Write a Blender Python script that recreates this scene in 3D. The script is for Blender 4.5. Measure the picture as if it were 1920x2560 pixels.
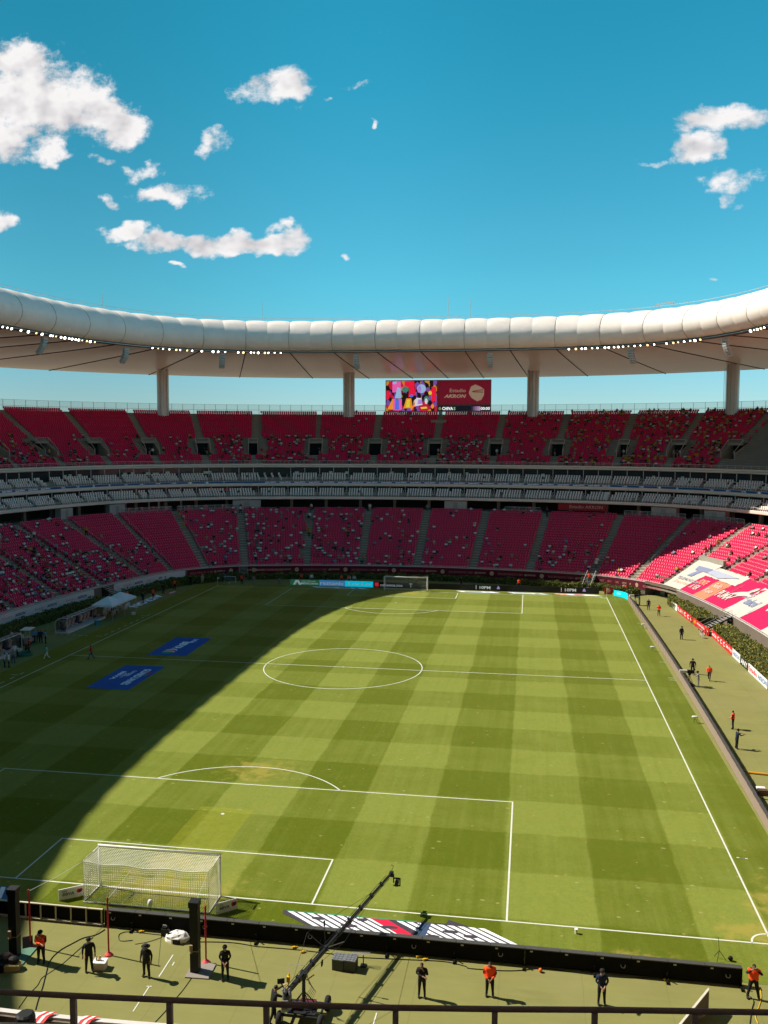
import bpy, bmesh, math, random
import numpy as np
from mathutils import Vector, Matrix
random.seed(7); RNG = np.random.default_rng(11)
for o in list(bpy.data.objects): bpy.data.objects.remove(o)
S = bpy.context.scene
COL = S.collection
R = math.radians

# ---------------------------------------------------------------- camera (solved from the pitch markings of a 105 x 68 m pitch)
CAMP = np.array([21.0478, -47.9662, 26.4633]); YAW, PITCH, ROLL, FPX = -.16086, -.08189, .00258, 2249.7
def cam_axes():
    cy, sy, cp, sp = math.cos(YAW), math.sin(YAW), math.cos(PITCH), math.sin(PITCH)
    f = np.array([sy*cp, cy*cp, sp]); r = np.array([cy, -sy, 0.]); u = np.cross(r, f)
    cr, sr = math.cos(ROLL), math.sin(ROLL)
    return cr*r+sr*u, -sr*r+cr*u, f
AR, AU, AF = cam_axes()
cam = bpy.data.cameras.new('camera'); camo = bpy.data.objects.new('camera', cam); COL.objects.link(camo)
camo.matrix_world = Matrix(((AR[0], AU[0], -AF[0], CAMP[0]), (AR[1], AU[1], -AF[1], CAMP[1]), (AR[2], AU[2], -AF[2], CAMP[2]), (0, 0, 0, 1)))
cam.sensor_fit = 'VERTICAL'; cam.sensor_height = 32.0; cam.sensor_width = 24.0; cam.lens = FPX/2560*32.0
cam.clip_start = .1; cam.clip_end = 6000
S.camera = camo
def G(u, v, z=0.0):          # photo pixel -> point on the level plane z
    d = AR*(u-960)/FPX + AU*(1280-v)/FPX + AF
    return CAMP + d*(z-CAMP[2])/d[2]
def GY(u, v, y):             # photo pixel -> point on the plane y
    d = AR*(u-960)/FPX + AU*(1280-v)/FPX + AF
    return CAMP + d*(y-CAMP[1])/d[1]
def CR(ox, oy, s): return lambda a, b: (ox+a*s, oy+b*s)
c1 = CR(0, 1400, 640/1659); c2 = CR(1400, 1400, 520/1659); c3 = CR(1400, 1780, 520/1659); c4 = CR(0, 2060, 640/1659)
c5 = CR(560, 2140, 640/1659); c6 = CR(1160, 2200, 760/1659); d6 = CR(0, 1240, 640/1659); d7 = CR(640, 1240, 640/1659); d8 = CR(1280, 1240, 640/1659)
cK = CR(640, 2170, 420/1659); cL = CR(0, 2380, 300/1659); cD = CR(100, 1440, 360/1659); cV = CR(0, 1560, 300/1659); cT = CR(1640, 1380, 280/1659)
t1 = CR(0, 660, 960/1659); t2 = CR(960, 660, 960/1659)

# ---------------------------------------------------------------- sky, sun, exposure
SUN_AZ = R(-80.5); SUN_EL = R(45.5)      # azimuth clockwise from +y
SUND = Vector((math.sin(SUN_AZ)*math.cos(SUN_EL), math.cos(SUN_AZ)*math.cos(SUN_EL), math.sin(SUN_EL)))
W = bpy.data.worlds.new('World'); S.world = W; W.use_nodes = True
class NT:
    def __init__(s, t): s.t = t; t.nodes.clear()
    def n(s, ty, **k):
        nd = s.t.nodes.new(ty)
        for a, b in k.items(): setattr(nd, a, b)
        return nd
    def put(s, sock, v):
        if v is None: return
        if isinstance(v, bpy.types.NodeSocket): s.t.links.new(v, sock)
        else: sock.default_value = v
    def m(s, op, a, b=None, c=None, clamp=False):
        nd = s.n('ShaderNodeMath', operation=op); nd.use_clamp = clamp
        for i, v in enumerate((a, b, c)): s.put(nd.inputs[i], v)
        return nd.outputs[0]
    def vm(s, op, a, b=None, scale=None):
        nd = s.n('ShaderNodeVectorMath', operation=op)
        s.put(nd.inputs[0], a); s.put(nd.inputs[1], b)
        if scale is not None: s.put(nd.inputs['Scale'], scale)
        return nd.outputs[1] if op in ('DOT_PRODUCT', 'LENGTH') else nd.outputs[0]
    def mix(s, f, a, b, mode='MIX'):
        nd = s.n('ShaderNodeMix', data_type='RGBA', blend_type=mode)
        s.put(nd.inputs[0], f); s.put(nd.inputs[6], a); s.put(nd.inputs[7], b)
        return nd.outputs[2]
    def noise(s, vec, scale, detail=4, rough=.55, dist=0, col=False, two=False):
        nd = s.n('ShaderNodeTexNoise');
        if two: nd.noise_dimensions = '2D'
        s.put(nd.inputs['Vector'], vec); nd.inputs['Scale'].default_value = scale
        nd.inputs['Detail'].default_value = detail; nd.inputs['Roughness'].default_value = rough; nd.inputs['Distortion'].default_value = dist
        return nd.outputs['Color' if col else 'Fac']
    def sm(s, x, a, b, lo=0., hi=1.):
        nd = s.n('ShaderNodeMapRange', interpolation_type='SMOOTHSTEP'); s.put(nd.inputs[0], x)
        for i, v in enumerate((a, b, lo, hi)): s.put(nd.inputs[i+1], v)
        return nd.outputs[0]
    def sep(s, v):
        nd = s.n('ShaderNodeSeparateXYZ'); s.put(nd.inputs[0], v); return nd.outputs
    def comb(s, x=0., y=0., z=0.):
        nd = s.n('ShaderNodeCombineXYZ')
        for i, v in enumerate((x, y, z)): s.put(nd.inputs[i], v)
        return nd.outputs[0]
def build_world():
    t = NT(W.node_tree)
    D = t.n('ShaderNodeTexCoord').outputs['Generated']
    sky = t.n('ShaderNodeTexSky', sky_type='NISHITA'); sky.sun_disc = False
    sky.sun_elevation = SUN_EL; sky.sun_rotation = SUN_AZ % (2*math.pi); sky.altitude = 1500; sky.air_density = 1.0; sky.dust_density = .3; sky.ozone_density = 1.2
    x, y, z = t.sep(D)
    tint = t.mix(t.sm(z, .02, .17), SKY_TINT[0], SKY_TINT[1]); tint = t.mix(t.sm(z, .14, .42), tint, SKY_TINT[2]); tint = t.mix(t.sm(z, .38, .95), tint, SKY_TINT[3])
    even = t.m('MULTIPLY', t.sm(x, -.12, -.50, 1.0, .66), t.sm(x, -.05, .30, 1.0, 1.14))      # haze on the sun side evened out
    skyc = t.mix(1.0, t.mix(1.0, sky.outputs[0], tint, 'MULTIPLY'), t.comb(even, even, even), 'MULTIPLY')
    fwd = t.sm(y, .25, .35)
    yy = t.m('MAXIMUM', y, .05)
    P0 = t.m('DIVIDE', x, yy); Q0 = t.m('DIVIDE', z, yy)
    pv = t.comb(t.m('MULTIPLY', P0, .72), Q0, 0.)
    w1 = t.noise(pv, 9.0, 2, .6, 0, True, True)          # domain warp
    wv = t.vm('SUBTRACT', w1, (.5, .5, .5)); pw = t.vm('ADD', pv, t.vm('SCALE', wv, None, .045))
    w2 = t.noise(pv, 38.0, 2, .6, 0, True, True); pw = t.vm('ADD', pw, t.vm('SCALE', t.vm('SUBTRACT', w2, (.5, .5, .5)), None, .022))
    # cumulus patches of this sky: (photo x, photo y, half width, half height, weight) as directions
    best = None
    for (u, v, ru, rv, wgt) in CLOUDS:
        d = AR*(u-960)/FPX + AU*(1280-v)/FPX + AF
        p0, q0 = d[0]/d[1], d[2]/d[1]
        ia, ib = FPX/ru/.72, FPX/rv
        ab = t.n('ShaderNodeVectorMath', operation='MULTIPLY_ADD'); t.put(ab.inputs[0], pw); ab.inputs[1].default_value = (ia, ib, 0); ab.inputs[2].default_value = (-p0*.72*ia, -q0*ib, 0)
        e = t.m('MULTIPLY_ADD', t.vm('DOT_PRODUCT', ab.outputs[0], ab.outputs[0]), -wgt, wgt)
        best = e if best is None else t.m('MAXIMUM', best, e)
    best = t.m('MAXIMUM', best, -1.2)
    fb = t.noise(pv, 22., 7, .70, 0, False, True)
    dens = t.m('ADD', best, t.m('MULTIPLY', t.m('SUBTRACT', fb, .5), 4.2))
    # scattered small clouds over the rest of the sky
    gen = t.noise(D, 5.5, 3, .6)
    dens2 = t.m('MULTIPLY', t.m('SUBTRACT', gen, .66), 9.0)
    dens = t.m('ADD', t.m('MULTIPLY', dens, fwd), t.m('MULTIPLY', dens2, t.m('SUBTRACT', 1.0, fwd)))
    alpha = t.sm(dens, -.15, 1.1)
    fo = t.noise(t.vm('ADD', pv, (-.010, .014, 0)), 22., 3, .6, 0, False, True); fl = t.noise(pv, 22., 3, .6, 0, False, True)
    rel = t.m('MULTIPLY', t.m('SUBTRACT', fl, fo), 2.0)
    big = t.noise(pv, 9., 1, .5, 0, False, True)
    sh = t.m('ADD', t.m('ADD', .80, rel), t.m('MULTIPLY', t.m('SUBTRACT', big, .45), .55), clamp=True)
    thick = t.sm(dens, .6, 2.2)
    sh = t.m('SUBTRACT', sh, t.m('MULTIPLY', thick, .10))
    cc = t.mix(sh, CLOUD_DARK, CLOUD_LIGHT)
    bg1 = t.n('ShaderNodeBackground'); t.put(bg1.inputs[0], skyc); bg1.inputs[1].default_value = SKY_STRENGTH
    bg2 = t.n('ShaderNodeBackground'); t.put(bg2.inputs[0], cc); bg2.inputs[1].default_value = 1.0
    mx = t.n('ShaderNodeMixShader'); t.put(mx.inputs[0], t.m('MULTIPLY', alpha, .97)); t.t.links.new(bg1.outputs[0], mx.inputs[1]); t.t.links.new(bg2.outputs[0], mx.inputs[2])
    out = t.n('ShaderNodeOutputWorld'); t.t.links.new(mx.outputs[0], out.inputs[0])
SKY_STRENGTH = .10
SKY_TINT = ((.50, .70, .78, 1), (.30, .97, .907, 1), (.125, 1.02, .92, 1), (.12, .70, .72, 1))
CLOUD_DARK = (.36, .345, .36, 1); CLOUD_LIGHT = (.70, .675, .67, 1)
CLOUDS = [(60, 240, 250, 130, 1.25), (170, 300, 190, 80, 1.2), (300, 320, 95, 62, 1.4), (30, 150, 160, 70, 1.4), (110, 370, 70, 50, 1.0), (30, 345, 110, 60, 1.3),
          (705, 228, 105, 52, 1.5), (815, 258, 18, 12, .9), (540, 358, 40, 40, .8), (262, 412, 42, 16, .9), (370, 425, 60, 26, .8), (425, 488, 90, 34, 1.3),
          (285, 498, 22, 20, .8), (8, 540, 60, 42, 1.4), (312, 580, 46, 28, 1.2), (410, 604, 95, 30, 1.5), (500, 606, 110, 30, 1.6), (590, 612, 110, 28, 1.6), (670, 606, 100, 30, 1.6), (735, 592, 50, 34, 1.4),
          (440, 662, 24, 10, .9), (700, 565, 30, 12, .6), (938, 322, 10, 8, .7), (1775, 295, 80, 32, 1.3), (1860, 296, 60, 22, .7), (1722, 372, 88, 50, 1.5),
          (1600, 402, 30, 12, .6), (1825, 455, 60, 26, .7), (1850, 492, 30, 18, .6), (1795, 712, 10, 8, .8), (890, 220, 45, 8, .5), (868, 625, 14, 8, .5), (1565, 390, 16, 12, .6)]
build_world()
W.cycles.sampling_method = 'MANUAL'; W.cycles.sample_map_resolution = 256
sl = bpy.data.lights.new('sun', 'SUN'); sl.energy = 5.0; sl.angle = R(.53); sl.color = (1.0, .93, .80)
so = bpy.data.objects.new('sun', sl); COL.objects.link(so); so.location = (-80, 60, 120)
so.rotation_euler = (-SUND).to_track_quat('-Z', 'Y').to_euler()
S.view_settings.view_transform = 'Standard'; S.view_settings.look = 'None'; S.view_settings.exposure = .5; S.view_settings.gamma = 1.0
S.view_settings.use_curve_mapping = False
S.cycles.use_denoising = True
S.cycles.max_bounces = 6; S.cycles.diffuse_bounces = 4; S.cycles.glossy_bounces = 2; S.cycles.transmission_bounces = 4; S.cycles.transparent_max_bounces = 12
S.cycles.caustics_reflective = False; S.cycles.caustics_refractive = False
# ---------------------------------------------------------------- materials
MATS = {}
def M(name, col, rough=.75, metal=0., var=.12, vs=3., bump=0., bs=40., emit=0., spec=.3, var2=0., trans=0.):
    if name in MATS: return MATS[name]
    m = bpy.data.materials.new(name); m.use_nodes = True; t = NT(m.node_tree)
    oc = t.n('ShaderNodeTexCoord').outputs['Object']
    n1 = t.noise(oc, vs, 5, .6)
    c = (*col, 1)
    v = t.m('MULTIPLY', t.m('SUBTRACT', n1, .5), var*2)
    if var2:
        v = t.m('ADD', v, t.m('MULTIPLY', t.m('SUBTRACT', t.noise(oc, vs*9, 3, .6), .5), var2*2))
    hsv = t.n('ShaderNodeHueSaturation'); hsv.inputs['Color'].default_value = c; t.put(hsv.inputs['Value'], t.m('ADD', 1.0, v))
    b = t.n('ShaderNodeBsdfPrincipled'); t.put(b.inputs['Base Color'], hsv.outputs[0]); b.inputs['Roughness'].default_value = rough
    b.inputs['Metallic'].default_value = metal; b.inputs['Specular IOR Level'].default_value = spec
    if emit:
        t.put(b.inputs['Emission Color'], hsv.outputs[0]); b.inputs['Emission Strength'].default_value = emit
    if bump:
        bn = t.n('ShaderNodeBump'); bn.inputs['Strength'].default_value = bump; bn.inputs['Distance'].default_value = .05; t.put(bn.inputs['Height'], t.noise(oc, bs, 4, .6)); t.t.links.new(bn.outputs[0], b.inputs['Normal'])
    out = t.n('ShaderNodeOutputMaterial'); sh = b.outputs[0]
    if trans:
        tr = t.n('ShaderNodeBsdfTranslucent'); t.put(tr.inputs[0], hsv.outputs[0]); mx = t.n('ShaderNodeMixShader'); mx.inputs[0].default_value = trans
        t.t.links.new(sh, mx.inputs[1]); t.t.links.new(tr.outputs[0], mx.inputs[2]); sh = mx.outputs[0]
    t.t.links.new(sh, out.inputs[0]); MATS[name] = m
    return m
def glass_like(name, col, alpha):
    if name in MATS: return MATS[name]
    m = bpy.data.materials.new(name); m.use_nodes = True; t = NT(m.node_tree)
    b = t.n('ShaderNodeBsdfPrincipled'); b.inputs['Base Color'].default_value = (*col, 1); b.inputs['Roughness'].default_value = .15
    tr = t.n('ShaderNodeBsdfTransparent'); mx = t.n('ShaderNodeMixShader'); mx.inputs[0].default_value = alpha
    t.t.links.new(tr.outputs[0], mx.inputs[1]); t.t.links.new(b.outputs[0], mx.inputs[2])
    out = t.n('ShaderNodeOutputMaterial'); t.t.links.new(mx.outputs[0], out.inputs[0]); MATS[name] = m
    return m
# ---------------------------------------------------------------- mesh helpers
class MB:
    def __init__(s): s.v = []; s.f = []; s.m = []
    def add(s, vs, fs, mat=0):
        o = len(s.v); s.v += [tuple(map(float, q)) for q in vs]
        for f in fs: s.f.append([i+o for i in f]); s.m.append(mat)
        return s
    def quad(s, a, b, c, d, mat=0): return s.add([a, b, c, d], [(0, 1, 2, 3)], mat)
    def poly(s, pts, mat=0): return s.add(pts, [tuple(range(len(pts)))], mat)
    def box(s, c, sz, rot=0., mat=0, tilt=None):
        hx, hy, hz = sz[0]/2, sz[1]/2, sz[2]/2
        Mx = Matrix.Rotation(rot, 3, 'Z')
        if tilt: Mx = Mx @ Matrix.Rotation(tilt[0], 3, tilt[1])
        vs = [Vector(c)+Mx @ Vector((x*hx, y*hy, z*hz)) for x in (-1, 1) for y in (-1, 1) for z in (-1, 1)]
        return s.add(vs, [(0, 1, 3, 2), (4, 6, 7, 5), (0, 4, 5, 1), (2, 3, 7, 6), (0, 2, 6, 4), (1, 5, 7, 3)], mat)
    def beam(s, a, b, w, h, mat=0, up=(0, 0, 1)):
        a, b = Vector(a), Vector(b); d = (b-a).normalized(); up = Vector(up)
        r = d.cross(up)
        if r.length < 1e-4: r = d.cross(Vector((1, 0, 0)))
        r.normalize(); u = r.cross(d)
        vs = [p+r*(i*w/2)+u*(j*h/2) for p in (a, b) for i, j in ((-1, -1), (1, -1), (1, 1), (-1, 1))]
        return s.add(vs, [(0, 1, 2, 3), (7, 6, 5, 4), (0, 4, 5, 1), (1, 5, 6, 2), (2, 6, 7, 3), (3, 7, 4, 0)], mat)
    def tube(s, pts, r, n=6, mat=0, r2=None, closed=False):
        pts = [Vector(q) for q in pts]; N = len(pts); vs = []
        for i, q in enumerate(pts):
            d = (pts[min(i+1, N-1)]-pts[max(i-1, 0)])
            d = d.normalized() if d.length > 1e-9 else Vector((0, 0, 1))
            a = d.cross(Vector((0, 0, 1)))
            if a.length < 1e-3: a = d.cross(Vector((1, 0, 0)))
            a.normalize(); b = a.cross(d); rr = r if r2 is None else r+(r2-r)*i/max(1, N-1)
            vs += [q+a*rr*math.cos(2*math.pi*k/n)+b*rr*math.sin(2*math.pi*k/n) for k in range(n)]
        fs = [(i*n+k, i*n+(k+1) % n, (i+1)*n+(k+1) % n, (i+1)*n+k) for i in range(N-1) for k in range(n)]
        fs += [tuple(range(n))[::-1], tuple((N-1)*n+k for k in range(n))]
        return s.add(vs, fs, mat)
    def lathe(s, c, prof, n=12, mat=0, axis=None):
        vs = []; c = Vector(c)
        Mx = Matrix.Identity(3) if axis is None else Vector(axis).to_track_quat('Z', 'Y').to_matrix()
        for (r, z) in prof: vs += [c+Mx @ Vector((r*math.cos(2*math.pi*k/n), r*math.sin(2*math.pi*k/n), z)) for k in range(n)]
        fs = [(i*n+k, i*n+(k+1) % n, (i+1)*n+(k+1) % n, (i+1)*n+k) for i in range(len(prof)-1) for k in range(n)]
        fs += [tuple(range(n))[::-1], tuple((len(prof)-1)*n+k for k in range(n))]
        return s.add(vs, fs, mat)
    def ball(s, c, rx, ry=None, rz=None, n=10, mat=0):
        ry = rx if ry is None else ry; rz = rx if rz is None else rz
        prof = [(math.sin(math.pi*i/6)+1e-3, -math.cos(math.pi*i/6)) for i in range(7)]
        o = len(s.v); s.lathe((0, 0, 0), prof, n, mat)
        for i in range(o, len(s.v)): x, y, z = s.v[i]; s.v[i] = (c[0]+x*rx, c[1]+y*ry, c[2]+z*rz)
        return s
    def mesh(s, name, mats, smooth=False):
        me = bpy.data.meshes.new(name); me.from_pydata(s.v, [], s.f)
        for m in mats: me.materials.append(m)
        if len(mats) > 1: me.polygons.foreach_set('material_index', s.m)
        if smooth: me.polygons.foreach_set('use_smooth', [True]*len(s.f))
        me.update(); return me
def tag(o, label=None, cat=None, group=None, kind=None):
    if label: o['label'] = label
    if cat: o['category'] = cat
    if group: o['group'] = group
    if kind: o['kind'] = kind
    return o
def link(name, me, parent=None):
    o = bpy.data.objects.new(name, me); COL.objects.link(o)
    if parent: o.parent = parent
    return o
def obj(name, mb, mats, parent=None, smooth=False, **k):
    if not isinstance(mats, (list, tuple)): mats = [mats]
    return tag(link(name, mb.mesh(name, mats, smooth), parent), **k)
def thing(name, label, cat, loc=(0, 0, 0), rz=0., group=None):
    o = bpy.data.objects.new(name, None); COL.objects.link(o); o.empty_display_size = .2
    o.location = loc; o.rotation_euler = (0, 0, rz)
    return tag(o, label, cat, group)
def copy_tree(o, parent=None):
    c = o.copy(); COL.objects.link(c); c.parent = parent
    for ch in o.children: copy_tree(ch, c)
    return c
def npmesh(name, V, F, mats, mi=None, smooth=False):
    """mesh from numpy arrays; F is (n,4) quads"""
    me = bpy.data.meshes.new(name); n = len(F); k = F.shape[1]
    me.vertices.add(len(V)); me.vertices.foreach_set('co', np.asarray(V, np.float32).ravel())
    me.loops.add(n*k); me.loops.foreach_set('vertex_index', np.asarray(F, np.int32).ravel())
    me.polygons.add(n); me.polygons.foreach_set('loop_start', np.arange(0, n*k, k, dtype=np.int32))
    for m in mats: me.materials.append(m)
    if mi is not None: me.polygons.foreach_set('material_index', np.asarray(mi, np.int32))
    if smooth: me.polygons.foreach_set('use_smooth', np.ones(n, bool))
    me.update(calc_edges=True); me.validate(); return me
def scatter(bv, bf, pos, ang, scale=None):
    """repeat a base mesh (quads) at pos (n,3), turned by ang (n)"""
    n = len(pos); c, s = np.cos(ang), np.sin(ang); b = np.asarray(bv, float)
    B = np.repeat(b[None], n, 0)
    if scale is not None: B = B*np.asarray(scale)[:, None, None]
    V = np.empty((n, len(b), 3))
    V[:, :, 0] = B[:, :, 0]*c[:, None]-B[:, :, 1]*s[:, None]+pos[:, None, 0]
    V[:, :, 1] = B[:, :, 0]*s[:, None]+B[:, :, 1]*c[:, None]+pos[:, None, 1]
    V[:, :, 2] = B[:, :, 2]+pos[:, None, 2]
    F = np.asarray(bf)[None]+(np.arange(n)*len(b))[:, None, None]
    return V.reshape(-1, 3), F.reshape(-1, F.shape[2])
# ---------------------------------------------------------------- lettering (built-in font, turned into mesh)
TXT = {}
def text_mesh(s, size=1., bold=0., shear=0., space=1.):
    k = (s, size, bold, shear, space)
    if k in TXT: return TXT[k]
    cu = bpy.data.curves.new('lettering', 'FONT'); cu.body = s; cu.size = size; cu.offset = bold*size; cu.shear = shear; cu.space_character = space
    cu.align_x = 'CENTER'; cu.align_y = 'CENTER'; cu.resolution_u = 2
    o = bpy.data.objects.new('lettering', cu); COL.objects.link(o)
    dg = bpy.context.evaluated_depsgraph_get(); dg.update()
    me = bpy.data.meshes.new_from_object(o.evaluated_get(dg)); bpy.data.objects.remove(o); bpy.data.curves.remove(cu)
    V = np.array([v.co[:] for v in me.vertices]).reshape(-1, 3); F = [tuple(p.vertices) for p in me.polygons]
    bpy.data.meshes.remove(me)
    if len(V):
        V[:, 0] -= (V[:, 0].min()+V[:, 0].max())/2; V[:, 1] -= (V[:, 1].min()+V[:, 1].max())/2
    TXT[k] = (V, F); return TXT[k]
def fit_text(s, w, h, bold=0., shear=0., space=1.):
    V, F = text_mesh(s, 1., bold, shear, space); V = V.copy()
    V[:, 0] *= w/max(1e-6, np.ptp(V[:, 0])); V[:, 1] *= h/max(1e-6, np.ptp(V[:, 1]))
    return V, F
def put_text(s, w, h, mat, parent, o, right, up, bold=.01, shear=0., space=1., lift=.01, name='lettering'):
    V, F = fit_text(s, w, h, bold, shear, space)
    o, r, u = np.array(o, float), np.array(right, float), np.array(up, float); r /= np.linalg.norm(r); u /= np.linalg.norm(u)
    nrm = np.cross(r, u); P = o+V[:, :1]*r+V[:, 1:2]*u+nrm*lift
    mb = MB(); mb.add(P.tolist(), F); return obj(name, mb, mat, parent)
def put_shape(polys, mat, parent, o, right, up, lift=.01, name='emblem', sx=1., sy=1.):
    o, r, u = np.array(o, float), np.array(right, float), np.array(up, float); r /= np.linalg.norm(r); u /= np.linalg.norm(u)
    nrm = np.cross(r, u); mb = MB()
    for pl in polys:
        mb.poly([o+r*a*sx+u*b*sy+nrm*lift for a, b in pl])
    return obj(name, mb, mat, parent)
def ell(cx, cy, rx, ry, n=20, a0=0, a1=360): return [(cx+rx*math.cos(R(a0+(a1-a0)*i/n)), cy+ry*math.sin(R(a0+(a1-a0)*i/n))) for i in range(n+(0 if a1-a0 == 360 else 1))]
# ---------------------------------------------------------------- plan of the bowl: arcs, a point is (phi = direction of the outward normal, d = metres outward of the front wall)
RE, RC, RS = 110.0, 21.30036, 198.06636
A1, A2 = R(16), R(76)
cE = (0., 120.-RE); cC = ((RE-RC)*math.sin(A1), cE[1]+(RE-RC)*math.cos(A1)); cS = (51.-RS, 52.5)
def bowl(phi, d):
    """phi in degrees (0 = far end, +90 = right side), vectorised over d"""
    p = R(phi); a = abs(p); sx = 1 if p >= 0 else -1; my = 1
    if a > math.pi/2: a = math.pi-a; my = -1
    c, rr = (cE, RE) if a < A1 else (cC, RC) if a < A2 else (cS, RS)
    return sx*(c[0]+(rr+d)*math.sin(a)), 52.5+my*(c[1]+(rr+d)*math.cos(a)-52.5)
def rad(phi):
    a = abs(R(phi)); a = math.pi-a if a > math.pi/2 else a
    return RE if a < A1 else RC if a < A2 else RS
def P3(phi, d, z): x, y = bowl(phi, d); return (x, y, z)
def face_in(phi): return -R(phi)     # object z-rotation: local +y points outward (away from the pitch), local +x to phi growing
def phis(p0, p1, step, d):
    """angles from p0 to p1 about 'step' metres apart at offset d (arc joints included)"""
    out = [p0]; br = sorted(b for b in (-164, -104, -76, -16, 16, 76, 104, 164) if p0 < b < p1)+[p1]
    for b in br:
        a = out[-1]; L = R(b-a)*(rad((a+b)/2)+d); n = max(1, int(math.ceil(L/step-1e-6)))
        out += [a+(b-a)*(i+1)/n for i in range(n)]
    return out
def sweep(mb, prof, p0, p1, step=2.5, mat=0, closed=True, dref=10., ends=True):
    """sweep a (d,z) outline along the bowl"""
    ph = phis(p0, p1, step, dref); n = len(prof); vs = []
    for p in ph: vs += [P3(p, d, z) for d, z in prof]
    m = n if closed else n-1
    fs = [(i*n+k, (i+1)*n+k, (i+1)*n+(k+1) % n, i*n+(k+1) % n) for i in range(len(ph)-1) for k in range(m)]
    if closed and ends and p1-p0 < 359: fs += [tuple(range(n)), tuple((len(ph)-1)*n+k for k in range(n))[::-1]]
    return mb.add(vs, fs, mat)
def rect(d0, d1, z0, z1): return [(d0, z0), (d0, z1), (d1, z1), (d1, z0)]
# ---------------------------------------------------------------- ground, turf, pitch
def sheet(name, x0, x1, y0, y1, z, mat, **k):
    mb = MB(); mb.quad((x0, y0, z), (x1, y0, z), (x1, y1, z), (x0, y1, z)); return obj(name, mb, mat, **k)
def grass_material():
    m = bpy.data.materials.new('pitch grass'); m.use_nodes = True; t = NT(m.node_tree)
    oc = t.n('ShaderNodeTexCoord').outputs['Object']; x, y, z = t.sep(oc)
    wob = t.m('MULTIPLY', t.m('SUBTRACT', t.noise(oc, .25, 3, .5), .5), .5)
    fine = t.m('MULTIPLY', t.m('SUBTRACT', t.noise(oc, 5, 3, .6), .5), .35)
    xs = t.m('ADD', t.m('ADD', x, wob), fine); ys = t.m('ADD', t.m('ADD', y, wob), fine)
    def tri(c, off, w):      # soft-edged alternating bands
        f = t.m('PINGPONG', t.m('SUBTRACT', c, off), w)
        return t.sm(f, w*.5-.12, w*.5+.12)
    sx = tri(xs, 9.4-2.62, 5.24)      # 1 inside light lengthwise band
    sy = tri(ys, .3-2.75, 5.5)
    br = t.m('ADD', t.m('MULTIPLY', sx, .60), t.m('MULTIPLY', sy, .40))
    br = t.m('MULTIPLY', br, t.sm(t.m('ABSOLUTE', x), 34.3, 34.0, .35, 1.0))
    lean = br
    # streaks left by mower wheels along y
    st = t.noise(t.vm('MULTIPLY', oc, (1.6, .05, 1.)), 1.0, 4, .65)
    st2 = t.noise(t.vm('MULTIPLY', oc, (.5, .9, 1.)), .5, 5, .62)
    br = t.m('ADD', br, t.m('ADD', t.m('MULTIPLY', t.m('SUBTRACT', st, .5), 1.05), t.m('MULTIPLY', t.m('SUBTRACT', st2, .5), .8)))
    c = t.mix(t.m('ADD', br, 0., clamp=True), GRASS_DARK, GRASS_LIGHT)
    # blade-scale mottling
    mo = t.noise(oc, 14, 4, .7)
    hs = t.n('ShaderNodeHueSaturation'); t.put(hs.inputs['Color'], c); t.put(hs.inputs['Value'], t.m('ADD', .45, t.m('MULTIPLY', mo, 1.1)))
    hs2 = t.n('ShaderNodeHueSaturation'); t.put(hs2.inputs['Color'], hs.outputs[0]); t.put(hs2.inputs['Value'], t.m('ADD', .66, t.m('MULTIPLY', t.noise(oc, 2.6, 6, .8), .68))); t.put(hs2.inputs['Hue'], t.m('ADD', .482, t.m('MULTIPLY', t.noise(oc, .6, 4, .7), .036)))
    c = hs2.outputs[0]
    # worn straw patches near the two goals, denser close to the camera
    def blob(cx, cy, rx, ry):
        a = t.m('DIVIDE', t.m('SUBTRACT', x, cx), rx); b = t.m('DIVIDE', t.m('SUBTRACT', y, cy), ry)
        return t.m('SUBTRACT', 1.0, t.m('SQRT', t.m('ADD', t.m('MULTIPLY', a, a), t.m('MULTIPLY', b, b))))
    worn = blob(0., .6, 6.0, 3.6)
    for q in ((0., 19.5, 3.5, 3.0), (27., -2.6, 3.2, 1.1), (0., 104., 5., 2.5), (33.0, 1.0, 2.5, 1.5), (0., 3.6, 3.8, 2.2), (35.5, 4., 2.0, 4.)): worn = t.m('MAXIMUM', worn, blob(*q))
    wn = t.noise(oc, .9, 6, .68)
    wm = t.sm(t.m('ADD', t.m('MULTIPLY', worn, .75), t.m('MULTIPLY', t.m('SUBTRACT', wn, .5), 2.8)), .04, .70)
    c = t.mix(t.m('MULTIPLY', wm, .72), c, (.30, .25, .05, 1))
    # fresher sod in front of the goal
    ins = t.m('MULTIPLY', t.m('LESS_THAN', t.m('ABSOLUTE', x), 1.95), t.m('MULTIPLY', t.m('GREATER_THAN', y, 5.6), t.m('LESS_THAN', y, 12.0)))
    c = t.mix(t.m('MULTIPLY', t.m('MULTIPLY', ins, .75), t.noise(oc, 1.3, 4, .7)), c, (.25, .26, .02, 1))
    # divots: small pale specks
    vo = t.n('ShaderNodeTexVoronoi', feature='F1'); t.put(vo.inputs['Vector'], t.vm('MULTIPLY', oc, (.9, 1.3, 1.))); vo.inputs['Scale'].default_value = 1.0
    rnd = t.sep(vo.outputs['Color'])[0]
    sp = t.m('MULTIPLY', t.m('LESS_THAN', t.m('ADD', vo.outputs['Distance'], t.m('MULTIPLY', t.noise(oc, 9, 2), .06)), t.m('ADD', .08, t.m('MULTIPLY', rnd, .09))), t.m('GREATER_THAN', t.sep(vo.outputs['Color'])[1], t.sm(y, 0., 70., .30, .93)))
    c = t.mix(t.m('MULTIPLY', sp, .70), c, (.30, .29, .10, 1))
    b = t.n('ShaderNodeBsdfPrincipled'); t.put(b.inputs['Base Color'], c); b.inputs['Roughness'].default_value = .9; b.inputs['Specular IOR Level'].default_value = .03
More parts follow.
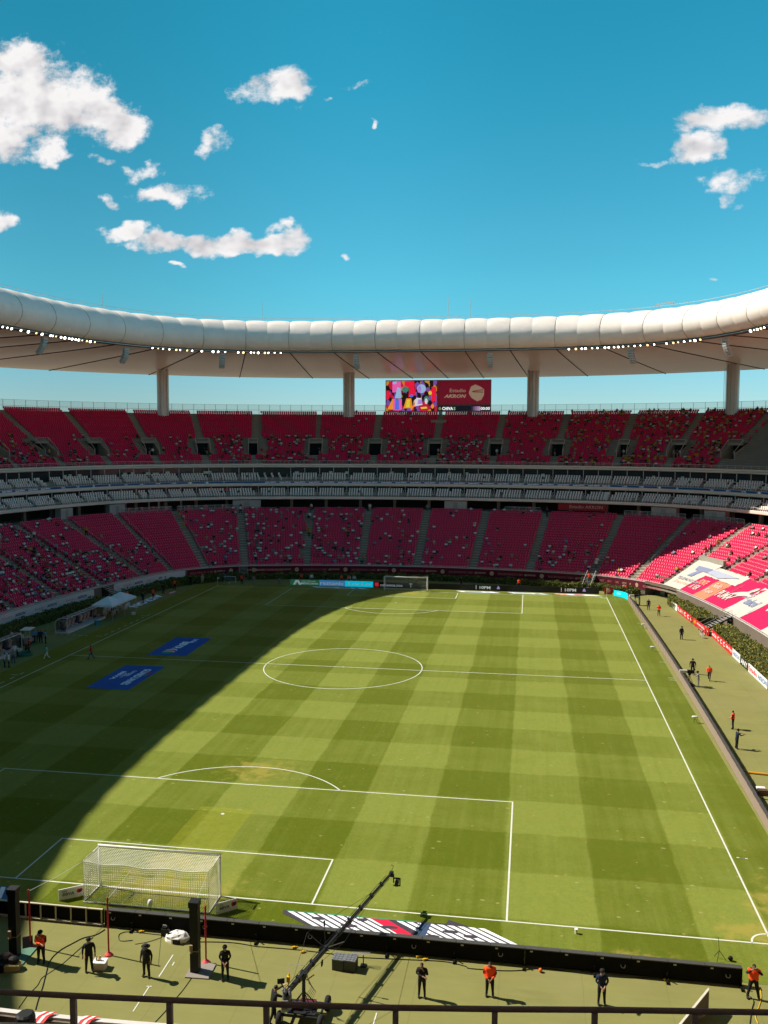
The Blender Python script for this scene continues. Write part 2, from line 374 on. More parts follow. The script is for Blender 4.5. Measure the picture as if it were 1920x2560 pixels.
    b.inputs['Sheen Weight'].default_value = .30; b.inputs['Sheen Tint'].default_value = (.9, .85, .35, 1); b.inputs['Sheen Roughness'].default_value = .4
    nv = t.vm('NORMALIZE', t.comb(t.m('MULTIPLY', t.m('SUBTRACT', lean, .45), -.20), 0., 1.))      # mown blades lean with or against the light
    bn = t.n('ShaderNodeBump'); bn.inputs['Strength'].default_value = .5; bn.inputs['Distance'].default_value = .06; t.put(bn.inputs['Normal'], nv); t.put(bn.inputs['Height'], t.noise(oc, 22, 4, .7)); t.t.links.new(bn.outputs[0], b.inputs['Normal'])
    out = t.n('ShaderNodeOutputMaterial'); t.t.links.new(b.outputs[0], out.inputs[0]); return m
GRASS_LIGHT = (.176, .208, .036, 1); GRASS_DARK = (.090, .122, .003, 1)  # part of the mown bands' sun sheen is painted into these two colours
def turf_material():
    m = bpy.data.materials.new('artificial turf'); m.use_nodes = True; t = NT(m.node_tree)
    oc = t.n('ShaderNodeTexCoord').outputs['Object']
    a = t.noise(oc, .22, 5, .6); b2 = t.noise(oc, 30, 3, .7); s = t.noise(t.vm('MULTIPLY', oc, (.5, 3.0, 1)), .8, 4, .6)
    v = t.m('ADD', .62, t.m('ADD', t.m('MULTIPLY', a, .38), t.m('ADD', t.m('MULTIPLY', b2, .22), t.m('MULTIPLY', s, .22))))
    hs = t.n('ShaderNodeHueSaturation'); hs.inputs['Color'].default_value = TURF; t.put(hs.inputs['Value'], v)
    c = t.mix(t.m('MULTIPLY', t.sm(t.noise(oc, .12, 4, .6), .5, .75), .35), hs.outputs[0], (.24, .23, .11, 1))
    xx, yy_, _z = t.sep(oc); seam = t.m('LESS_THAN', t.m('PINGPONG', t.m('ADD', xx, t.m('MULTIPLY', t.noise(oc, .4, 2), .1)), 2.0), .025); c = t.mix(t.m('MULTIPLY', seam, .22), c, (.09, .09, .04, 1))
    st3 = t.sm(t.noise(t.vm('MULTIPLY', oc, (.35, 1.1, 1)), .5, 5, .68), .56, .72); c = t.mix(t.m('MULTIPLY', st3, .30), c, (.115, .125, .045, 1))
    b = t.n('ShaderNodeBsdfPrincipled'); t.put(b.inputs['Base Color'], c); b.inputs['Roughness'].default_value = .85; b.inputs['Specular IOR Level'].default_value = .15
    out = t.n('ShaderNodeOutputMaterial'); t.t.links.new(b.outputs[0], out.inputs[0]); return m
TURF = (.212, .204, .068, 1)
sheet('ground', -2500, 2500, -2500, 2500, -.30, M('city ground', (.16, .15, .12), .9, var=.3, vs=.05), kind='structure')
mb = MB(); ph = phis(-180, 180, 3.0, 0)
mb.poly([P3(p, 6.0, -.008) for p in ph[:-1]])
obj('pitch_surround', mb, turf_material(), kind='structure')
GM = grass_material()
sheet('pitch', -37.6, 37.15, -3.75, 107.6, 0., GM, kind='structure')
WH = M('line paint', (.62, .63, .55), .8, var=.10, vs=1.5, var2=.06)
def lines():
    mb = MB(); z = .006; w = .105
    def ln(x0, y0, x1, y1, w=w):
        d = Vector((x1-x0, y1-y0, 0)); d.normalize(); n = Vector((-d.y, d.x, 0))*w/2
        a, b = Vector((x0, y0, z)), Vector((x1, y1, z)); mb.quad(a-n, b-n, b+n, a+n)
    def arc(cx, cy, r, a0, a1, n=64):
        for i in range(n):
            p, q = R(a0+(a1-a0)*i/n), R(a0+(a1-a0)*(i+1)/n)
            mb.quad(*[(cx+rr*math.cos(t), cy+rr*math.sin(t), z) for rr, t in ((r-w/2, p), (r+w/2, p), (r+w/2, q), (r-w/2, q))])
    h = w/2
    for x in (-34, 34): ln(x, -h, x, 105+h)
    for y in (0, 105): ln(-34+h, y, 34-h, y)
    ln(-34+h, 52.5, 34-h, 52.5); arc(0, 52.5, 9.15, 0, 360, 120); mb.add([(.14*math.cos(i), 52.5+.14*math.sin(i), z+.003) for i in [k*.785 for k in range(8)]], [tuple(range(8))])
    for y0, s in ((0, 1), (105, -1)):
        for X, D in ((20.16, 16.5), (9.16, 5.5)):
            for sx in (-1, 1): ln(sx*X, y0+s*h, sx*X, y0+s*(D+h))
            ln(-X+h, y0+s*D, X-h, y0+s*D)
        a = math.degrees(math.acos(5.5/9.15))
        arc(0, y0+s*11, 9.15, (90*s)-a, (90*s)+a, 40)
        mb.add([(.14*math.cos(i), y0+s*11+.14*math.sin(i), z) for i in [k*.785 for k in range(8)]], [tuple(range(8))])
        for sx in (-1, 1):
            aa = {(1, 1): (90, 180), (-1, 1): (0, 90), (1, -1): (180, 270), (-1, -1): (270, 360)}[(sx, s)]
            arc(sx*34, y0, 1., *aa, n=12)
    # technical areas on the left side: dashed
    for ya in (62.9, 28.9):
        for k in range(8): ln(-35, ya+.6+k*1.95, -35, ya+1.5+k*1.95, .1)
        ln(-35.9, ya, -35.0, ya, .1); ln(-35.9, ya+14.0, -35.0, ya+14.0, .1)
        for k in range(6): ln(-37-k*.9, ya, -37.5-k*.9, ya, .1)
    # stray marks on the near surround and beside the right touchline
    for a, b in ((c4(1122, 848), c4(1030, 990)), (c4(1130, 895), c4(1117, 918)), (c4(968, 1052), c4(862, 1215)), (c4(950, 1052), c4(985, 1052)), (c5(990, 1017), c5(968, 1089))):
        p, q = G(*a), G(*b); ln(p[0], p[1], q[0], q[1], .06)
    for a in ((862, 940), (875, 957), (613, 504), (793, 814)):
        p = G(*c2(*a)); ln(p[0], p[1], p[0]+.7, p[1], .07)
    for a in (c3(1005, 1187-1187+1188),): pass
    for a in (c3(1408, 1160), c3(1000, 1187) if False else c3(1430, 1163)):
        p = G(*a); ln(p[0], p[1], p[0]+.5, p[1]-.05, .09)
    return mb
obj('pitch_markings', lines(), WH, kind='structure')
# ---------------------------------------------------------------- stands
CONC = M('concrete', (.34, .31, .26), .85, var=.22, vs=.35, var2=.10, bump=.2, bs=6)
CONC_D = M('concrete weathered', (.27, .235, .195), .9, var=.25, vs=.3, var2=.12)
STEP = M('stair concrete', (.56, .46, .32), .9, var=.2, vs=.6, var2=.12)
FASC = M('fascia panel', (.82, .68, .59), .6, var=.12, vs=.25, var2=.05)
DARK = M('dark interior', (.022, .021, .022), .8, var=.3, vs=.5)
REDSEAT = M('red seat plastic', (.74, .012, .095), .42, var=.14, vs=.8, var2=.2, spec=.4)
WHSEAT = M('white seat plastic', (.92, .80, .74), .45, var=.12, vs=.8, var2=.12)
PLATE = M('seat number plate', (.75, .62, .55), .5, var=.1)
STEEL = M('galvanised steel', (.46, .45, .43), .45, metal=.5, var=.15, vs=2.)
RAILW = M('white railing paint', (.62, .58, .55), .5, var=.12)
BLACK = M('black plastic', (.012, .012, .013), .55, var=.3, vs=4)
GLASS = glass_like('tinted glass', (.35, .42, .42), .28)
MESHF = glass_like('wire mesh', (.30, .33, .34), .22)
L_ROWS, L_T, L_R, L_Z = 24, .77, .41, 1.70
U_ROWS, U_T, U_R, U_Z, U_D = 26, .80, .45, 20.80, 26.5
L_AISLE = [s*a for a in (5.5, 11.0, 21.0, 40.6, 59.0, 76.1, 79.2, 82.3, 85.4, 88.5, 91.6, 94.7) for s in (-1, 1)]+[0.]
U_AISLE = [s*a for a in (5.42, 10.8, 16.6, 28.9, 41.2, 53.6, 66., 76.6, 79.5, 82.4, 85.3) for s in (-1, 1)]+[0.]
L_AISLE.sort(); U_AISLE.sort()
L_RANGE = (-97., 97.); U_RANGE = (-88., 78.)
def arcdist(p, q, d):      # metres between two angles at offset d (piecewise)
    lo, hi = min(p, q), max(p, q); L = 0.; a = lo
    for b in [x for x in (-164, -104, -76, -16, 16, 76, 104, 164) if lo < x < hi]+[hi]: L += R(b-a)*(rad((a+b)/2)+d); a = b
    return L if q >= p else -L
def step_phi(p, m, d):     # move m metres along the bowl at offset d
    q = p+math.degrees(m/(rad(p)+d))
    if (rad(q) != rad(p)): q = p+math.degrees(m/(rad((p+q)/2)+d))
    return q
# seat, facing the pitch: local -y is towards the pitch, origin on the tread
def seat_base(w=.42):
    h = w/2; V = []; F = []
    def bx(x0, x1, y0, y1, z0, z1, lean=0.):
        o = len(V)
        for (x, y, z) in ((x0, y0, z0), (x1, y0, z0), (x1, y1, z0), (x0, y1, z0), (x0, y0+lean, z1), (x1, y0+lean, z1), (x1, y1+lean, z1), (x0, y1+lean, z1)): V.append((x, y, z))
        for f in ((4, 5, 6, 7), (0, 1, 5, 4), (1, 2, 6, 5), (2, 3, 7, 6), (3, 0, 4, 7)): F.append([o+i for i in f])
    bx(-h, h, -.02, .36, .36, .42)           # pan
    bx(-h, h, .34, .39, .42, .80, .07)       # back
    bx(-.05, .05, .12, .3, .0, .36)          # pedestal
    n = len(V); V.extend([(-.05, .378, .70), (.05, .378, .70), (.05, .392, .77), (-.05, .392, .77)]); F.append([n, n+1, n+2, n+3])
    return np.array(V), np.array(F)
SB_V, SB_F = seat_base()
SB_MI = np.array([0]*(len(SB_F)-1)+[1])
def terrace(mb, p0, p1, rows, tread, rise, d0, z0, hole=None, step=2.0):
    """stepped terrace; hole(row, phi) true -> leave the cell out"""
    ph = phis(p0, p1, step, d0+rows*tread/2)
    for i in range(rows):
        a, b, z = d0+i*tread, d0+(i+1)*tread, z0+i*rise
        vs = []; fs = []
        for p in ph: vs += [P3(p, a, z-rise), P3(p, a, z), P3(p, b, z)]
        for k in range(len(ph)-1):
            if hole and hole(i, (ph[k]+ph[k+1])/2): continue
            o = k*3; fs += [(o, o+3, o+4, o+1), (o+1, o+4, o+5, o+2)]
        mb.add(vs, fs)
    return mb
def seat_spots(p0, p1, rows, tread, rise, d0, z0, gap, skip=None, pitch=.50):
    """seat positions of one block between two aisles"""
    out = []
    for i in range(rows):
        d = d0+i*tread+.30; z = z0+i*rise
        L = arcdist(p0, p1, d)-2*gap
        n = int(L/pitch)
        if n < 1: continue
        p = step_phi(p0, gap+(L-n*pitch)/2+pitch/2, d)
        for k in range(n):
            if not (skip and skip(i, p)): out.append((p, d, z, i))
            p = step_phi(p, pitch, d)
    return out
def spots_np(sp):
    pos = np.array([P3(p, d, z) for p, d, z, _ in sp]); ang = np.array([face_in(p) for p, _, _, _ in sp]); return pos, ang
# ---- lower stand
GATE = (140., 169.)        # open service gate in the near wall
LOWER = thing('lower_stand', 'lower stand of red seats with concrete stairways around the pitch', 'stand')
mb = MB(); terrace(mb, -180, 180, L_ROWS, L_T, L_R, 0.0, L_Z, lambda i, p: i < 7 and GATE[0] < p < GATE[1]); obj('terrace', mb, CONC_D, LOWER)
def wall_d(p): return 0.
TUNNEL = (50.5, 74.0)
mb = MB()
for a, b in ((-180, TUNNEL[0]), (TUNNEL[1], GATE[0]), (GATE[1], 180)): sweep(mb, rect(-.30, .02, -.05, 2.2), a, b, 2.0)
obj('front_wall', mb, M('front wall render', (.17, .135, .105), .9, var=.2, vs=.5, var2=.1), LOWER)
mb = MB()
for a, b in ((-180, TUNNEL[0]), (TUNNEL[1], GATE[0]), (GATE[1], 180)): sweep(mb, rect(-.34, -.10, 2.2, 2.30), a, b, 2.0)
sweep(mb, rect(-.33, -.27, 2.45, 2.51), -100, 100, 2.0)
obj('wall_coping', mb, RAILW, LOWER)
mb = MB()
for p in phis(-100, 100, 2.0, 0): mb.beam(P3(p, -.3, 2.3), P3(p, -.3, 2.48), .05, .05)
obj('coping_post', mb, RAILW, LOWER, kind='stuff')
# corner tunnel recess
mb = MB(); sweep(mb, rect(5.4, 5.7, -.05, 4.2), GATE[0], GATE[1], 2.0); sweep(mb, rect(2.0, 2.3, -.05, 3.2), TUNNEL[0], TUNNEL[1], 2.0)
for p in TUNNEL: mb.quad(P3(p, -.3, -.05), P3(p, 2.2, -.05), P3(p, 2.2, 2.9), P3(p, -.3, 2.2))
obj('tunnel_wall', mb, M('front wall render', (.17, .135, .105)), LOWER)
mb = MB(); sweep(mb, rect(-.3, .02, 1.95, 2.3), TUNNEL[0], TUNNEL[1], 2.0); obj('tunnel_beam', mb, M('front wall render', (.17, .135, .105)), LOWER)
mb = MB(); sweep(mb, rect(1.985, 2.05, -.04, 2.1), 57.0, 60.0, .8); obj('tunnel_door', mb, DARK, LOWER)
mb = MB(); sweep(mb, rect(1.93, 1.98, -.04, 1.95), 53.8, 56.6, .8); obj('door_leaf', mb, M('grey door', (.42, .40, .36), .6), LOWER)
def aisle_strip(p, rows, tread, rise, d0, z0, half, r0=0, r1=None):
    mb = MB(); r1 = rows if r1 is None else r1
    for i in range(r0, r1):
        for k in range(2):        # half steps
            a, b, z = d0+(i+k/2)*tread, d0+(i+(k+1)/2)*tread, z0+(i-1)*rise+(k+1)*rise/2+.012
            n = math.degrees(half/(rad(p)+a)); m = math.degrees(half/(rad(p)+b))
            vs = [P3(p-n, a, z-rise/2), P3(p+n, a, z-rise/2), P3(p-n, a, z), P3(p+n, a, z), P3(p-m, b, z), P3(p+m, b, z)]
            mb.add(vs, [(0, 1, 3, 2), (2, 3, 5, 4)])
    return mb
for p in L_AISLE:
    obj('stairway', aisle_strip(p, L_ROWS, L_T, L_R, .05, L_Z+.03, .62), STEP, LOWER)
    if abs(p) > 30:      # handrails on the corner stairways
        hr = MB(); off = math.degrees(.7/(rad(p)+8))
        for seg in ((1, 6), (7, 12), (13, 18), (19, 23)):
            pts = [P3(p+off, .3+i*L_T, L_Z+i*L_R+.95) for i in seg]
            hr.tube([P3(p+off, .3+seg[0]*L_T, L_Z+seg[0]*L_R)]+pts+[P3(p+off, .3+seg[1]*L_T, L_Z+seg[1]*L_R)], .035, 5)
        obj('handrail', hr, STEEL, LOWER)
L_PL = [(L_AISLE[i], L_AISLE[i+1]) for i in range(len(L_AISLE)-1)]
def tarp_skip(i, p): return (TARP0 < p and i < (9 if p < 76.0 else 7))
TARP0 = 61.2
ALL_L = []
big = []
for a, b in L_PL:
    sp = seat_spots(a, b, L_ROWS, L_T, L_R, 0.05, L_Z, .68, tarp_skip)
    ALL_L.append(sp)
    if a > 75 and a < 82:        # the largest seats in view stay single
        take = [q for q in sp if 9 <= q[3] <= 16 and q[0] < 81.2]
        big += take; sp = [q for q in sp if q not in set(take)]
    if not sp: continue
    pos, ang = spots_np(sp); V, F = scatter(SB_V, SB_F, pos, ang)
    tag(link('seat_block', npmesh('seat_block', V, F, [REDSEAT, PLATE], np.tile(SB_MI, len(sp))), LOWER), kind='stuff')
big = big[:298]
sm_ = npmesh('seat', SB_V, SB_F, [REDSEAT, PLATE], SB_MI)
for p, d, z, _ in big:
    o = link('seat', sm_, LOWER); o.location = P3(p, d, z); o.rotation_euler = (0, 0, face_in(p))
# concourse behind the top row
mb = MB(); sweep(mb, rect(18.45, 30., 11.0, 11.5), -180, 180, 4.0); obj('concourse_slab', mb, CONC_D, LOWER)
mb = MB(); sweep(mb, rect(25.6, 26., 11.5, 13.9), -180, 180, 4.0); obj('concourse_back_wall', mb, M('concourse wall', (.05, .047, .045), .8, var=.4, vs=.3), LOWER)
mb = MB()
for p in phis(-96, 96, 7.5, 22): mb.box((*bowl(p, 21.5), 12.6), (.6, .6, 2.3), face_in(p))
obj('concourse_column', mb, CONC_D, LOWER, kind='stuff')
for p, w in ((-19., 5.8), (2.6, 4.6), (33., 5.0), (-58., 3.4), (48., 4.4), (-75., 3.)):     # stair cores standing behind the top rows
    mb = MB(); x, y = bowl(p, 19.3); mb.box((x, y, 12.45), (w, 1.4, 2.0), face_in(p)); q = bowl(p, 18.56)
    o = obj('stair_core', mb, M('core panel', (.42, .39, .36), .7, var=.2, vs=.5), LOWER)
    m2 = MB(); m2.box((*bowl(p, 18.59), 12.3), (w*.2, .06, 1.7), face_in(p)); obj('door', m2, M('core door', (.30, .29, .27), .6), o)
# white panels painted as daylight seen through the left corner concourse
mb = MB()
for p in (-52., -50.6, -44.5, -41.8, -40.4, -38.6, -36.0):
    mb.box((*bowl(p, 25.56), 12.7), (.45, .05, 2.0), face_in(p))
obj('daylight_panel', mb, M('daylight panel', (.80, .82, .82), .5), LOWER)
def fence_run(a, b, d, z, h=1.0, name='top_fence', pan=True):
    mb = MB(); ph = phis(a, b, 1.6, d)
    for p in ph: mb.beam(P3(p, d, z), P3(p, d, z+h), .05, .05)
    sweep(mb, rect(d-.03, d+.03, z+h-.03, z+h+.03), a, b, 1.6, dref=d)
    o = obj(name, mb, STEEL, LOWER)
    if pan:
        for i in range(0, len(ph)-1):
            m = MB(); m.quad(P3(ph[i]+.05, d, z+.08), P3(ph[i+1]-.05, d, z+.08), P3(ph[i+1]-.05, d, z+h-.06), P3(ph[i]+.05, d, z+h-.06)); obj('fence_panel', m, GLASS, o)
for a, b in ((-57., -41.5), (-39.8, -21.8), (7.2, 10.4), (22., 39.6), (42., 58.)): fence_run(a, b, 18.3, 11.55)
# wheelchair bay chairs behind the top fence
for p in (-54, -50, -46.5, -36, -31, -26, 8, 9.4, 26, 31, 36, 45, 52):
    m = MB(); x, y = bowl(p, 18.9); m.box((x, y, 11.95), (.5, .5, .12), face_in(p)); x2, y2 = bowl(p, 19.15); m.box((x2, y2, 12.3), (.5, .1, .6), face_in(p)); x, y = bowl(p, 18.95); m.box((x, y, 11.72), (.1, .1, .42), face_in(p))
    obj('bay_chair', m, REDSEAT, LOWER)
# ---- two tiers of private boxes
def box_tier(lab, d0, zb, zf, zt, seats_z, back_d, ribbon=False):
    T = thing('box_tier', lab, 'stand', group='tiers of private boxes')
    ceil = zt
    mb = MB(); sweep(mb, [(d0, zb), (d0-.12, zb+.1), (d0-.12, zf-.06), (d0, zf), (d0+.35, zf), (d0+.35, zf-.25), (back_d, zf-.25), (back_d, zb)], -180, 180, 3.0); obj('fascia', mb, FASC, T)
    mb = MB(); sweep(mb, rect(back_d-.35, back_d-.1, zf-.25, ceil), -180, 180, 4.0); obj('back_wall', mb, M('box glazing', (.03, .03, .032), .25, var=.5, vs=.25, spec=.6), T)
    mb = MB(); 
    for i in range(3): sweep(mb, rect(d0+.5+i*.8, d0+.5+(i+1)*.8+(.0 if i < 2 else 1.2), zf-.25, seats_z-.10+i*.45-.02), U_RANGE[0]-4, U_RANGE[1]+14, 3.0)
    obj('seat_step', mb, CONC_D, T)
    mb = MB(); sweep(mb, rect(d0+.05, d0+.10, zf+.50, zf+.55), -100, 100, 2.5); sweep(mb, rect(d0+.05, d0+.08, zf+.25, zf+.27), -100, 100, 2.5)
    for p in phis(-98, 98, 1.55, d0): mb.beam(P3(p, d0+.08, zf-.02), P3(p, d0+.08, zf+.52), .035, .035)
    obj('front_rail', mb, RAILW, T)
    per = 6.2; p = U_RANGE[0]-6; k = 0; seats = []; bars = MB(); cols = []
    while p < U_RANGE[1]+12:
        q = step_phi(p, per, d0+1.5)
        for g0 in (.42, 3.12):
            for i in range(3):
                for j in range(5):
                    if random.random() < .03: continue
                    seats.append((step_phi(p, g0+.24+j*.52, d0+.7+i*.8), d0+.7+i*.8, seats_z-.10+i*.45, i))
        for off, hgt in ((0., ceil), (3.0, ceil)):
            pp = step_phi(p, off, d0+1.5)
            bars.beam(P3(pp, d0+2.6, zf-.2), P3(pp, d0+2.6, hgt), .10, .10)
        for off in (.15, 5.95):      # sloping divider rails beside the box steps
            pp = step_phi(p, off, d0+1.5)
            bars.tube([P3(pp, d0+.25, zf+.55), P3(pp, d0+.9, zf+.95), P3(pp, d0+2.5, zf+1.35)], .045, 4)
        p = q; k += 1
    pos, ang = spots_np(seats); V, F = scatter(SB_V*np.array([.80, 1.0, 1.14]), SB_F, pos, ang)
    tag(link('box_seats', npmesh('box_seats', V, F, [WHSEAT, WHSEAT], np.tile(SB_MI, len(seats))), T), kind='stuff')
    tag(obj('divider_rail', bars, RAILW, T), kind='stuff')
    return T
BT1 = box_tier('lower tier of private boxes with white seats above the red lower stand', 18.5, 13.60, 14.20, 16.20, 14.15, 24.0)
BT2 = box_tier('upper tier of private boxes with white seats and blue ribbon board', 22.0, 16.20, 17.30, 20.05, 17.25, 28.0)
RB = M('ribbon screen', (.008, .055, .16), .4, emit=.10, var=.2, vs=.3)
mb = MB(); sweep(mb, rect(21.84, 21.87, 16.85, 17.25), -96, 96, 2.6); rb = obj('ribbon_screen', mb, RB, BT2)
LETW = M('lit white lettering', (.75, .76, .78), .5, emit=.12, var=.05)
rv, rf = fit_text('Estadio AKRON', 2.3, .27, .012, .12)
rmb = MB(); rmb.add([(x, 0, y) for x, y, _ in rv], rf); rme = rmb.mesh('lettering', [LETW])
p = -90.
while p < 80:
    o = link('lettering', rme, BT2); o.location = P3(p, 21.82, 17.05); o.rotation_euler = (0, 0, face_in(p)); p = step_phi(p, 3.1, 22)
# banners, boards and lamps inside the boxes
PALE = M('pale board', (.75, .68, .50), .6, var=.2); PINKB = M('red banner cloth', (.55, .05, .07), .7, var=.2)
for T, dd, z0, lst in ((BT2, 26.6, 18.9, [(-66, .7), (-64.6, .7), (-62, .8), (-50, .8), (-48, .8), (-44, 1.0), (-42, 1.3), (-39, .9), (-28.8, 1.7), (-12.4, .9), (-9.3, .7), (-7.8, .8), (-3.7, .9), (-1.2, .7), (1.6, .6), (3.2, .6), (10., .7), (26, .6), (33, .6)]), (BT1, 22.9, 15.3, [(44., .8), (50, .8), (52, .8)])):
    for p, w in lst:
        m = MB(); m.box((*bowl(p, dd), z0+random.uniform(-.1, .1)), (w, .06, random.uniform(.4, .7)), face_in(p)); obj('hung_board', m, PALE, T)
for p, w in ((-72.5, .5), (-67.5, .7), (-63.5, .6), (-59.8, .5), (-43.5, 1.1), (-27.5, 3.4), (-24.2, 2.5), (58., 1.5)):
    m = MB(); m.box((*bowl(p, 22.7), 15.55), (w, .05, .65), face_in(p)); obj('hung_banner', m, PINKB, BT1)
# ---- upper stand
UPPER = thing('upper_stand', 'upper stand of red seats with stairways and square exits under the roof', 'stand')
VR0, VR1 = 5, 11       # rows cut away by the exits
def vom_hole(i, p): return VR0 <= i < VR1 and any(abs(arcdist(q, p, 32)) < 1.35 for q in U_AISLE if abs(q-p) < 6)
mb = MB()
ph = []
for lo, hi in zip([-180.]+U_AISLE, U_AISLE+[180.]):     # cell edges follow the exits
    if hi-lo < 1e-6: continue
    e0 = lo if lo == -180. else step_phi(lo, 1.4, 32); e1 = hi if hi == 180. else step_phi(hi, -1.4, 32)
    terrace(mb, e0, e1, U_ROWS, U_T, U_R, U_D, U_Z)
for q in U_AISLE:
    a, b = step_phi(q, -1.4, 32), step_phi(q, 1.4, 32)
    terrace(mb, a, b, VR0, U_T, U_R, U_D, U_Z); terrace(mb, a, b, U_ROWS-VR1, U_T, U_R, U_D+VR1*U_T, U_Z+VR1*U_R)
obj('terrace', mb, CONC_D, UPPER)
mb = MB(); sweep(mb, [(U_D-.1, 20.05), (U_D-.22, 20.2), (U_D-.22, 20.72), (U_D-.1, 20.86), (U_D+.25, 20.86), (U_D+.25, 20.6), (U_D+7, 20.3), (U_D+7, 20.05)], -180, 180, 3.0); obj('fascia', mb, FASC, UPPER)
mb = MB(); sweep(mb, rect(U_D-.23, U_D-.225, 20.44, 20.50), -100, 100, 3.0, ends=False); obj('fascia_groove', mb, CONC_D, UPPER)
mb = MB(); sweep(mb, rect(U_D-.02, U_D+.03, 21.46, 21.52), -100, 100, 2.5); sweep(mb, rect(U_D, U_D+.03, 21.17, 21.2), -100, 100, 2.5)
for p in phis(-98, 98, 1.7, U_D): mb.beam(P3(p, U_D, 20.84), P3(p, U_D, 21.48), .05, .05)
obj('front_rail', mb, RAILW, UPPER)
RAILC = M('cream railing', (.55, .50, .44), .5, var=.1)
for q in U_AISLE:
    if not (U_RANGE[0] < q < U_RANGE[1]): continue
    v = thing('vomitory', None, None); v.parent = UPPER
    dA, dB = U_D+VR0*U_T, U_D+VR1*U_T; zA, zB = U_Z+(VR0-1)*U_R, U_Z+(VR1-1)*U_R
    def at(x, d, z):
        p = step_phi(q, x, 32) if abs(x) > 0 else q
        return P3(p, d, z)
    mb = MB()
    mb.quad(at(-1.4, dA, zA), at(1.4, dA, zA), at(1.4, dB+.0, zA), at(-1.4, dB, zA)); obj('exit_floor', mb, CONC_D, v)
    mb = MB()
    for s in (-1, 1): mb.add([at(s*1.4, dA, zA), at(s*1.4, dB, zA), at(s*1.4, dB, zB+.45), at(s*1.4, dA, zA+1.1), at(s*1.55, dA, zA), at(s*1.55, dB, zA), at(s*1.55, dB, zB+.45), at(s*1.55, dA, zA+1.1)], [(0, 1, 2, 3), (4, 5, 6, 7), (3, 2, 6, 7), (0, 3, 7, 4)])
    mb.add([at(-1.55, dB-1.9, zB-.05), at(1.55, dB-1.9, zB-.05), at(1.55, dB-1.9, zB+.40), at(-1.55, dB-1.9, zB+.40), at(-1.55, dB, zB+.40), at(1.55, dB, zB+.40), at(-1.55, dB, zB-.05), at(1.55, dB, zB-.05)], [(0, 1, 2, 3), (3, 2, 5, 4), (0, 1, 7, 6)])
    obj('exit_wall', mb, CONC, v)
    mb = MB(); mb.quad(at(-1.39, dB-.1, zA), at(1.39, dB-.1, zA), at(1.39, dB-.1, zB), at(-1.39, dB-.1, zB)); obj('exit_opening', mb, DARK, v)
    mb = MB()
    for s in (-1, 1): mb.tube([at(s*1.5, dA-.05, zA+.1), at(s*1.5, dA-.05, zA+1.5), at(s*1.5, dB-1.9, zB+1.05), at(0, dB-1.9, zB+1.05)], .055, 5)
    mb.tube([at(-1.5, dB-1.9, zB+.5), at(-1.5, dB-1.9, zB+1.05)], .05, 5); mb.tube([at(1.5, dB-1.9, zB+.5), at(1.5, dB-1.9, zB+1.05)], .05, 5)
    obj('exit_rail', mb, RAILC, v)
    mb = MB()      # side stairs beside the exit
    for i in range(VR0-1, VR1+1):
        a, b, z = U_D+i*U_T, U_D+(i+1)*U_T, U_Z+i*U_R+.015
        for s in (-1, 1): mb.add([at(s*1.6, a, z-U_R), at(s*2.5, a, z-U_R), at(s*1.6, a, z), at(s*2.5, a, z), at(s*1.6, b, z), at(s*2.5, b, z)], [(0, 1, 3, 2), (2, 3, 5, 4)])
    obj('side_stair', mb, STEP, v)
    obj('stairway', aisle_strip(q, U_ROWS, U_T, U_R, U_D+.03, U_Z+.03, .60, VR1+1, U_ROWS), STEP, UPPER)
    obj('stairway', aisle_strip(q, U_ROWS, U_T, U_R, U_D+.03, U_Z+.03, .60, 0, VR0), STEP, UPPER)
EMPTYSEC = (41.2, 53.6)        # bare concrete bay beside the yellow crowd
def u_skip(i, p):
    if VR0-1 <= i <= VR1 and any(abs(arcdist(q, p, 32)) < 2.7 for q in U_AISLE if abs(q-p) < 8): return True
    if EMPTYSEC[0]+1 < p < EMPTYSEC[1]: return True
    return False
ALL_U = []
for a, b in [(U_AISLE[i], U_AISLE[i+1]) for i in range(len(U_AISLE)-1)]:
    if b < U_RANGE[0] or a > U_RANGE[1]: continue
    sp = seat_spots(a, b, U_ROWS, U_T, U_R, U_D+.05, U_Z, .70, u_skip); ALL_U.append(sp)
    if not sp: continue
    pos, ang = spots_np(sp); V, F = scatter(SB_V, SB_F, pos, ang)
    tag(link('seat_block', npmesh('seat_block', V, F, [REDSEAT, REDSEAT], np.tile(SB_MI, len(sp))), UPPER), kind='stuff')
UT = U_D+U_ROWS*U_T; UZT = U_Z+(U_ROWS-1)*U_R
mb = MB(); sweep(mb, rect(UT, UT+3.2, UZT-.4, UZT+.02), -180, 180, 4.0); obj('rear_walkway', mb, CONC, UPPER)
mb = MB()
for z in (UZT+.05, UZT+1.1, UZT+2.35): sweep(mb, rect(UT+3.0, UT+3.05, z, z+.06), -90, 80, 2.6, dref=48)
for p in phis(-90, 80, 2.6, 50): mb.beam(P3(p, UT+3.02, UZT), P3(p, UT+3.02, UZT+2.4), .07, .07)
rf_ = obj('rear_fence', mb, STEEL, UPPER)
ph = phis(-80, 70, 2.6, 50)
for i in range(len(ph)-1):
    m = MB(); m.quad(P3(ph[i], UT+3.0, UZT+.1), P3(ph[i+1], UT+3.0, UZT+.1), P3(ph[i+1], UT+3.0, UZT+2.3), P3(ph[i], UT+3.0, UZT+2.3)); obj('fence_panel', m, MESHF, rf_)
# camera platform on the centre stairway, grey
mb = MB(); mb.box((*bowl(-.1, 43.4), 30.35), (3.6, 1.4, .8), 0); obj('platform', mb, CONC, UPPER); mb = MB(); mb.box((*bowl(0., 28.2), 21.75), (4.2, 1.6, .7), 0); obj('platform', mb, CONC, UPPER)
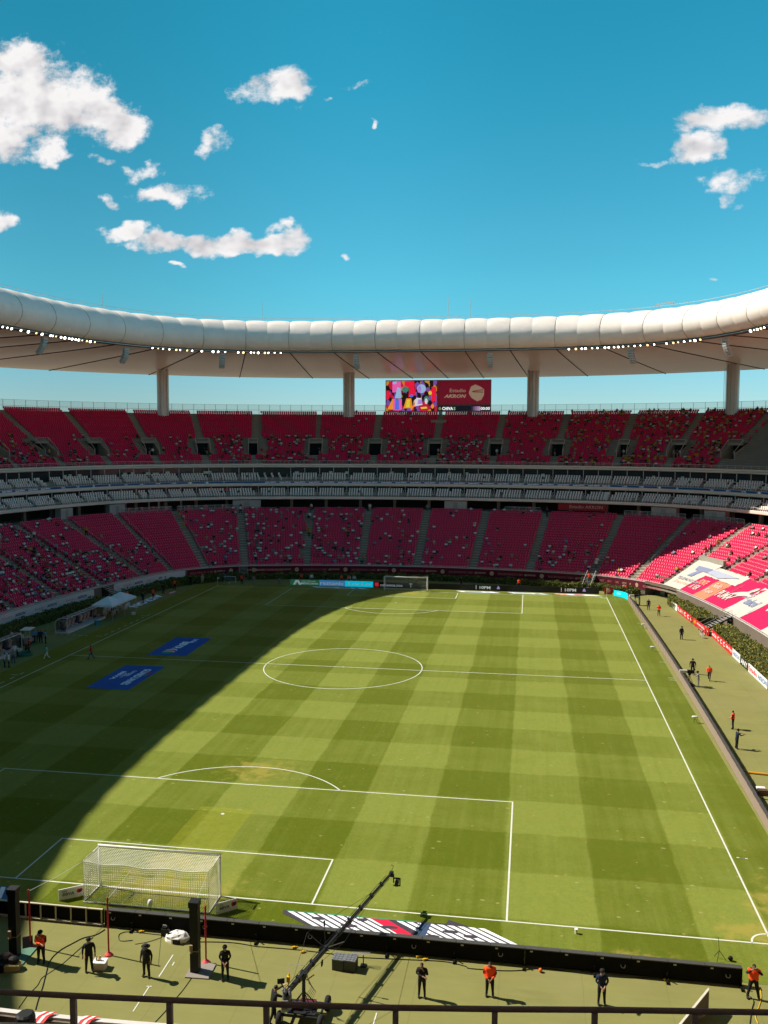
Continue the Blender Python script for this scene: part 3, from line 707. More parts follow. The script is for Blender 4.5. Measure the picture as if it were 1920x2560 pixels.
# outer drum of the bowl below the rear walkway
mb = MB(); sweep(mb, rect(UT+3.2, UT+3.6, -.3, UZT), -180, 180, 6.0); obj('outer_wall', mb, CONC, UPPER)
# ---------------------------------------------------------------- roof: fabric ring with a padded inner edge
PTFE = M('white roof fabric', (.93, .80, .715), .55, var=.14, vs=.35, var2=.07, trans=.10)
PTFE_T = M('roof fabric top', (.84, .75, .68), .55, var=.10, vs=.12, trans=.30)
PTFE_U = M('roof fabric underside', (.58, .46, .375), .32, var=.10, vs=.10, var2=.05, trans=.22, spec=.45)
SEAM = M('roof seam', (.05, .042, .036), .7)
ROOF = thing('roof_canopy', 'white fabric ring roof with padded rolled inner edge above all the stands', 'roof')
IA, IB, IN, IZ = 58., 72., 3.5, 43.0
OA, OB, ON, OZ = 115., 131., 2.3, 41.8
def sup(t, a, b, n):
    c, s = math.cos(t), math.sin(t); return a*math.copysign(abs(c)**(2/n), c), b*math.copysign(abs(s)**(2/n), s)
_T = np.linspace(0, 2*math.pi, 24001); _XY = np.array([sup(t, IA, IB, IN) for t in _T]); _SL = np.concatenate([[0], np.cumsum(np.hypot(*np.diff(_XY, axis=0).T))])
PERI = _SL[-1]; NSEG = int(round(PERI/8.4))
def inner(s):
    """point and outward normal at arc length s (s=0 at the far apex, growing to the left)"""
    s0 = (s+PERI/4) % PERI; x = np.interp(s0, _SL, _XY[:, 0]); y = np.interp(s0, _SL, _XY[:, 1])
    nx = math.copysign(abs(x/IA)**(IN-1)/IA, x); ny = math.copysign(abs(y/IB)**(IN-1)/IB, y); L = math.hypot(nx, ny)
    return x, y, nx/L, ny/L
def outer_dist(s):
    x, y, nx, ny = inner(s); lo, hi = 10., 90.
    for _ in range(40):
        m = (lo+hi)/2; F = abs((x+nx*m)/OA)**ON+abs((y+ny*m)/OB)**ON
        if F < 1: lo = m
        else: hi = m
    return lo
def rp(s, d, z): x, y, nx, ny = inner(s); return (x+nx*d, 52.5+y+ny*d, z)
TUBE = [(.55, 43.15), (-.5, 43.35), (-1.35, 43.9), (-1.95, 44.7), (-2.15, 45.6), (-2.0, 46.45), (-1.5, 47.3), (-.75, 48.0), (.3, 48.6), (1.7, 49.0), (3.4, 49.2), (5.5, 49.3)]
def tube_panel(s0, s1, nu=8):
    mb = MB(); n = len(TUBE); cx, cz = 1.6, 46.0
    for i in range(nu+1):
        u = i/nu; bul = math.sin(math.pi*u)**.45
        for k, (d, z) in enumerate(TUBE):
            dx, dz = d-cx, z-cz; L = math.hypot(dx, dz)
            # two pillows: below and above the crease cable at point 6
            v = k/6 if k <= 6 else (k-6)/(n-1-6)
            b = (.24 if k > 6 else .14)*bul*math.sin(math.pi*min(1, max(0, v)))**.7
            mb.v.append(rp(s0+(s1-s0)*u, d+dx/L*b, z+dz/L*b))
    mb.f = [(i*n+k, (i+1)*n+k, (i+1)*n+k+1, i*n+k+1) for i in range(nu) for k in range(n-1)]; mb.m = [0]*len(mb.f)
    return mb
NT_ = NSEG*2
for i in range(NT_):
    obj('edge_panel', tube_panel(i*PERI/NT_, (i+1)*PERI/NT_), PTFE, ROOF, smooth=True)
TSEAM = M('edge seam', (.30, .25, .22), .7)
for i in range(0, NT_, 2):
    sm = MB(); sm.tube([rp(i*PERI/NT_, d*1.012-.02, z+(.02 if z > 46 else 0.)) for d, z in TUBE], .035, 4); obj('edge_seam', sm, TSEAM, ROOF)
def under_z(v, D, bul):       # underside profile from the inner edge (v=0) to the outer rim
    return 43.05+(OZ-43.05)*(v**.85)-bul
OD = {}
for i in range(NSEG):
    s0, s1 = i*PERI/NSEG, (i+1)*PERI/NSEG; nu, nv = 6, 12; mb = MB(); mt = MB()
    for a in range(nu+1):
        u = a/nu; s = s0+(s1-s0)*u; D = outer_dist(s); bl = math.sin(math.pi*u)
        for b in range(nv+1):
            v = b/nv; mb.v.append(rp(s, .9+(D-.9)*v, under_z(v, D, .45*bl*math.sin(math.pi*v)**.5 if v < 1 else 0.)))
        for b in range(nv+1):
            v = b/nv; mt.v.append(rp(s, 5.3+(D+1.5-5.3)*v, 49.3+3.2*math.sin(math.pi*v*.8)-(49.3-42.3)*v**2.2+.25*bl))
        mb.v.append(rp(s, D+1.2, OZ+.4)); mt.v.append(rp(s, D+1.5, OZ+.5))
    n = nv+2
    for m in (mb, mt): m.f = [(a*n+b, (a+1)*n+b, (a+1)*n+b+1, a*n+b+1) for a in range(nu) for b in range(n-1)]; m.m = [0]*len(m.f)
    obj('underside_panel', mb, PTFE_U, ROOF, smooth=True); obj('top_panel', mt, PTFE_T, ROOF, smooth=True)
    D = outer_dist(s0); sm = MB(); sm.tube([rp(s0, .9+(D-.9)*v/8, under_z(v/8, D, 0)-.06) for v in range(9)], .10, 5); obj('seam_cable', sm, SEAM, ROOF)
mb = MB()        # dark lamp gutter under the padded edge
N = 220
def ringsweep(mb, prof, s0, s1, n, closed=True):
    k = len(prof); vs = []
    for i in range(n+1): vs += [rp(s0+(s1-s0)*i/n, d, z) for d, z in prof]
    mb.add(vs, [(i*k+j, (i+1)*k+j, (i+1)*k+(j+1) % k, i*k+(j+1) % k) for i in range(n) for j in range(k if closed else k-1)])
ringsweep(mb, [(-.55, 42.95), (-.55, 43.3), (.9, 43.3), (.9, 42.95)], 0, PERI, N); obj('lamp_gutter', mb, M('gutter metal', (.10, .085, .075), .6, var=.3), ROOF)
mb = MB(); ringsweep(mb, [(-.62, 42.98), (-.62, 43.10), (-.56, 43.10), (-.56, 42.98)], 0, PERI, N); obj('gutter_rail', mb, STEEL, ROOF)
# thin cable line and masts on top
mb = MB(); mb.tube([rp(s, 2.0, 49.75) for s in np.linspace(-110, 110, 90)], .04, 4); obj('roof_cable', mb, STEEL, ROOF)
def near_s(u, z, d=0.):       # arc length whose edge point stands over photo column u
    best = None
    for s in np.linspace(-130, 130, 2601):
        q = np.array(rp(s, d, z))-CAMP; f = q@AF; uu = 960+FPX*(q@AR)/f
        if best is None or abs(uu-u) < best[0]: best = (abs(uu-u), s)
    return best[1]
for u, h in ((t1(443, 0)[0], 3.0), (t1(1133, 0)[0], 4.6), (t2(278, 0)[0], 5.0), (t2(372, 0)[0], 4.2)):
    s = near_s(u, 50., 4.); mb = MB(); mb.tube([rp(s, 4., 49.3), rp(s, 4., 49.9+h*.75)], .05, 4); obj('roof_mast', mb, STEEL, ROOF)
s = near_s(t2(1220, 0)[0], 50., 4.); mb = MB(); mb.beam(rp(s-1.6, 4., 50.6), rp(s+1.6, 4., 50.4), .7, .08); mb.beam(rp(s-1.2, 4., 49.2), rp(s-1.2, 4., 50.6), .06, .06); mb.beam(rp(s+1.2, 4., 49.2), rp(s+1.2, 4., 50.4), .06, .06); obj('roof_gantry', mb, STEEL, ROOF)
# columns
COLM = M('column cladding', (.62, .56, .52), .35, metal=.4, var=.15, vs=.4)
def cladding():
    m = COLM; return m
for u, lab in ((353, 'first'), (754, 'second'), (1151, 'third'), (1580, 'fourth')):
    uu = u*1920/1659; best = None
    for p in np.linspace(-70, 70, 1401):
        q = np.array(P3(p, 45.6, 32.))-CAMP; f = q@AF; w = 960+FPX*(q@AR)/f
        if best is None or abs(w-uu) < best[0]: best = (abs(w-uu), p)
    p = best[1]; x, y = bowl(p, 45.9)
    c = thing('roof_column', {'first': 'roof column above the empty red seats, farthest from the big screen', 'second': 'roof column between the big screen and the empty red seats', 'third': 'roof column between the big screen and the yellow crowd', 'fourth': 'roof column with a ladder beside the bare concrete bay'}[lab], 'column', (x, y, 30.2), face_in(p), 'roof columns along the top row')
    mb = MB(); n = 20; ring = []
    for z in (0, 1.0, 6, 13.2):
        ring += [((1.38+(.10 if z == 0 else 0))*math.cos(2*math.pi*k/n), (1.0)*math.sin(2*math.pi*k/n), z) for k in range(n)]
    mb.add(ring, [(i*n+k, i*n+(k+1) % n, (i+1)*n+(k+1) % n, (i+1)*n+k) for i in range(3) for k in range(n)]); obj('shaft', mb, COLM, c, smooth=True)
    mb = MB()
    for a in (-.75, 0., .75): mb.tube([(a, -math.sqrt(1-(a/1.38)**2)-.03, .3), (a, -math.sqrt(1-(a/1.38)**2)-.03, 13.)], .06, 5)
    obj('fin', mb, STEEL, c)
    mb = MB(); mb.box((0, 0, .2), (3.4, 2.6, .9)); obj('plinth', mb, CONC, c)
    if lab == 'fourth':
        mb = MB()
        for a in (-1.75, -1.45): mb.tube([(a, -.3, 0), (a, -.3, 11)], .03, 4)
        for k in range(24): mb.tube([(-1.75, -.3, .4+k*.45), (-1.45, -.3, .4+k*.45)], .02, 4)
        obj('ladder', mb, STEEL, c)
# floodlights hanging in the gutter, lit
LAMPB = M('floodlight housing', (.05, .05, .05), .5)
def lampmat(n, c, e): return M(n, c, .4, emit=e, var=0.)
LM = [lampmat('lit lens warm', (1., .66, .28), 2.2), lampmat('lit lens white', (1., .94, .80), 5.), lampmat('lit lens cool', (.78, .90, 1.), 9.)]
def lamp_mesh(k):
    mb = MB(); mb.lathe((0, 0, 0), [(.08, .30), (.22, .12), (.25, -.08), (.22, -.14)], 10, 0); mb.lathe((0, 0, 0), [(.20, -.145), (.18, -.16)], 10, 1); return mb.mesh('floodlight', [LAMPB, LM[k]])
LMESH = [lamp_mesh(k) for k in range(3)]
runs = [('left', [(0, 0), (20, 0), (38, 0), (80, 0), (112, 0), (147, 1), (172, 0), (208, 0), (220, 2), (234, 1), (255, 0), (270, 0), (290, 0), (302, 0), (318, 2), (332, 0), (347, 1), (367, 1), (382, 0), (402, 1)], t1),
        ('midleft', [(653, 0), (678, 1), (700, 0), (727, 0), (757, 1), (775, 0), (805, 1), (828, 2), (870, 0), (918, 2), (940, 0), (972, 0), (1028, 0), (1050, 1), (1085, 0), (1097, 0), (1115, 0), (1145, 1), (1160, 0), (1187, 0), (1213, 0)], t1),
        ('right', [(800, 0), (832, 1), (857, 0), (873, 0), (903, 0), (925, 0), (958, 0), (975, 0), (997, 0), (1017, 0), (1038, 0), (1060, 1), (1088, 0), (1113, 0), (1145, 1), (1173, 0), (1228, 0), (1258, 1), (1277, 1), (1305, 0), (1330, 2), (1352, 2), (1375, 1)], t2),
        ('farright', [(1595, 0), (1610, 0), (1625, 0), (1640, 1), (1655, 0)], t2)]
LABL = {'left': 'lit round floodlight in the run nearest the left touchline corner', 'midleft': 'lit round floodlight in the run above the left exit columns of the far end', 'right': 'lit round floodlight in the run by the column beside the yellow crowd', 'farright': 'lit round floodlight in the short run past the hanging speaker by the bare bay'}
for nm, lst, tr in runs:
    for a, k in lst:
        s = near_s(tr(a, 0)[0], 43., -.5); x, y, z = rp(s, -.85, 42.85); _, _, nx, ny = inner(s)
        mi = {0: 1, 1: 0, 2: 2}[k]
        o = tag(link('floodlight', LMESH[mi]), LABL[nm].replace('lit round', ('amber', 'white', 'bluish')[mi]), 'floodlight', ('amber', 'white', 'bluish')[mi]+' floodlights under the roof edge, '+nm+' run')
        dv = Vector((CAMP[0]*.2, 52.5, 0))-Vector((x, y, z)); o.location = (x, y, z); o.rotation_euler = dv.to_track_quat('-Z', 'Y').to_euler(); o.scale = (random.uniform(.6, 1.15),)*3
        b = MB(); b.beam((0, 0, .2), (0, 0, .5), .06, .06); 
# hanging curved speaker columns
SPK = M('pale speaker housing', (.52, .50, .48), .5, var=.1)
for u, lab in ((t1(185, 0)[0], 'curved speaker column hanging beside the first run of lamps'), (t1(540, 0)[0], 'curved speaker column hanging in the gap between the two left runs of lamps'), (t1(960, 0)[0], 'curved speaker column hanging between the first two roof columns'), (t1(1540, 0)[0], 'curved speaker column hanging beside the roof column left of the big screen'), (t2(458, 0)[0], 'curved speaker column hanging over the right end of the big screen'), (t2(1070, 0)[0], 'curved speaker column hanging in the right run of lamps'), (t2(1480, 0)[0], 'curved speaker column hanging beside the column with the ladder')):
    s = near_s(u, 42.5, .6); x, y, nx, ny = inner(s)
    c = thing('speaker_column', lab, 'speaker', rp(s, .35, 42.9), math.atan2(-ny, -nx)+math.pi/2, 'speaker columns under the roof edge')
    # local +y points outward here (the column bends back under the roof)
    prev = (0, 0, -.35); hang = MB(); hang.tube([(0, 0, .1), (0, 0, -.4)], .04, 4); obj('hanger', hang, STEEL, c)
    a = 0.
    for k in range(7):
        L = .42; mid = (0, prev[1]+math.sin(a)*L/2, prev[2]-math.cos(a)*L/2)
        m = MB(); m.box(mid, (1.0, .55, .38), 0, 0, (a, 'X')); m.box((0, mid[1]-.28*math.cos(a), mid[2]-.28*math.sin(a)), (.86, .03, .28), 0, 0, (a, 'X')); obj('speaker_box', m, SPK, c)
        prev = (0, prev[1]+math.sin(a)*L, prev[2]-math.cos(a)*L); a += R(9)
# ---------------------------------------------------------------- people
def skin_eval(verts, edges, radii, sub, root=0):
    me = bpy.data.meshes.new('body'); me.from_pydata(verts, edges, []); o = bpy.data.objects.new('body', me); COL.objects.link(o)
    o.modifiers.new('skin', 'SKIN')
    if sub: md = o.modifiers.new('sub', 'SUBSURF'); md.levels = sub; md.render_levels = sub
    sk = me.skin_vertices[0].data
    for i, r in enumerate(radii): sk[i].radius = r if isinstance(r, tuple) else (r, r); sk[i].use_root = (i == root)
    dg = bpy.context.evaluated_depsgraph_get(); dg.update()
    out = bpy.data.meshes.new_from_object(o.evaluated_get(dg)); bpy.data.objects.remove(o); bpy.data.meshes.remove(me)
    out.materials.clear()
    return out
BODY = {}
def body(pose):
    """one continuous figure 1.74 m tall facing local -y; material slots: shirt, trousers, skin, hair, shoes"""
    if pose in BODY: return BODY[pose]
    V = []; E = []; RAD = []; TY = []
    def v(p, r, ty, par=None):
        V.append(p); RAD.append(r); TY.append(ty); i = len(V)-1
        if par is not None: E.append((par, i))
        return i
    dz = {'crouch': -.48, 'sit': -.42}.get(pose, 0.)
    lean = {'crouch': -.16, 'operate': -.05, 'walk': -.04, 'push': -.10}.get(pose, 0.)
    pel = v((0, 0, .95+dz), (.155, .115), 1); sp = v((0, lean*.4, 1.13+dz), (.15, .11), 0, pel); ch = v((0, lean*.8, 1.33+dz), (.185, .125), 0, sp)
    nb = v((0, lean, 1.455+dz), (.10, .085), 0, ch); nk = v((0, lean-.01, 1.52+dz), .058, 2, nb)
    h1 = v((0, lean-.035, 1.60+dz), (.078, .092), 2, nk); h2 = v((0, lean-.02, 1.685+dz), (.078, .092), 3, h1); h3 = v((0, lean-.01, 1.725+dz), (.05, .06), 3, h2)
    v((0, lean-.135, 1.605+dz), .014, 2, h1)
    arms = {'clasp': (((.24, -.02, 1.18), (.07, -.20, .98)), ((-.24, -.02, 1.18), (-.05, -.21, .99))),
            'down': (((.245, .03, 1.17), (.255, -.04, .90)), ((-.245, .03, 1.17), (-.255, -.04, .90))),
            'face': (((.25, -.10, 1.20), (.06, -.20, 1.50)), ((-.24, .0, 1.18), (.10, -.20, 1.16))),
            'operate': (((.26, -.18, 1.25), (.16, -.42, 1.30)), ((-.26, -.18, 1.25), (-.16, -.42, 1.30))),
            'push': (((.24, -.24, 1.32), (.14, -.46, 1.52)), ((-.24, -.24, 1.30), (-.12, -.48, 1.46))),
            'walk': (((.235, .10, 1.18), (.22, -.06, .95)), ((-.235, -.06, 1.18), (-.22, -.26, 1.02))),
            'crouch': (((.25, -.30, 1.15), (.10, -.48, 1.30)), ((-.25, -.30, 1.15), (-.10, -.48, 1.30))),
            'sit': (((.24, -.08, 1.15), (.13, -.32, .98)), ((-.24, -.08, 1.15), (-.13, -.32, .98))),
            'cross': (((.26, -.06, 1.17), (-.06, -.22, 1.18)), ((-.26, -.06, 1.17), (.08, -.20, 1.14))),
            'both_up': (((.28, -.16, 1.32), (.07, -.22, 1.58)), ((-.28, -.16, 1.32), (-.07, -.22, 1.58)))}[pose]
    for k, s in ((0, 1), (1, -1)):
        (ex, ey, ez), (wx, wy, wz) = arms[k]
        sh = v((s*.175, lean*.9, 1.41+dz), (.075, .075), 0, ch); el = v((ex, ey+lean*.6, ez+dz), .047, 0, sh); wr = v((wx, wy+lean*.6, wz+dz), .033, 2, el)
        f = Vector(V[wr])-Vector(V[el]); f.normalize(); sd = f.cross(Vector((0, 0, 1)));  sd = sd.normalized() if sd.length > .05 else Vector((0, 1, 0)); up = sd.cross(f)
        W0 = Vector(V[wr]); pa = v(tuple(W0+f*.075), (.042, .026), 2, wr)
        for j, L in ((-1.5, .062), (-.5, .075), (.5, .078), (1.5, .068)):
            a = v(tuple(W0+f*.115+sd*j*.019), .0095, 2, pa); v(tuple(W0+f*(.115+L*.8)+sd*j*.021-up*.025), .008, 2, a)
        a = v(tuple(W0+f*.055+sd*.05*s), .011, 2, pa); v(tuple(W0+f*.095+sd*.065*s-up*.015), .009, 2, a)
    legs = {'walk': (((.095, -.17, .52), (.10, -.30, .12)), ((-.095, .02, .50), (-.10, .30, .17))), 'crouch': (((.13, -.30, .48), (.12, -.10, .09)), ((-.13, -.16, .20), (-.12, .22, .10))),
            'sit': (((.11, -.44, .52), (.12, -.42, .09)), ((-.11, -.44, .52), (-.12, -.42, .09))), 'push': (((.12, -.12, .50), (.13, -.14, .09)), ((-.12, .06, .50), (-.13, .22, .10))),
            'both_up': (((.14, -.01, .50), (.20, .02, .09)), ((-.14, -.01, .50), (-.20, .02, .09)))}.get(pose, (((.105, -.01, .50), (.125, .02, .09)), ((-.105, -.01, .50), (-.125, .02, .09))))
    for k, s in ((0, 1), (1, -1)):
        kn, an = legs[k]
        hp = v((s*.09, 0, .87+dz), .098, 1, pel); kk = v(kn, .066, 1, hp); aa = v(an, .046, 1, kk); v((an[0]+s*.012, an[1]-.15, an[2]-.05), (.042, .036), 4, aa); v((an[0], an[1]+.045, an[2]-.05), (.04, .036), 4, aa)
    me = skin_eval(V, E, RAD, 1)
    PV = [Vector(p) for p in V]; seg = [(PV[a], PV[b], TY[b] if TY[b] != 2 or TY[a] == 2 else 2) for a, b in E]
    seg = [(a, b, (t if not (t == 2 and TY[E[i][0]] == 0 and b.z < 1.45+dz and 'x' == 'x' and False) else 0)) for i, (a, b, t) in enumerate(seg)]
    mi = []
    for f in me.polygons:
        c = f.center; best = (9, 0)
        for i, (a, b, t) in enumerate(seg):
            ab = b-a; u = max(0, min(1, (c-a).dot(ab)/max(1e-9, ab.length_squared))); d = (c-a-ab*u).length
            if d < best[0]:
                tt = t
                if E[i][0] and TY[E[i][0]] == 0 and t == 2 and u < SLEEVE: tt = 0
                best = (d, tt)
        mi.append(best[1])
    for m in range(5): me.materials.append(None)
    me.polygons.foreach_set('material_index', mi); me.polygons.foreach_set('use_smooth', [True]*len(mi)); me.update()
    # vest / jacket shell over the torso
    nrm = [v_.normal.copy() for v_ in me.vertices]; vb = MB(); idx = {}
    for f in me.polygons:
        c = f.center
        if mi[f.index] in (0, 1) and 1.02+dz < c.z < 1.47+dz and abs(c.x) < .215 and abs(c.y-lean*.6) < .2:
            q = []
            for i in f.vertices:
                if i not in idx: idx[i] = len(vb.v); co = me.vertices[i].co+nrm[i]*.02; vb.v.append(tuple(co))
                q.append(idx[i])
            vb.f.append(q); vb.m.append(0)
    BODY[pose] = (me, vb.mesh('vest', [], True), (lean-.025, 1.66+dz)); BODY[pose][1].materials.append(None)
    return BODY[pose]
SLEEVE = .8
CL = lambda n, c, r=.85: M('cloth '+n, c, r, var=.22, vs=9., var2=.1)
SKINM = [M('skin a', (.36, .20, .13), .6, var=.1), M('skin b', (.24, .125, .075), .6, var=.1), M('skin c', (.46, .28, .19), .6, var=.1)]
HAIR = M('dark hair', (.012, .009, .008), .6, var=.2)
CBLACK, CNAVY, CGREY, CWHITE, CBLUE, CRED, CBEIGE, CTEAL, CYEL, CORA, CJEAN, CPINK, CTAN = CL('black', (.012, .012, .014)), CL('navy', (.012, .02, .05)), CL('grey', (.24, .24, .24)), CL('white', (.68, .68, .70)), CL('light blue', (.10, .30, .52)), CL('red', (.55, .02, .03)), CL('beige', (.48, .42, .30)), CL('teal', (.10, .48, .42)), CL('gold', (.50, .29, .03)), M('hi-vis orange', (1.0, .085, .014), .7, var=.15, vs=8.), CL('denim', (.06, .10, .19)), CL('pink', (.55, .36, .36)), CL('tan', (.38, .28, .18))
SHOE = M('shoe', (.02, .02, .02), .5)
STRIPE = M('reflective tape', (.75, .75, .62), .3, var=.1)
def capmesh(brim=True, wide=False):
    mb = MB(); mb.lathe((0, 0, 0), [(.105, -.01), (.108, .03), (.085, .085), (.03, .108)], 12)
    if wide: mb.lathe((0, 0, 0), [(.105, .0), (.19, -.015), (.19, -.005), (.10, .012)], 14)
    elif brim: mb.add([(-.08, -.07, .0), (.08, -.07, .0), (.065, -.19, -.012), (0, -.215, -.015), (-.065, -.19, -.012)]+[(-.08, -.07, .01), (.08, -.07, .01), (.065, -.19, 0), (0, -.215, -.004), (-.065, -.19, 0)], [(0, 1, 2, 3, 4), (9, 8, 7, 6, 5), (1, 2, 7, 6), (2, 3, 8, 7), (3, 4, 9, 8), (4, 0, 5, 9)])
    return mb
CAPS = {}; BODYN = []; BULK = (1.12, 1.22, 1.16, 1.26, 1.10)
def person(label, loc, face, pose='down', shirt=None, pants=None, vest=None, hat=None, skin=0, shoes=None, scale=1., group=None, z=0., hatm=None):
    """face: compass angle of the looking direction in degrees, 0 = +y, 90 = +x"""
    me, vm, (hy, hz) = body(pose)
    o = tag(link('person', me), label, 'person', group); o.location = (loc[0], loc[1], z); o.rotation_euler = (0, 0, math.pi-R(face)); o.scale = (scale*BULK[len(BODYN) % 5], scale*1.16, scale); BODYN.append(1)
    for i, m in enumerate((shirt or CBLACK, pants or CBLACK, SKINM[skin], HAIR, shoes or SHOE)): o.material_slots[i].link = 'OBJECT'; o.material_slots[i].material = m
    if vest:
        v = link('vest', vm, o); v.material_slots[0].link = 'OBJECT'; v.material_slots[0].material = vest
    if hat:
        if hat not in CAPS: CAPS[hat] = capmesh(hat == 'cap', hat == 'wide').mesh('hat', [CBLACK], True)
        h = link('hat', CAPS[hat], o); h.location = (0, hy, hz+.01); h.material_slots[0].link = 'OBJECT'; h.material_slots[0].material = hatm or CBLACK
    return o
# ---- seated crowd
def seated():
    V = [(0, .24, .52), (0, .27, .78), (0, .25, .93), (0, .22, 1.0), (0, .20, 1.10), (0, .21, 1.17)]
    RD = [(.16, .12), (.17, .11), (.10, .08), .05, (.085, .095), (.06, .07)]; E = [(0, 1), (1, 2), (2, 3), (3, 4), (4, 5)]; TY = [1, 0, 0, 2, 2, 3]
    for s in (1, -1):
        n = len(V); V += [(s*.18, .25, .88), (s*.24, .14, .66), (s*.10, -.06, .58), (s*.10, -.16, .50), (s*.11, -.18, .08)]
        RD += [.07, .05, .04, .075, .05]; E += [(1, n), (n, n+1), (n+1, n+2), (0, n+3), (n+3, n+4)]; TY += [0, 0, 2, 1, 1]
    me = skin_eval(V, E, RD, 0); me.calc_loop_triangles()
    P = [Vector(p) for p in V]; tri = np.array([t.vertices[:] for t in me.loop_triangles]); co = np.array([v.co[:] for v in me.vertices]); mi = []
    for t in tri:
        c = Vector(co[list(t)].mean(0)); best = (9, 0)
        for a, b in E:
            ab = P[b]-P[a]; u = max(0, min(1, (c-P[a]).dot(ab)/ab.length_squared)); d = (c-P[a]-ab*u).length
            if d < best[0]: best = (d, TY[b])
        mi.append(best[1])
    return co, tri, np.array(mi)
SV, SF, SM = seated()
SHIRTS = [CWHITE, CRED, CBLACK, CGREY, CNAVY, CYEL, CBLUE, CPINK, CTAN, CTEAL]
SHN = ['white', 'red', 'black', 'grey', 'navy', 'yellow', 'light blue', 'pink', 'tan', 'teal']
PAL_L = [.40, .10, .15, .10, .07, .03, .05, .07, .03, .0]; PAL_Y = [.10, .04, .16, .08, .12, .44, .03, .0, .03, .0]; PAL_M = [.26, .07, .22, .15, .09, .10, .05, .03, .03, .0]
def choose(pal): return random.choices(range(10), pal)[0]
def density_l(p, i):
    for a, b, lo, hi in ((-97, -82.3, .30, .22), (-82.3, -79.2, .27, .20), (-79.2, -76.1, .20, .05), (-76.1, -59, .12, .01), (-59, -40.6, .0, .0), (-40.6, -21, .13, .09), (-21, -11, .17, .12), (-11, -5.5, .17, .12), (-5.5, 0, .13, .06), (0, 5.5, .10, .03), (5.5, 11, .08, .02), (11, 21, .11, .02), (21, 40.6, .05, .01), (40.6, 59, .03, .04), (59, 97, .04, .05)):
        if a <= p < b: return lo if i < 12 else hi
    return 0
def density_u(p, i):
    for a, b, lo, hi in ((-88, -66, .22, .0), (-66, -53.6, .10, .0), (-53.6, -41.2, .06, .0), (-41.2, -28.9, .08, .0), (-28.9, -16.6, .24, .0), (-16.6, -10.8, .22, .0), (-10.8, -5.4, .22, .02), (-5.4, 0, .22, .02), (0, 5.4, .30, .0), (5.4, 10.8, .14, .09), (10.8, 16.6, .24, .20), (16.6, 28.9, .29, .27), (28.9, 41.2, .26, .22), (41.2, 80, .0, .0)):
        if a <= p < b: return lo if i < 13 else hi
    return 0
crowd = []
for blk in ALL_L:
    for p, d, z, i in blk:
        if random.random() < density_l(p, i)*(1.25 if random.random() < .5 else .8): crowd.append((p, d, z, choose(PAL_L), 'lower', i))
for blk in ALL_U:
    for p, d, z, i in blk:
        if random.random() < density_u(p, i): crowd.append((p, d, z, choose(PAL_Y if p > 8 else PAL_M), 'upper', i))
def in_view(q):
    q = np.array(q)-CAMP; f = q@AF; return f > 0 and -30 < 960+FPX*(q@AR)/f < 1950
crowd = [c for c in crowd if in_view(P3(c[0], c[1], c[2]))]
crowd.sort(key=lambda c: np.linalg.norm(np.array(P3(c[0], c[1], c[2]))-CAMP))
PANTS = [CBLACK, CJEAN, CTAN]
crowd_mats = SHIRTS+PANTS+SKINM+[HAIR]
def crowd_mi(sh, pa, sk): return np.choose(SM, [sh, 10+pa, 13+sk, 16, 16])
sitm = {}
ROWN = ['first', 'second', 'third', 'fourth', 'fifth', 'sixth', 'seventh', 'eighth', 'ninth', 'tenth', 'eleventh', 'twelfth', 'thirteenth', 'fourteenth', 'fifteenth', 'sixteenth', 'seventeenth', 'eighteenth', 'nineteenth', 'twentieth', 'twenty-first', 'twenty-second', 'twenty-third', 'twenty-fourth', 'twenty-fifth', 'twenty-sixth']
def where(c):
    if c[4] == 'upper': return 'in the upper stand'
    p = c[0]
    if p < -82.3: return 'in the lower stand behind the team benches'
    if p < -76.1: return 'in the lower stand over the white wall banner'
    if p < -59: return 'in the lower corner block beside the white tent'
    if p > 59: return 'in the sunlit red seats above the covers'
    return 'in the lower stand behind the far goal'
for c in crowd[:295]:
    k = (c[3], random.randrange(3), random.randrange(3))
    if k not in sitm: sitm[k] = npmesh('seated_spectator', SV, SF, crowd_mats, crowd_mi(*k), True)
    o = tag(link('seated_spectator', sitm[k]), 'spectator in %s, %s row %s' % (SHN[c[3]], ROWN[c[5]], where(c)), 'person', '%s tops in the %s row %s' % (SHN[c[3]], ROWN[c[5]], where(c)))
    o.location = P3(c[0], c[1], c[2]); o.rotation_euler = (0, 0, face_in(c[0])+random.uniform(-.3, .3)); s = random.uniform(.94, 1.06); o.scale = (s, s, s)
rest = crowd[295:]
pos = np.array([P3(c[0], c[1], c[2]) for c in rest]); ang = np.array([face_in(c[0])+random.uniform(-.35, .35) for c in rest])
V, F = scatter(SV, SF, pos, ang, RNG.uniform(.93, 1.08, len(rest)))
MI = np.concatenate([crowd_mi(c[3], random.randrange(3), random.randrange(3)) for c in rest])
tag(link('crowd', npmesh('crowd', V, F, crowd_mats, MI, True)), 'crowd of seated spectators scattered over the far stands', 'crowd', None, 'stuff')
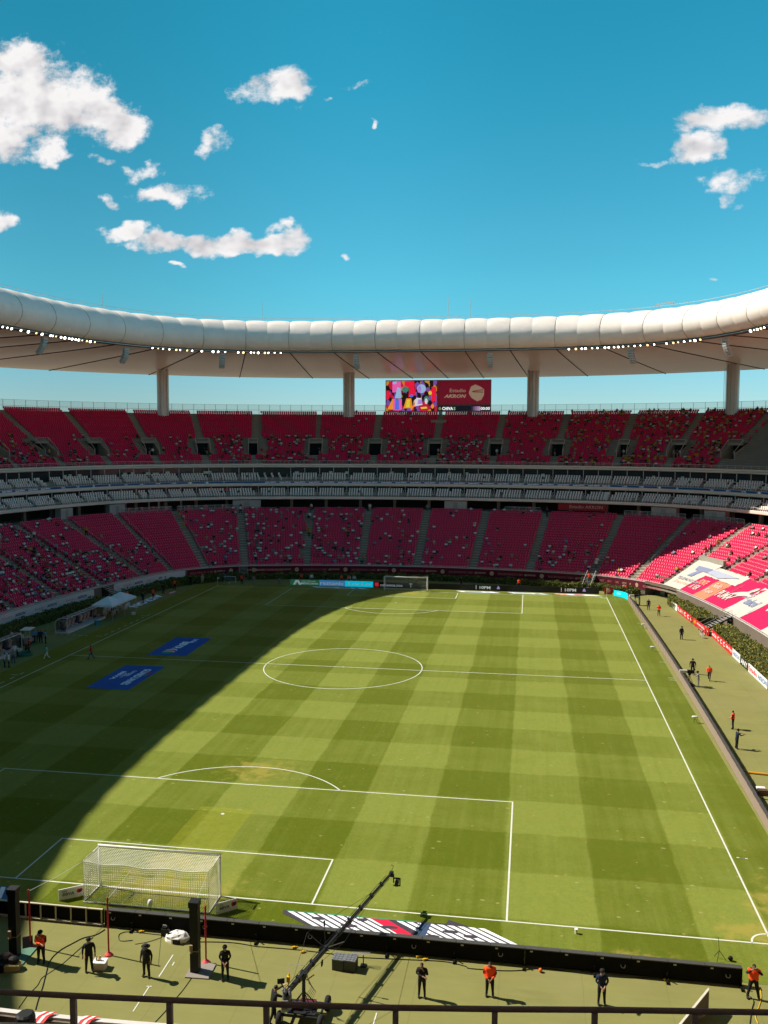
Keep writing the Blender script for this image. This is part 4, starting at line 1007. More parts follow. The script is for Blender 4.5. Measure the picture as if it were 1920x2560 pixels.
# people standing on stairways and at exits
ST = []
for q in U_AISLE:
    if -70 < q < 45:
        for k in range(random.choice((0, 1, 2, 3))):
            ST.append((step_phi(q, random.uniform(-1.0, 1.0), 32), U_D+VR0*U_T+random.uniform(.3, 1.6), U_Z+(VR0-1)*U_R, 'standing in a square exit of the upper stand'))
for p, row in ((-5.5, 1), (-5.4, 2), (-11, 22), (-10.9, 23), (-11.1, 18), (-11, 19), (-11., 13), (-10.95, 12), (-5.4, 23), (-5.6, 23), (0, 23), (11., 23), (11.1, 22), (-21, 22), (-20.8, 23), (21., 3), (20.9, 4), (21.1, 5), (11, 6), (-40.4, 20), (-40.7, 16), (59., 15), (59.1, 13), (-58.9, 8), (-76., 10), (-76.1, 6), (-79.2, 7), (-79.1, 13), (-79.3, 18), (-76., 17), (61.5, 10)):
    ST.append((p, .05+row*L_T+.4, L_Z+row*L_R, 'standing on a lower stand stairway'))
for k, (p, d, z, w) in enumerate(ST):
    sh = choose(PAL_M); person('person in a %s top %s' % (SHN[sh], w), bowl(p, d), (p+180+random.uniform(-50, 50)), random.choice(('down', 'clasp', 'cross', 'walk')), SHIRTS[sh], random.choice(PANTS), None, None, random.randrange(3), z=z, group='%s tops %s' % (SHN[sh], w))
# ---------------------------------------------------------------- goals
GW = M('goal white paint', (.80, .79, .76), .4, var=.05); NETM = M('net cord', (.78, .77, .70), .8, var=.1)
def goal(label, y0, s, dep=1.95, cord=.010):
    g = thing('football_goal', label, 'goal', (0, y0, 0), 0 if s < 0 else math.pi)      # local -y is behind the goal
    H, Wd = 2.44, 3.66+.06
    for x in (-Wd, Wd): m = MB(); m.tube([(x, 0, 0), (x, 0, H+.06)], .06, 10); obj('post', m, GW, g, True)
    m = MB(); m.tube([(-Wd-.06, 0, H+.06), (Wd+.06, 0, H+.06)], .06, 10); obj('crossbar', m, GW, g, True)
    m = MB(); m.tube([(-Wd, -.05, .04), (-Wd-.02, -dep, .04), (Wd+.02, -dep, .04), (Wd, -.05, .04)], .04, 6); obj('ground_frame', m, GW, g)
    for x in (-Wd, Wd): m = MB(); m.tube([(x, 0, H), (x, -.75, H-.02)], .03, 6); obj('net_bracket', m, GW, g)
    def net(name, f, nu, nv):
        m = MB()
        for i in range(nu+1):
            pts = [f(i/nu, v/8) for v in range(9)]; m.tube(pts, cord, 3)
        for j in range(nv+1):
            pts = [f(u/24, j/nv) for u in range(25)]; m.tube(pts, cord, 3)
        o = obj(name, m, NETM, g)
    sag = lambda u: .16*math.sin(math.pi*u*3)**2+.10*math.sin(math.pi*u)
    net('back_net', lambda u, v: (-Wd+2*Wd*u, -dep+.10*math.sin(math.pi*v), (H-.02)*v+.03-sag(u)*v*v*.6), 56, 18)
    net('top_net', lambda u, v: (-Wd+2*Wd*u, -dep*v, H-.02-sag(u)*.6*v**1.5-.06*math.sin(math.pi*v)), 56, 14)
    for x in (-Wd, Wd): net('side_net', lambda u, v: (x*(1+.012*math.sin(math.pi*u)), -dep*u, (H-.02)*v+.03), 14, 18)
    return g
GOAL_N = goal('white football goal with a box net beside the angled white boards', 0., -1)
goal('white football goal standing before the dark advertising screens', 105., 1, 1.9, .006)
# angled white boards beside the near goal
WB = M('white board', (.78, .76, .74), .5, var=.06); INK = M('dark print', (.02, .022, .03), .6, var=.05); REDP = M('red print', (.62, .02, .03), .6, var=.08)
for a, b, lab in ((c4(380, 500), c4(542, 465), 'white angled board with dark letters on the pole side of the near goal net'), (c4(1400, 592), c4(1538, 552), 'white angled board with dark letters between the near goal net and the striped carpet')):
    p, q = G(*a), G(*b); d = Vector((q[0]-p[0], q[1]-p[1], 0)); L = d.length; rz = math.atan2(d.y, d.x)
    t = thing('side_board', lab, 'board', (p[0], p[1], 0), rz, 'angled boards beside the near goal')
    m = MB(); m.box((L/2, .03, .34), (L, .05, .62)); obj('panel', m, WB, t)
    for x in (.15, L-.15): m = MB(); m.beam((x, .05, .05), (x, .55, .02), .04, .04); m.beam((x, .05, .5), (x, .5, .03), .03, .03); obj('foot', m, STEEL, t)
    put_text('BBVA', L*.46, .17, INK, t, (L*.40, .0, .32), (1, 0, 0), (0, 0, 1)); put_text('LIGA', L*.2, .09, INK, t, (L*.24, 0, .50), (1, 0, 0), (0, 0, 1))
    put_shape([ell(L*.80, .38, .10, .13), ell(L*.91, .40, .08, .11)], REDP, t, (0, 0, 0), (1, 0, 0), (0, 0, 1), name='roundel'); put_shape([ell(L*.86, .36, .07, .1)], INK, t, (0, 0, 0), (1, 0, 0), (0, 0, 1), lift=.013, name='roundel')
# ---------------------------------------------------------------- perimeter screens
CAB = M('screen cabinet', (.007, .007, .0065), .75, var=.4, vs=2., spec=.08); CABT = M('screen top edge', (.07, .066, .06), .45, var=.3, vs=2.)
LEDF = M('unlit screen face', (.30, .225, .185), .6, var=.14, vs=.6, var2=.06); LBL = M('cabinet label', (.55, .52, .42), .6)
CREAM = M('cream frame', (.55, .50, .36), .6)
def cab_mesh(L=1.72, H=.92):
    m = MB(); m.box((0, 0, H/2+.03), (L+.012, .22, H-.06), 0, 0); m.box((0, .02, H-.01), (L-.012, .30, .05), 0, 1); return m.mesh('cabinet', [CAB, CABT])
run = thing('perimeter_screen', 'black backed run of advertising screens behind the near goal line', 'advertising screen', (-1.4, -4.0, 0))
cm = cab_mesh(); hm = MB().tube([(-.10, 0, .06), (-.10, -.06, .0), (-.06, -.08, -.06), (.06, -.08, -.06), (.10, -.06, 0), (.10, 0, .06)], .018, 5).mesh('handle', [STEEL]); lm_ = MB().box((0, 0, 0), (.14, .012, .07)).mesh('label_plate', [LBL]); fm = MB().box((0, -.2, .05), (.10, .5, .10)).box((0, -.14, .28), (.05, .05, .45), 0, 0, (.5, 'X')).mesh('foot', [CAB])
N_C = 19
for k in range(N_C):
    c = link('cabinet', cm, run); c.location = (.88+k*1.735, 0, 0)
    for dx in (-.55,): h = link('label_plate', lm_, c); h.location = (dx, -.118, .80)
    if k % 3 == 0: h = link('handle', hm, c); h.location = (random.choice((-.35, .2, .45)), -.11, .5)
    if k % 2 == 0: f_ = link('foot', fm, c); f_.location = (.8, -.1, 0)
opn = thing('perimeter_screen', 'open black frame with cream uprights at the end of the near screens', 'advertising screen', (-10.6, -4.05, 0))
m = MB(); m.box((4.55, 0, .90), (9.1, .12, .05)); m.box((4.55, 0, .05), (9.1, .16, .06)); obj('rail', m, CREAM, opn)
m = MB(); m.box((4.55, .12, .48), (9.1, .05, .84)); obj('back_panel', m, CAB, opn)
for k in range(11): m = MB(); m.box((.08+k*.895, -.02, .48), (.055, .07, .84)); obj('upright', m, CREAM, opn)
# right touchline run: straight screens, faces to the pitch
rr = thing('perimeter_screen', 'long low run of brown faced screens along the right touchline', 'advertising screen', (37.3, 103.0, 0))
fm2 = MB(); fm2.box((0, 0, .46), (.16, 1.93, .86), 0, 0); fm2.box((.02, 0, .905), (.26, 1.95, .04), 0, 1); fm2.box((-.086, 0, .46), (.012, 1.90, .82), 0, 2)
fme = fm2.mesh('cabinet', [CAB, CABT, LEDF]); gb = MB().box((.25, 0, .06), (.35, .06, .06)).box((.2, 0, .3), (.05, .05, .5), 0, 0, (.6, 'Y')).mesh('foot', [CAB])
for k in range(53):
    c = link('cabinet', fme, rr); y = -1.0-k*1.96; c.location = (.0+.45*math.sin(math.pi*min(1, k/47)), y, 0)
    if k % 2 == 0: f_ = link('foot', gb, c); f_.location = (.08, .9, 0)
cy = thing('perimeter_screen', 'curved bright cyan screen closing the corner beside the red flag board', 'advertising screen')
CYAN = M('lit cyan screen', (.0, .55, .66), .4, emit=.55, var=.05); ptsC = [(35.35, 106.75), (35.9, 106.3), (36.5, 105.6), (37.0, 104.6), (37.25, 103.3)]
for i in range(4):
    (xa, ya), (xb, yb) = ptsC[i], ptsC[i+1]; m = MB(); m.beam((xa, ya, .5), (xb, yb, .5), .14, .95, 0); obj('cabinet', m, CYAN, cy)
put_text('AT&T', 1.0, .3, LETW, cy, (36.13, 105.9, .55), (.6, -.8, 0), (0, 0, 1), lift=.09)
far = thing('perimeter_screen', 'run of lit advertising screens behind the far goal', 'advertising screen')
FB = M('lit black screen', (.010, .010, .012), .35, emit=.02, var=.3); scr = [(-21.4, -16.0, M('lit green screen', (.012, .09, .045), .4, emit=.5)), (-16.0, -11.3, M('lit blue screen', (.02, .13, .30), .4, emit=.7)), (-11.3, -6.2, M('lit sky blue screen', (.0, .33, .45), .4, emit=.8)), (-6.2, 33.0, FB)]
for a, b, mt in scr:
    n = max(1, int(round((b-a)/1.93)))
    for k in range(n):
        x0, x1 = a+(b-a)*k/n, a+(b-a)*(k+1)/n; m = MB(); m.box(((x0+x1)/2, 108.2, .52), (x1-x0-.004, .2, 1.0)); obj('cabinet', m, mt, far)
def ft(s, x, z, w, h, mt=None, bold=.012, sh=0.): return put_text(s, w, h, mt or LETW, far, (x, 108.1, z), (1, 0, 0), (0, 0, 1), bold, sh, lift=.006)
ft('CAJA POPULAR', -18.0, .76, 2.7, .26); ft('MEXICANA', -17.8, .38, 3.2, .36, bold=.03)
put_shape([[(-20.9, .1), (-20.45, .1), (-20.1, .6), (-19.75, .1), (-19.3, .1), (-19.8, .95), (-20.4, .95)]], LETW, far, (0, 108.1, 0), (1, 0, 0), (0, 0, 1), lift=.006, name='emblem')
ft('restonic', -13.7, .52, 4.3, .62, bold=.02); ft('AT&T', -9.3, .5, 1.4, .34); ft('AT&T', -7.0, .5, 1.3, .34)
BLUEP = M('pale cyan mark', (.25, .62, .72), .4, emit=.25)
put_shape([ell(-10.6, .52, .28, .28), ], BLUEP, far, (0, 108.1, 0), (1, 0, 0), (0, 0, 1), lift=.006, name='roundel'); put_shape([ell(-8.2, .52, .28, .28)], BLUEP, far, (0, 108.1, 0), (1, 0, 0), (0, 0, 1), lift=.006, name='roundel')
REDL = M('lit red', (.65, .02, .03), .4, emit=.4); PURL = M('lit violet', (.35, .28, .60), .4, emit=.3)
put_shape([[(-5.9, .2), (-5.2, .2), (-5.2, .9), (-5.9, .9)]], REDL, far, (0, 108.1, 0), (1, 0, 0), (0, 0, 1), lift=.006, name='emblem'); ft('caliente.mx', -2.9, .5, 4.1, .5, bold=.02)
ft('T', .55, .55, .55, .7, bold=.03)
for x in (13.6, 28.2): ft('10PM', x, .55, 1.9, .56, bold=.03); put_shape([[(x-1.6, .2), (x-1.5, .2), (x-1.5, .95), (x-1.6, .95)]], LETW, far, (0, 108.1, 0), (1, 0, 0), (0, 0, 1), lift=.006, name='bar'); put_shape([[(x+2.0, .35), (x+2.6, .35), (x+2.45, .75), (x+2.3, .92), (x+2.15, .75)]], PURL, far, (0, 108.1, 0), (1, 0, 0), (0, 0, 1), lift=.006, name='emblem')
# ---------------------------------------------------------------- printed carpets lying on the grass
def carpet(label, poly, mat, z=.012, th=.012, group=None):
    t = thing('ground_carpet', label, 'carpet', group=group); m = MB(); n = len(poly)
    m.add([(*p[:2], z) for p in poly]+[(*p[:2], z-th+.002) for p in poly], [tuple(range(n))]+[(i, (i+1) % n, n+(i+1) % n, n+i) for i in range(n)]); obj('cloth', m, mat, t); return t
NAVYC = M('blue carpet', (.018, .095, .36), .85, var=.18, vs=.5); PWHITE = M('printed white', (.86, .88, .92), .8, var=.06); CHAR = M('printed dark', (.05, .04, .055), .8, var=.15)
PGREEN = M('printed green', (.03, .30, .14), .8); PYEL = M('printed yellow', (.65, .45, .05), .8)
k1 = carpet('blue carpet with two lines of white letters on the near side of the halfway line', [(-25.1, 39.35), (-20.3, 39.3), (-20.35, 49.2), (-25.2, 49.0)], NAVYC, group='blue carpets on the shaded grass')
def ct(T, s, x, y, w, h, mt=None, b=.02): return put_text(s, w, h, mt or PWHITE, T, (x, y, .012), (0, -1, 0), (1, 0, 0), b, 0, lift=.006)
ct(k1, 'GUARD1ANES', -21.7, 44.4, 6.6, .9, b=.04); ct(k1, 'CLAUSURA', -22.9, 45.6, 2.4, .42); ct(k1, '2021', -23.35, 44.8, 1.8, .4); ct(k1, 'BBVA', -24.0, 44.6, 3.4, .55, b=.04)
put_shape([ell(-45.9, -20.95, .5, .25)], REDP, k1, (0, 0, .012), (0, -1, 0), (1, 0, 0), .006, 'roundel'); put_shape([ell(-45.2, -20.95, .35, .22)], PGREEN, k1, (0, 0, .012), (0, -1, 0), (1, 0, 0), .006, 'roundel')
k2 = carpet('blue carpet with big white letters and a round badge beyond the halfway line', [(-24.8, 54.2), (-19.9, 54.3), (-20.2, 64.1), (-25.1, 64.1)], NAVYC, group='blue carpets on the shaded grass')
ct(k2, 'LIGA', -21.9, 62.2, 2.2, .6, b=.03); ct(k2, 'BBVA', -22.6, 59.7, 3.9, 1.1, b=.05)
for dy, mt in ((0, PWHITE), (.35, REDP), (.9, PWHITE), (1.2, PGREEN)): put_shape([ell(-56.9+dy, -22.8, .62, .75)], mt, k2, (0, 0, .012), (0, -1, 0), (1, 0, 0), .006+dy*.003, 'roundel')
# striped carpet behind the near goal line
SC = carpet('white and dark striped printed carpet with a red bar behind the near goal line', [G(*cK(262, 450)), G(*cK(272, 414)), G(*c5(1275, 428)), G(*c5(1440, 440)), G(*c5(1455, 415)), G(*c6(60, 265)), G(*c6(285, 350)), (20.6, -2.6), (10.1, -2.6)], CHAR)
for k in range(23):
    x = 8.0+k*.56; o_ = 2.0
    if 12.6 < x < 13.7: continue
    y1 = -.98; y0 = -2.5; sk = 2.15
    if x+sk*.99 > 20.9: continue
    put_shape([[(x, y1), (x+.36, y1), (x+.36+sk, y0), (x+sk, y0)]], PWHITE, SC, (0, 0, .012), (1, 0, 0), (0, 1, 0), .004, 'stripe')
put_shape([[(12.7, -.97), (13.7, -.97), (15.6, -2.52), (14.75, -2.52)]], M('printed crimson', (.70, .01, .05), .8), SC, (0, 0, .012), (1, 0, 0), (0, 1, 0), .006, 'bar')
put_shape([[(7.9, -.90), (15.3, -.85), (15.3, -.92), (8.0, -.97)]], PGREEN, SC, (0, 0, .012), (1, 0, 0), (0, 1, 0), .006, 'edge_strip')
for cx, cy, rx in ((9.9, -1.45, .42), (11.7, -1.9, .5), (13.9, -1.7, .5), (15.7, -1.5, .35), (17.2, -1.6, .45), (18.3, -1.9, .4), (12.3, -1.2, .3), (16.3, -2.2, .4)):
    put_shape([ell(cx, cy, rx, .16, 9)], CHAR, SC, (0, 0, .012), (1, 0, 0), (0, 1, 0), .008, 'dark_patch')
put_shape([[(15.55, -.95), (16.1, -.95), (15.9, -2.3), (15.5, -2.3)]], M('printed steel blue', (.04, .07, .14), .8), SC, (0, 0, .012), (1, 0, 0), (0, 1, 0), .009, 'bar')
# carpets before the far screens
def farcarpet(label, x0, x1, cols):
    t = carpet(label, [(x0+1.2, 106.1), (x1, 106.0), (x1-1.5, 107.1), (x0, 107.2)], PWHITE, group='printed carpets before the far screens')
    for i, (a, b, mt) in enumerate(cols): put_shape([[(a, 106.25), (b, 106.3), (b-.6, 106.95), (a-.5, 106.9)]], mt, t, (0, 0, .012), (1, 0, 0), (0, 1, 0), .005, 'print')
PBLUE = M('printed blue', (.10, .30, .55), .8); PORA = M('printed orange', (.7, .22, .04), .8); PSKY = M('printed light blue', (.35, .55, .70), .8)
farcarpet('white red and grey printed carpet lying in shade before the lit blue screens', -17.3, -6.5, [(-15, -12.5, PSKY), (-11.8, -9.6, REDP), (-9, -8.3, CHAR)])
farcarpet('white and blue printed carpet beside the far goal', 8.6, 16.4, [(10.4, 13.5, PBLUE), (14, 14.8, PSKY)])
farcarpet('pale blue printed carpet between the two other far carpets', 17.5, 24.6, [(19, 22, PSKY), (22.4, 23.4, PBLUE)])
farcarpet('white and orange printed carpet next to the far corner', 25.3, 33.5, [(26, 28, PORA), (29, 30.6, REDP)])
# white letters laid out on the left corner
lt = thing('ground_letters', 'big white letters laid flat on the grass past the white tent', 'letters', (-40.1, 88.6, 0))
put_text('AKRON', 11.4, 1.75, PWHITE, lt, (0, 0, .014), (0, -1, 0), (1, 0, 0), .05, .2, lift=.0)
rc = carpet('small red and white carpet in the left corner by the stewards', [(-39.9, 95.3), (-39.0, 95.2), (-38.6, 98.2), (-39.5, 98.3)], REDP); put_shape([[(-39.5, 95.9), (-39.15, 95.9), (-38.85, 97.8), (-39.3, 97.8)]], PWHITE, rc, (0, 0, .012), (1, 0, 0), (0, 1, 0), .004, 'print')
# white cloth edge of a blue striped carpet at the left frame edge, behind the open screen frame
bc = carpet('blue and white striped carpet before the open frame behind the goal line', [(-11.5, -3.2), (-7.5, -3.2), (-8.9, -1.0), (-11.9, -1.0)], M('carpet steel blue', (.06, .13, .24), .85))
for k in range(5): put_shape([[(-11.4+k*.7, -3.1), (-11.1+k*.7, -3.1), (-11.5+k*.6, -1.1), (-11.8+k*.6, -1.1)]], PWHITE, bc, (0, 0, .012), (1, 0, 0), (0, 1, 0), .004, 'stripe')
# ---------------------------------------------------------------- corner flags
for x, y, lab in ((-34, 105, 'thin corner flag pole at the shaded left corner of the pitch'), (34, 105, 'thin corner flag pole at the sunny far corner by the cyan screen')):
    t = thing('corner_flag', lab, 'corner flag', (x, y, 0)); m = MB(); m.tube([(0, 0, 0), (0, 0, 1.6)], .03, 6); obj('pole', m, M('flag pole', (.75, .70, .45), .5), t); m = MB(); m.add([(.03, 0, 1.58), (.36, .04, 1.50), (.34, .06, 1.25), (.03, 0, 1.22), (.03, .008, 1.58), (.36, .048, 1.5), (.34, .068, 1.25), (.03, .008, 1.22)], [(0, 1, 2, 3), (7, 6, 5, 4), (0, 1, 5, 4), (1, 2, 6, 5), (2, 3, 7, 6)]); obj('flag', m, M('flag cloth', (.70, .60, .5), .8), t)
# ---------------------------------------------------------------- camera crane
STG = M('crane black', (.02, .02, .022), .45, var=.3, vs=3); TYRE = M('rubber tyre', (.018, .018, .018), .85, var=.2); YEL = M('yellow connector', (.70, .42, .02), .5); MAR = M('maroon bag', (.10, .012, .03), .8, var=.2); GREYM = M('grey metal', (.20, .20, .21), .4, metal=.4)
CRP = np.array([11.21, -9.88]); TIP = np.array([13.73, 0.05, 2.19]); PIV = np.array([11.21, -9.88, 2.14])
cr = thing('camera_crane', 'long black camera crane on a wheeled dolly reaching over the screens', 'camera crane', (CRP[0], CRP[1], 0))
L_ = lambda p: (p[0]-CRP[0], p[1]-CRP[1], p[2])
dirv = (TIP-PIV)/np.linalg.norm(TIP-PIV); rear = PIV-dirv*1.75; side = np.cross(dirv, (0, 0, 1)); side /= np.linalg.norm(side)
m = MB()
for k in range(9):
    a, b = rear+(TIP-rear)*k/9, rear+(TIP-rear)*(k+.97)/9; w = .15-.007*k
    m.beam(L_(a), L_(b), w, w*1.15); m.beam(L_(b-dirv*.1), L_(b+dirv*.08), w+.07, w*1.15+.07)
obj('arm', m, STG, cr)
m = MB()
for s_ in (-1, 1): m.tube([L_(rear+side*s_*.12+np.array([0, 0, .14])), L_(TIP-dirv*.6+side*s_*.07+np.array([0, 0, .12]))], .016, 4)
m.tube([L_(rear+np.array([0, 0, -.2])), L_(TIP-dirv*.3+np.array([0, 0, -.17]))], .02, 4); obj('control_rod', m, STG, cr)
mid = PIV+dirv*2.2
for s_ in (-1, 1):
    m = MB(); e = mid+side*s_*1.0+np.array([0, 0, .55]); m.tube([L_(mid), L_(e)], .025, 4); m.tube([L_(e), L_(PIV+dirv*8.2)], .010, 3); m.tube([L_(e), L_(PIV-dirv*1.2)], .010, 3); obj('stay', m, STG, cr)
m = MB(); T0 = L_(TIP); m.box((T0[0], T0[1], T0[2]-.05), (.22, .3, .22)); m.tube([(T0[0], T0[1]+.1, T0[2]+.1), (T0[0]+.1, T0[1]+.15, T0[2]+.35), (T0[0]-.05, T0[1]+.15, T0[2]+.4)], .02, 5); obj('head_mount', m, STG, cr)
m = MB(); m.box((T0[0]+.12, T0[1]+.05, T0[2]-.32), (.06, .06, .5)); m.box((T0[0]+.30, T0[1]+.05, T0[2]-.30), (.36, .06, .06)); m.box((T0[0]+.48, T0[1]+.05, T0[2]-.5), (.06, .06, .45)); m.box((T0[0]+.3, T0[1]+.05, T0[2]-.72), (.40, .06, .05)); obj('remote_head', m, STG, cr)
m = MB(); m.box((T0[0]+.3, T0[1]+.1, T0[2]-.58), (.18, .5, .22)); m.lathe((T0[0]+.3, T0[1]+.35, T0[2]-.58), [(.07, 0), (.085, .16), (.085, .2)], 10, axis=(0, 1, 0)); m.box((T0[0]+.3, T0[1]-.1, T0[2]-.42), (.12, .2, .1)); obj('camera', m, BLACK, cr)
m = MB(); m.tube([(0, 0, .55), (0, 0, 2.05)], .085, 8); m.box((0, 0, 2.08), (.3, .34, .26)); obj('column', m, STG, cr, False)
m = MB()
for s1 in (-1, 1): m.tube([(0, 0, 1.3), (s1*.55, .35, .45)], .025, 4); m.tube([(0, 0, 1.3), (s1*.55, -.35, .45)], .025, 4)
obj('brace', m, STG, cr)
m = MB()
for y in (-.55, .55): m.beam((-.85, y, .42), (.85, y, .42), .09, .09)
for x in (-.85, .85, 0): m.beam((x, -.62, .40), (x, .62, .40), .08, .08)
m.box((0, 0, .50), (1.3, 1.0, .05)); obj('dolly', m, STG, cr)
for x in (-.95, .95):
    for y in (-.72, .72):
        w = obj('wheel', MB().lathe((x-.11, y, .34), [(.14, 0), (.30, .0), (.34, .05), (.34, .17), (.30, .22), (.14, .22)], 14, axis=(1, 0, 0)), TYRE, cr, True); obj('hub', MB().lathe((x-.12, y, .34), [(.12, 0), (.13, .24)], 10, axis=(1, 0, 0)), GREYM, w)
m = MB(); m.box((.15, .15, .62), (.75, .4, .2)); m.box((-.3, -.1, .62), (.35, .4, .16)); obj('bag', m, MAR, cr)
RB_ = L_(rear); m = MB(); m.lathe((RB_[0]-.15, RB_[1]+.2, RB_[2]-.12), [(.22, 0), (.27, .04), (.27, .12), (.22, .16)], 14, axis=(1, .3, 0)); m.lathe((RB_[0]+.1, RB_[1]+.25, RB_[2]-.12), [(.2, 0), (.25, .04), (.25, .1), (.2, .14)], 14, axis=(1, .3, 0)); m.lathe((RB_[0]-.1, RB_[1]-.2, RB_[2]-.4), [(.18, 0), (.24, .04), (.24, .3), (.18, .34)], 14, axis=(1, .2, 0)); obj('counterweight', m, GREYM, cr)
m = MB(); m.box((RB_[0]-.3, RB_[1]+.5, RB_[2]+.3), (.32, .06, .22), .4); m.beam((RB_[0]-.15, RB_[1]+.45, RB_[2]), (RB_[0]-.28, RB_[1]+.5, RB_[2]+.2), .04, .04); obj('monitor', m, BLACK, cr)
m = MB(); b0 = L_(PIV-dirv*1.0); m.tube([(b0[0]-.25, b0[1], b0[2]-.3), (b0[0]-.2, b0[1]+.1, b0[2]+.5)], .04, 5); m.tube([(.1, .1, 1.75), (.45, .3, 1.95)], .03, 5); m.box((b0[0]-.22, b0[1]+.05, b0[2]+.25), (.13, .13, .25)); obj('cable_clamp', m, YEL, cr)
m = MB(); m.tube([(b0[0]-.22, b0[1]+.1, b0[2]+.3), (b0[0]-.25, b0[1]+.15, b0[2]+.9), (b0[0]+.5, b0[1]+.4, b0[2]+.75)], .015, 4); obj('antenna', m, M('pale rod', (.6, .6, .58), .5), cr)
m = MB()
for k in range(5): m.tube([(.05+.02*k, .35, 1.9-.1*k), (.25+.05*k, .5, 1.2-.05*k), (.1*k-.1, .25, .7)], .012, 4)
lp = L_(PIV+dirv*1.5); m.lathe((lp[0]+.12, lp[1], lp[2]-.35), [(.12, 0), (.18, .03), (.12, .06)], 12, axis=(1, 0, 0)); obj('cable_loop', m, BLACK, cr)
m = MB(); sh_ = L_(PIV+dirv*2.6); m.tube([(sh_[0]-.2, sh_[1], sh_[2]), (sh_[0]-.25, sh_[1], sh_[2]+.9)], .02, 4); m.box((sh_[0]-.25, sh_[1], sh_[2]+1.0), (.07, .07, .26)); obj('microphone', m, BLACK, cr)
op = G(*c5(318, 1078)); person('crane operator in black with bare arms raised to the crane handles', (op[0], op[1]), 55, 'push', CBLACK, CBLACK, None, None, 2)
# ---------------------------------------------------------------- padded posts, red poles, strings
PAD = M('black padding', (.010, .010, .011), .6, var=.3, vs=2); RED_P = M('red pole paint', (.42, .02, .03), .5, var=.1); MATG = M('grey rubber mat', (.26, .23, .205), .85, var=.15, vs=1.5); MATGR = M('green mat', (.11, .22, .15), .85, var=.2, vs=1.2)
def post(label, x, y, matm, mw):
    t = thing('padded_post', label, 'post', (x, y, 0), R(3)); m = MB(); m.box((0, 0, 1.75), (.42, .42, 3.4), 0); obj('padding', m, PAD, t)
    m = MB(); m.box((0, 0, 3.52), (.50, .50, .28)); obj('cap', m, PAD, t)
    m = MB(); m.box((0, 0, 1.15), (.45, .45, .04)); obj('strap', m, M('pale strap', (.3, .22, .12), .7), t)
    m = MB(); m.box((-.12, -.26, 1.35), (.14, .14, .30)); m.lathe((-.12, -.26, 1.2), [(.05, 0), (.09, -.08), (.02, -.14)], 8); obj('lashing', m, M('tan rope', (.30, .22, .13), .8), t)
    m = MB(); m.box((mw[0]/2-.35, .05, .025), (mw[0], mw[1], .05)); obj('base_mat', m, matm, t); return t
post('tall black padded post on a grey rubber mat', 5.0, -7.25, MATG, (1.2, 1.3)); post('tall black padded post on a green mat by the pile of gear', -4.55, -7.55, MATGR, (1.1, 1.5))
def redpole(label, x, y, h=3.0):
    t = thing('red_pole', label, 'pole', (x, y, 0)); m = MB(); m.tube([(0, 0, .1), (0, 0, h)], .045, 7); obj('pole', m, RED_P, t); m = MB(); m.lathe((0, 0, 0), [(.22, 0), (.2, .05), (.08, .14), (.05, .2)], 12); obj('foot', m, M('pink red foot', (.62, .06, .08), .6), t); m = MB(); m.lathe((0, 0, h), [(.05, 0), (.05, .06), (.02, .08)], 7); obj('cap', m, RED_P, t)
redpole('slim red pole between the steward in orange and the man beside the cooler', .09, -6.63); redpole('slim red pole standing by the padded post on the green mat', -4.3, -6.55); redpole('slim red pole half hidden behind the padded post on the grey mat', 5.25, -6.45, 2.9)
STR = M('white string', (.6, .6, .56), .8)
def string(label, a, b, r=.012): t = thing('net_string', label, 'string', a); m = MB(); m.tube([(0, 0, 0), ((b[0]-a[0])/2, (b[1]-a[1])/2, (b[2]-a[2])/2-.06), (b[0]-a[0], b[1]-a[1], b[2]-a[2])], r, 3); obj('cord', m, STR, t)
string('white string from the red pole by the green mat to the goal net corner', (-4.3, -6.55, 2.98), (-3.78, -1.95, 2.40)); string('white string from the middle red pole to the top of the goal net', (.09, -6.63, 2.98), (-.8, -1.95, 2.2)); string('white string from the padded post on the grey mat to the goal net', (5.0, -7.0, 3.55), (3.7, -1.95, 2.40))
# ---------------------------------------------------------------- small gear on the near surround
g0 = G(*c4(645, 940)); t = thing('cooler_box', 'pale cooler box with bottles on top beside a man in black', 'cooler', (g0[0], g0[1], 0), R(8)); m = MB(); m.box((0, .1, .17), (.62, .46, .34)); obj('box', m, M('pale foam box', (.72, .60, .55), .7), t); m = MB(); m.box((0, .1, .36), (.66, .5, .05)); obj('lid', m, WB, t)
for x, mt in ((-.18, CREAM), (.02, WB), (-.05, YEL)): m = MB(); m.lathe((x, .12, .385), [(.05, 0), (.05, .16), (.02, .2), (.02, .25)], 8); obj('bottle', m, mt, t)
g0 = G(*c4(1150, 752)); t = thing('covered_gear', 'piece of gear wrapped in a crumpled white sheet by the near screens', 'gear', (g0[0], g0[1], 0)); m = MB()
rr_ = random.Random(3)
for i in range(7):
    for k in range(10): a = 2*math.pi*k/10; r_ = (.55, .56, .52, .45, .34, .2, .05)[i]*(1+rr_.uniform(-.18, .18)); m.v.append((r_*1.1*math.cos(a), .7*r_*math.sin(a), (0, .12, .25, .36, .44, .48, .5)[i]+rr_.uniform(-.03, .03)))
m.f = [(i*10+k, i*10+(k+1) % 10, (i+1)*10+(k+1) % 10, (i+1)*10+k) for i in range(6) for k in range(10)]; m.m = [0]*60; obj('sheet', m, WB, t)
m = MB(); m.box((.1, -.30, .12), (.4, .25, .22)); m.box((-.45, -.1, .3), (.1, .1, .6)); obj('casing', m, BLACK, t)
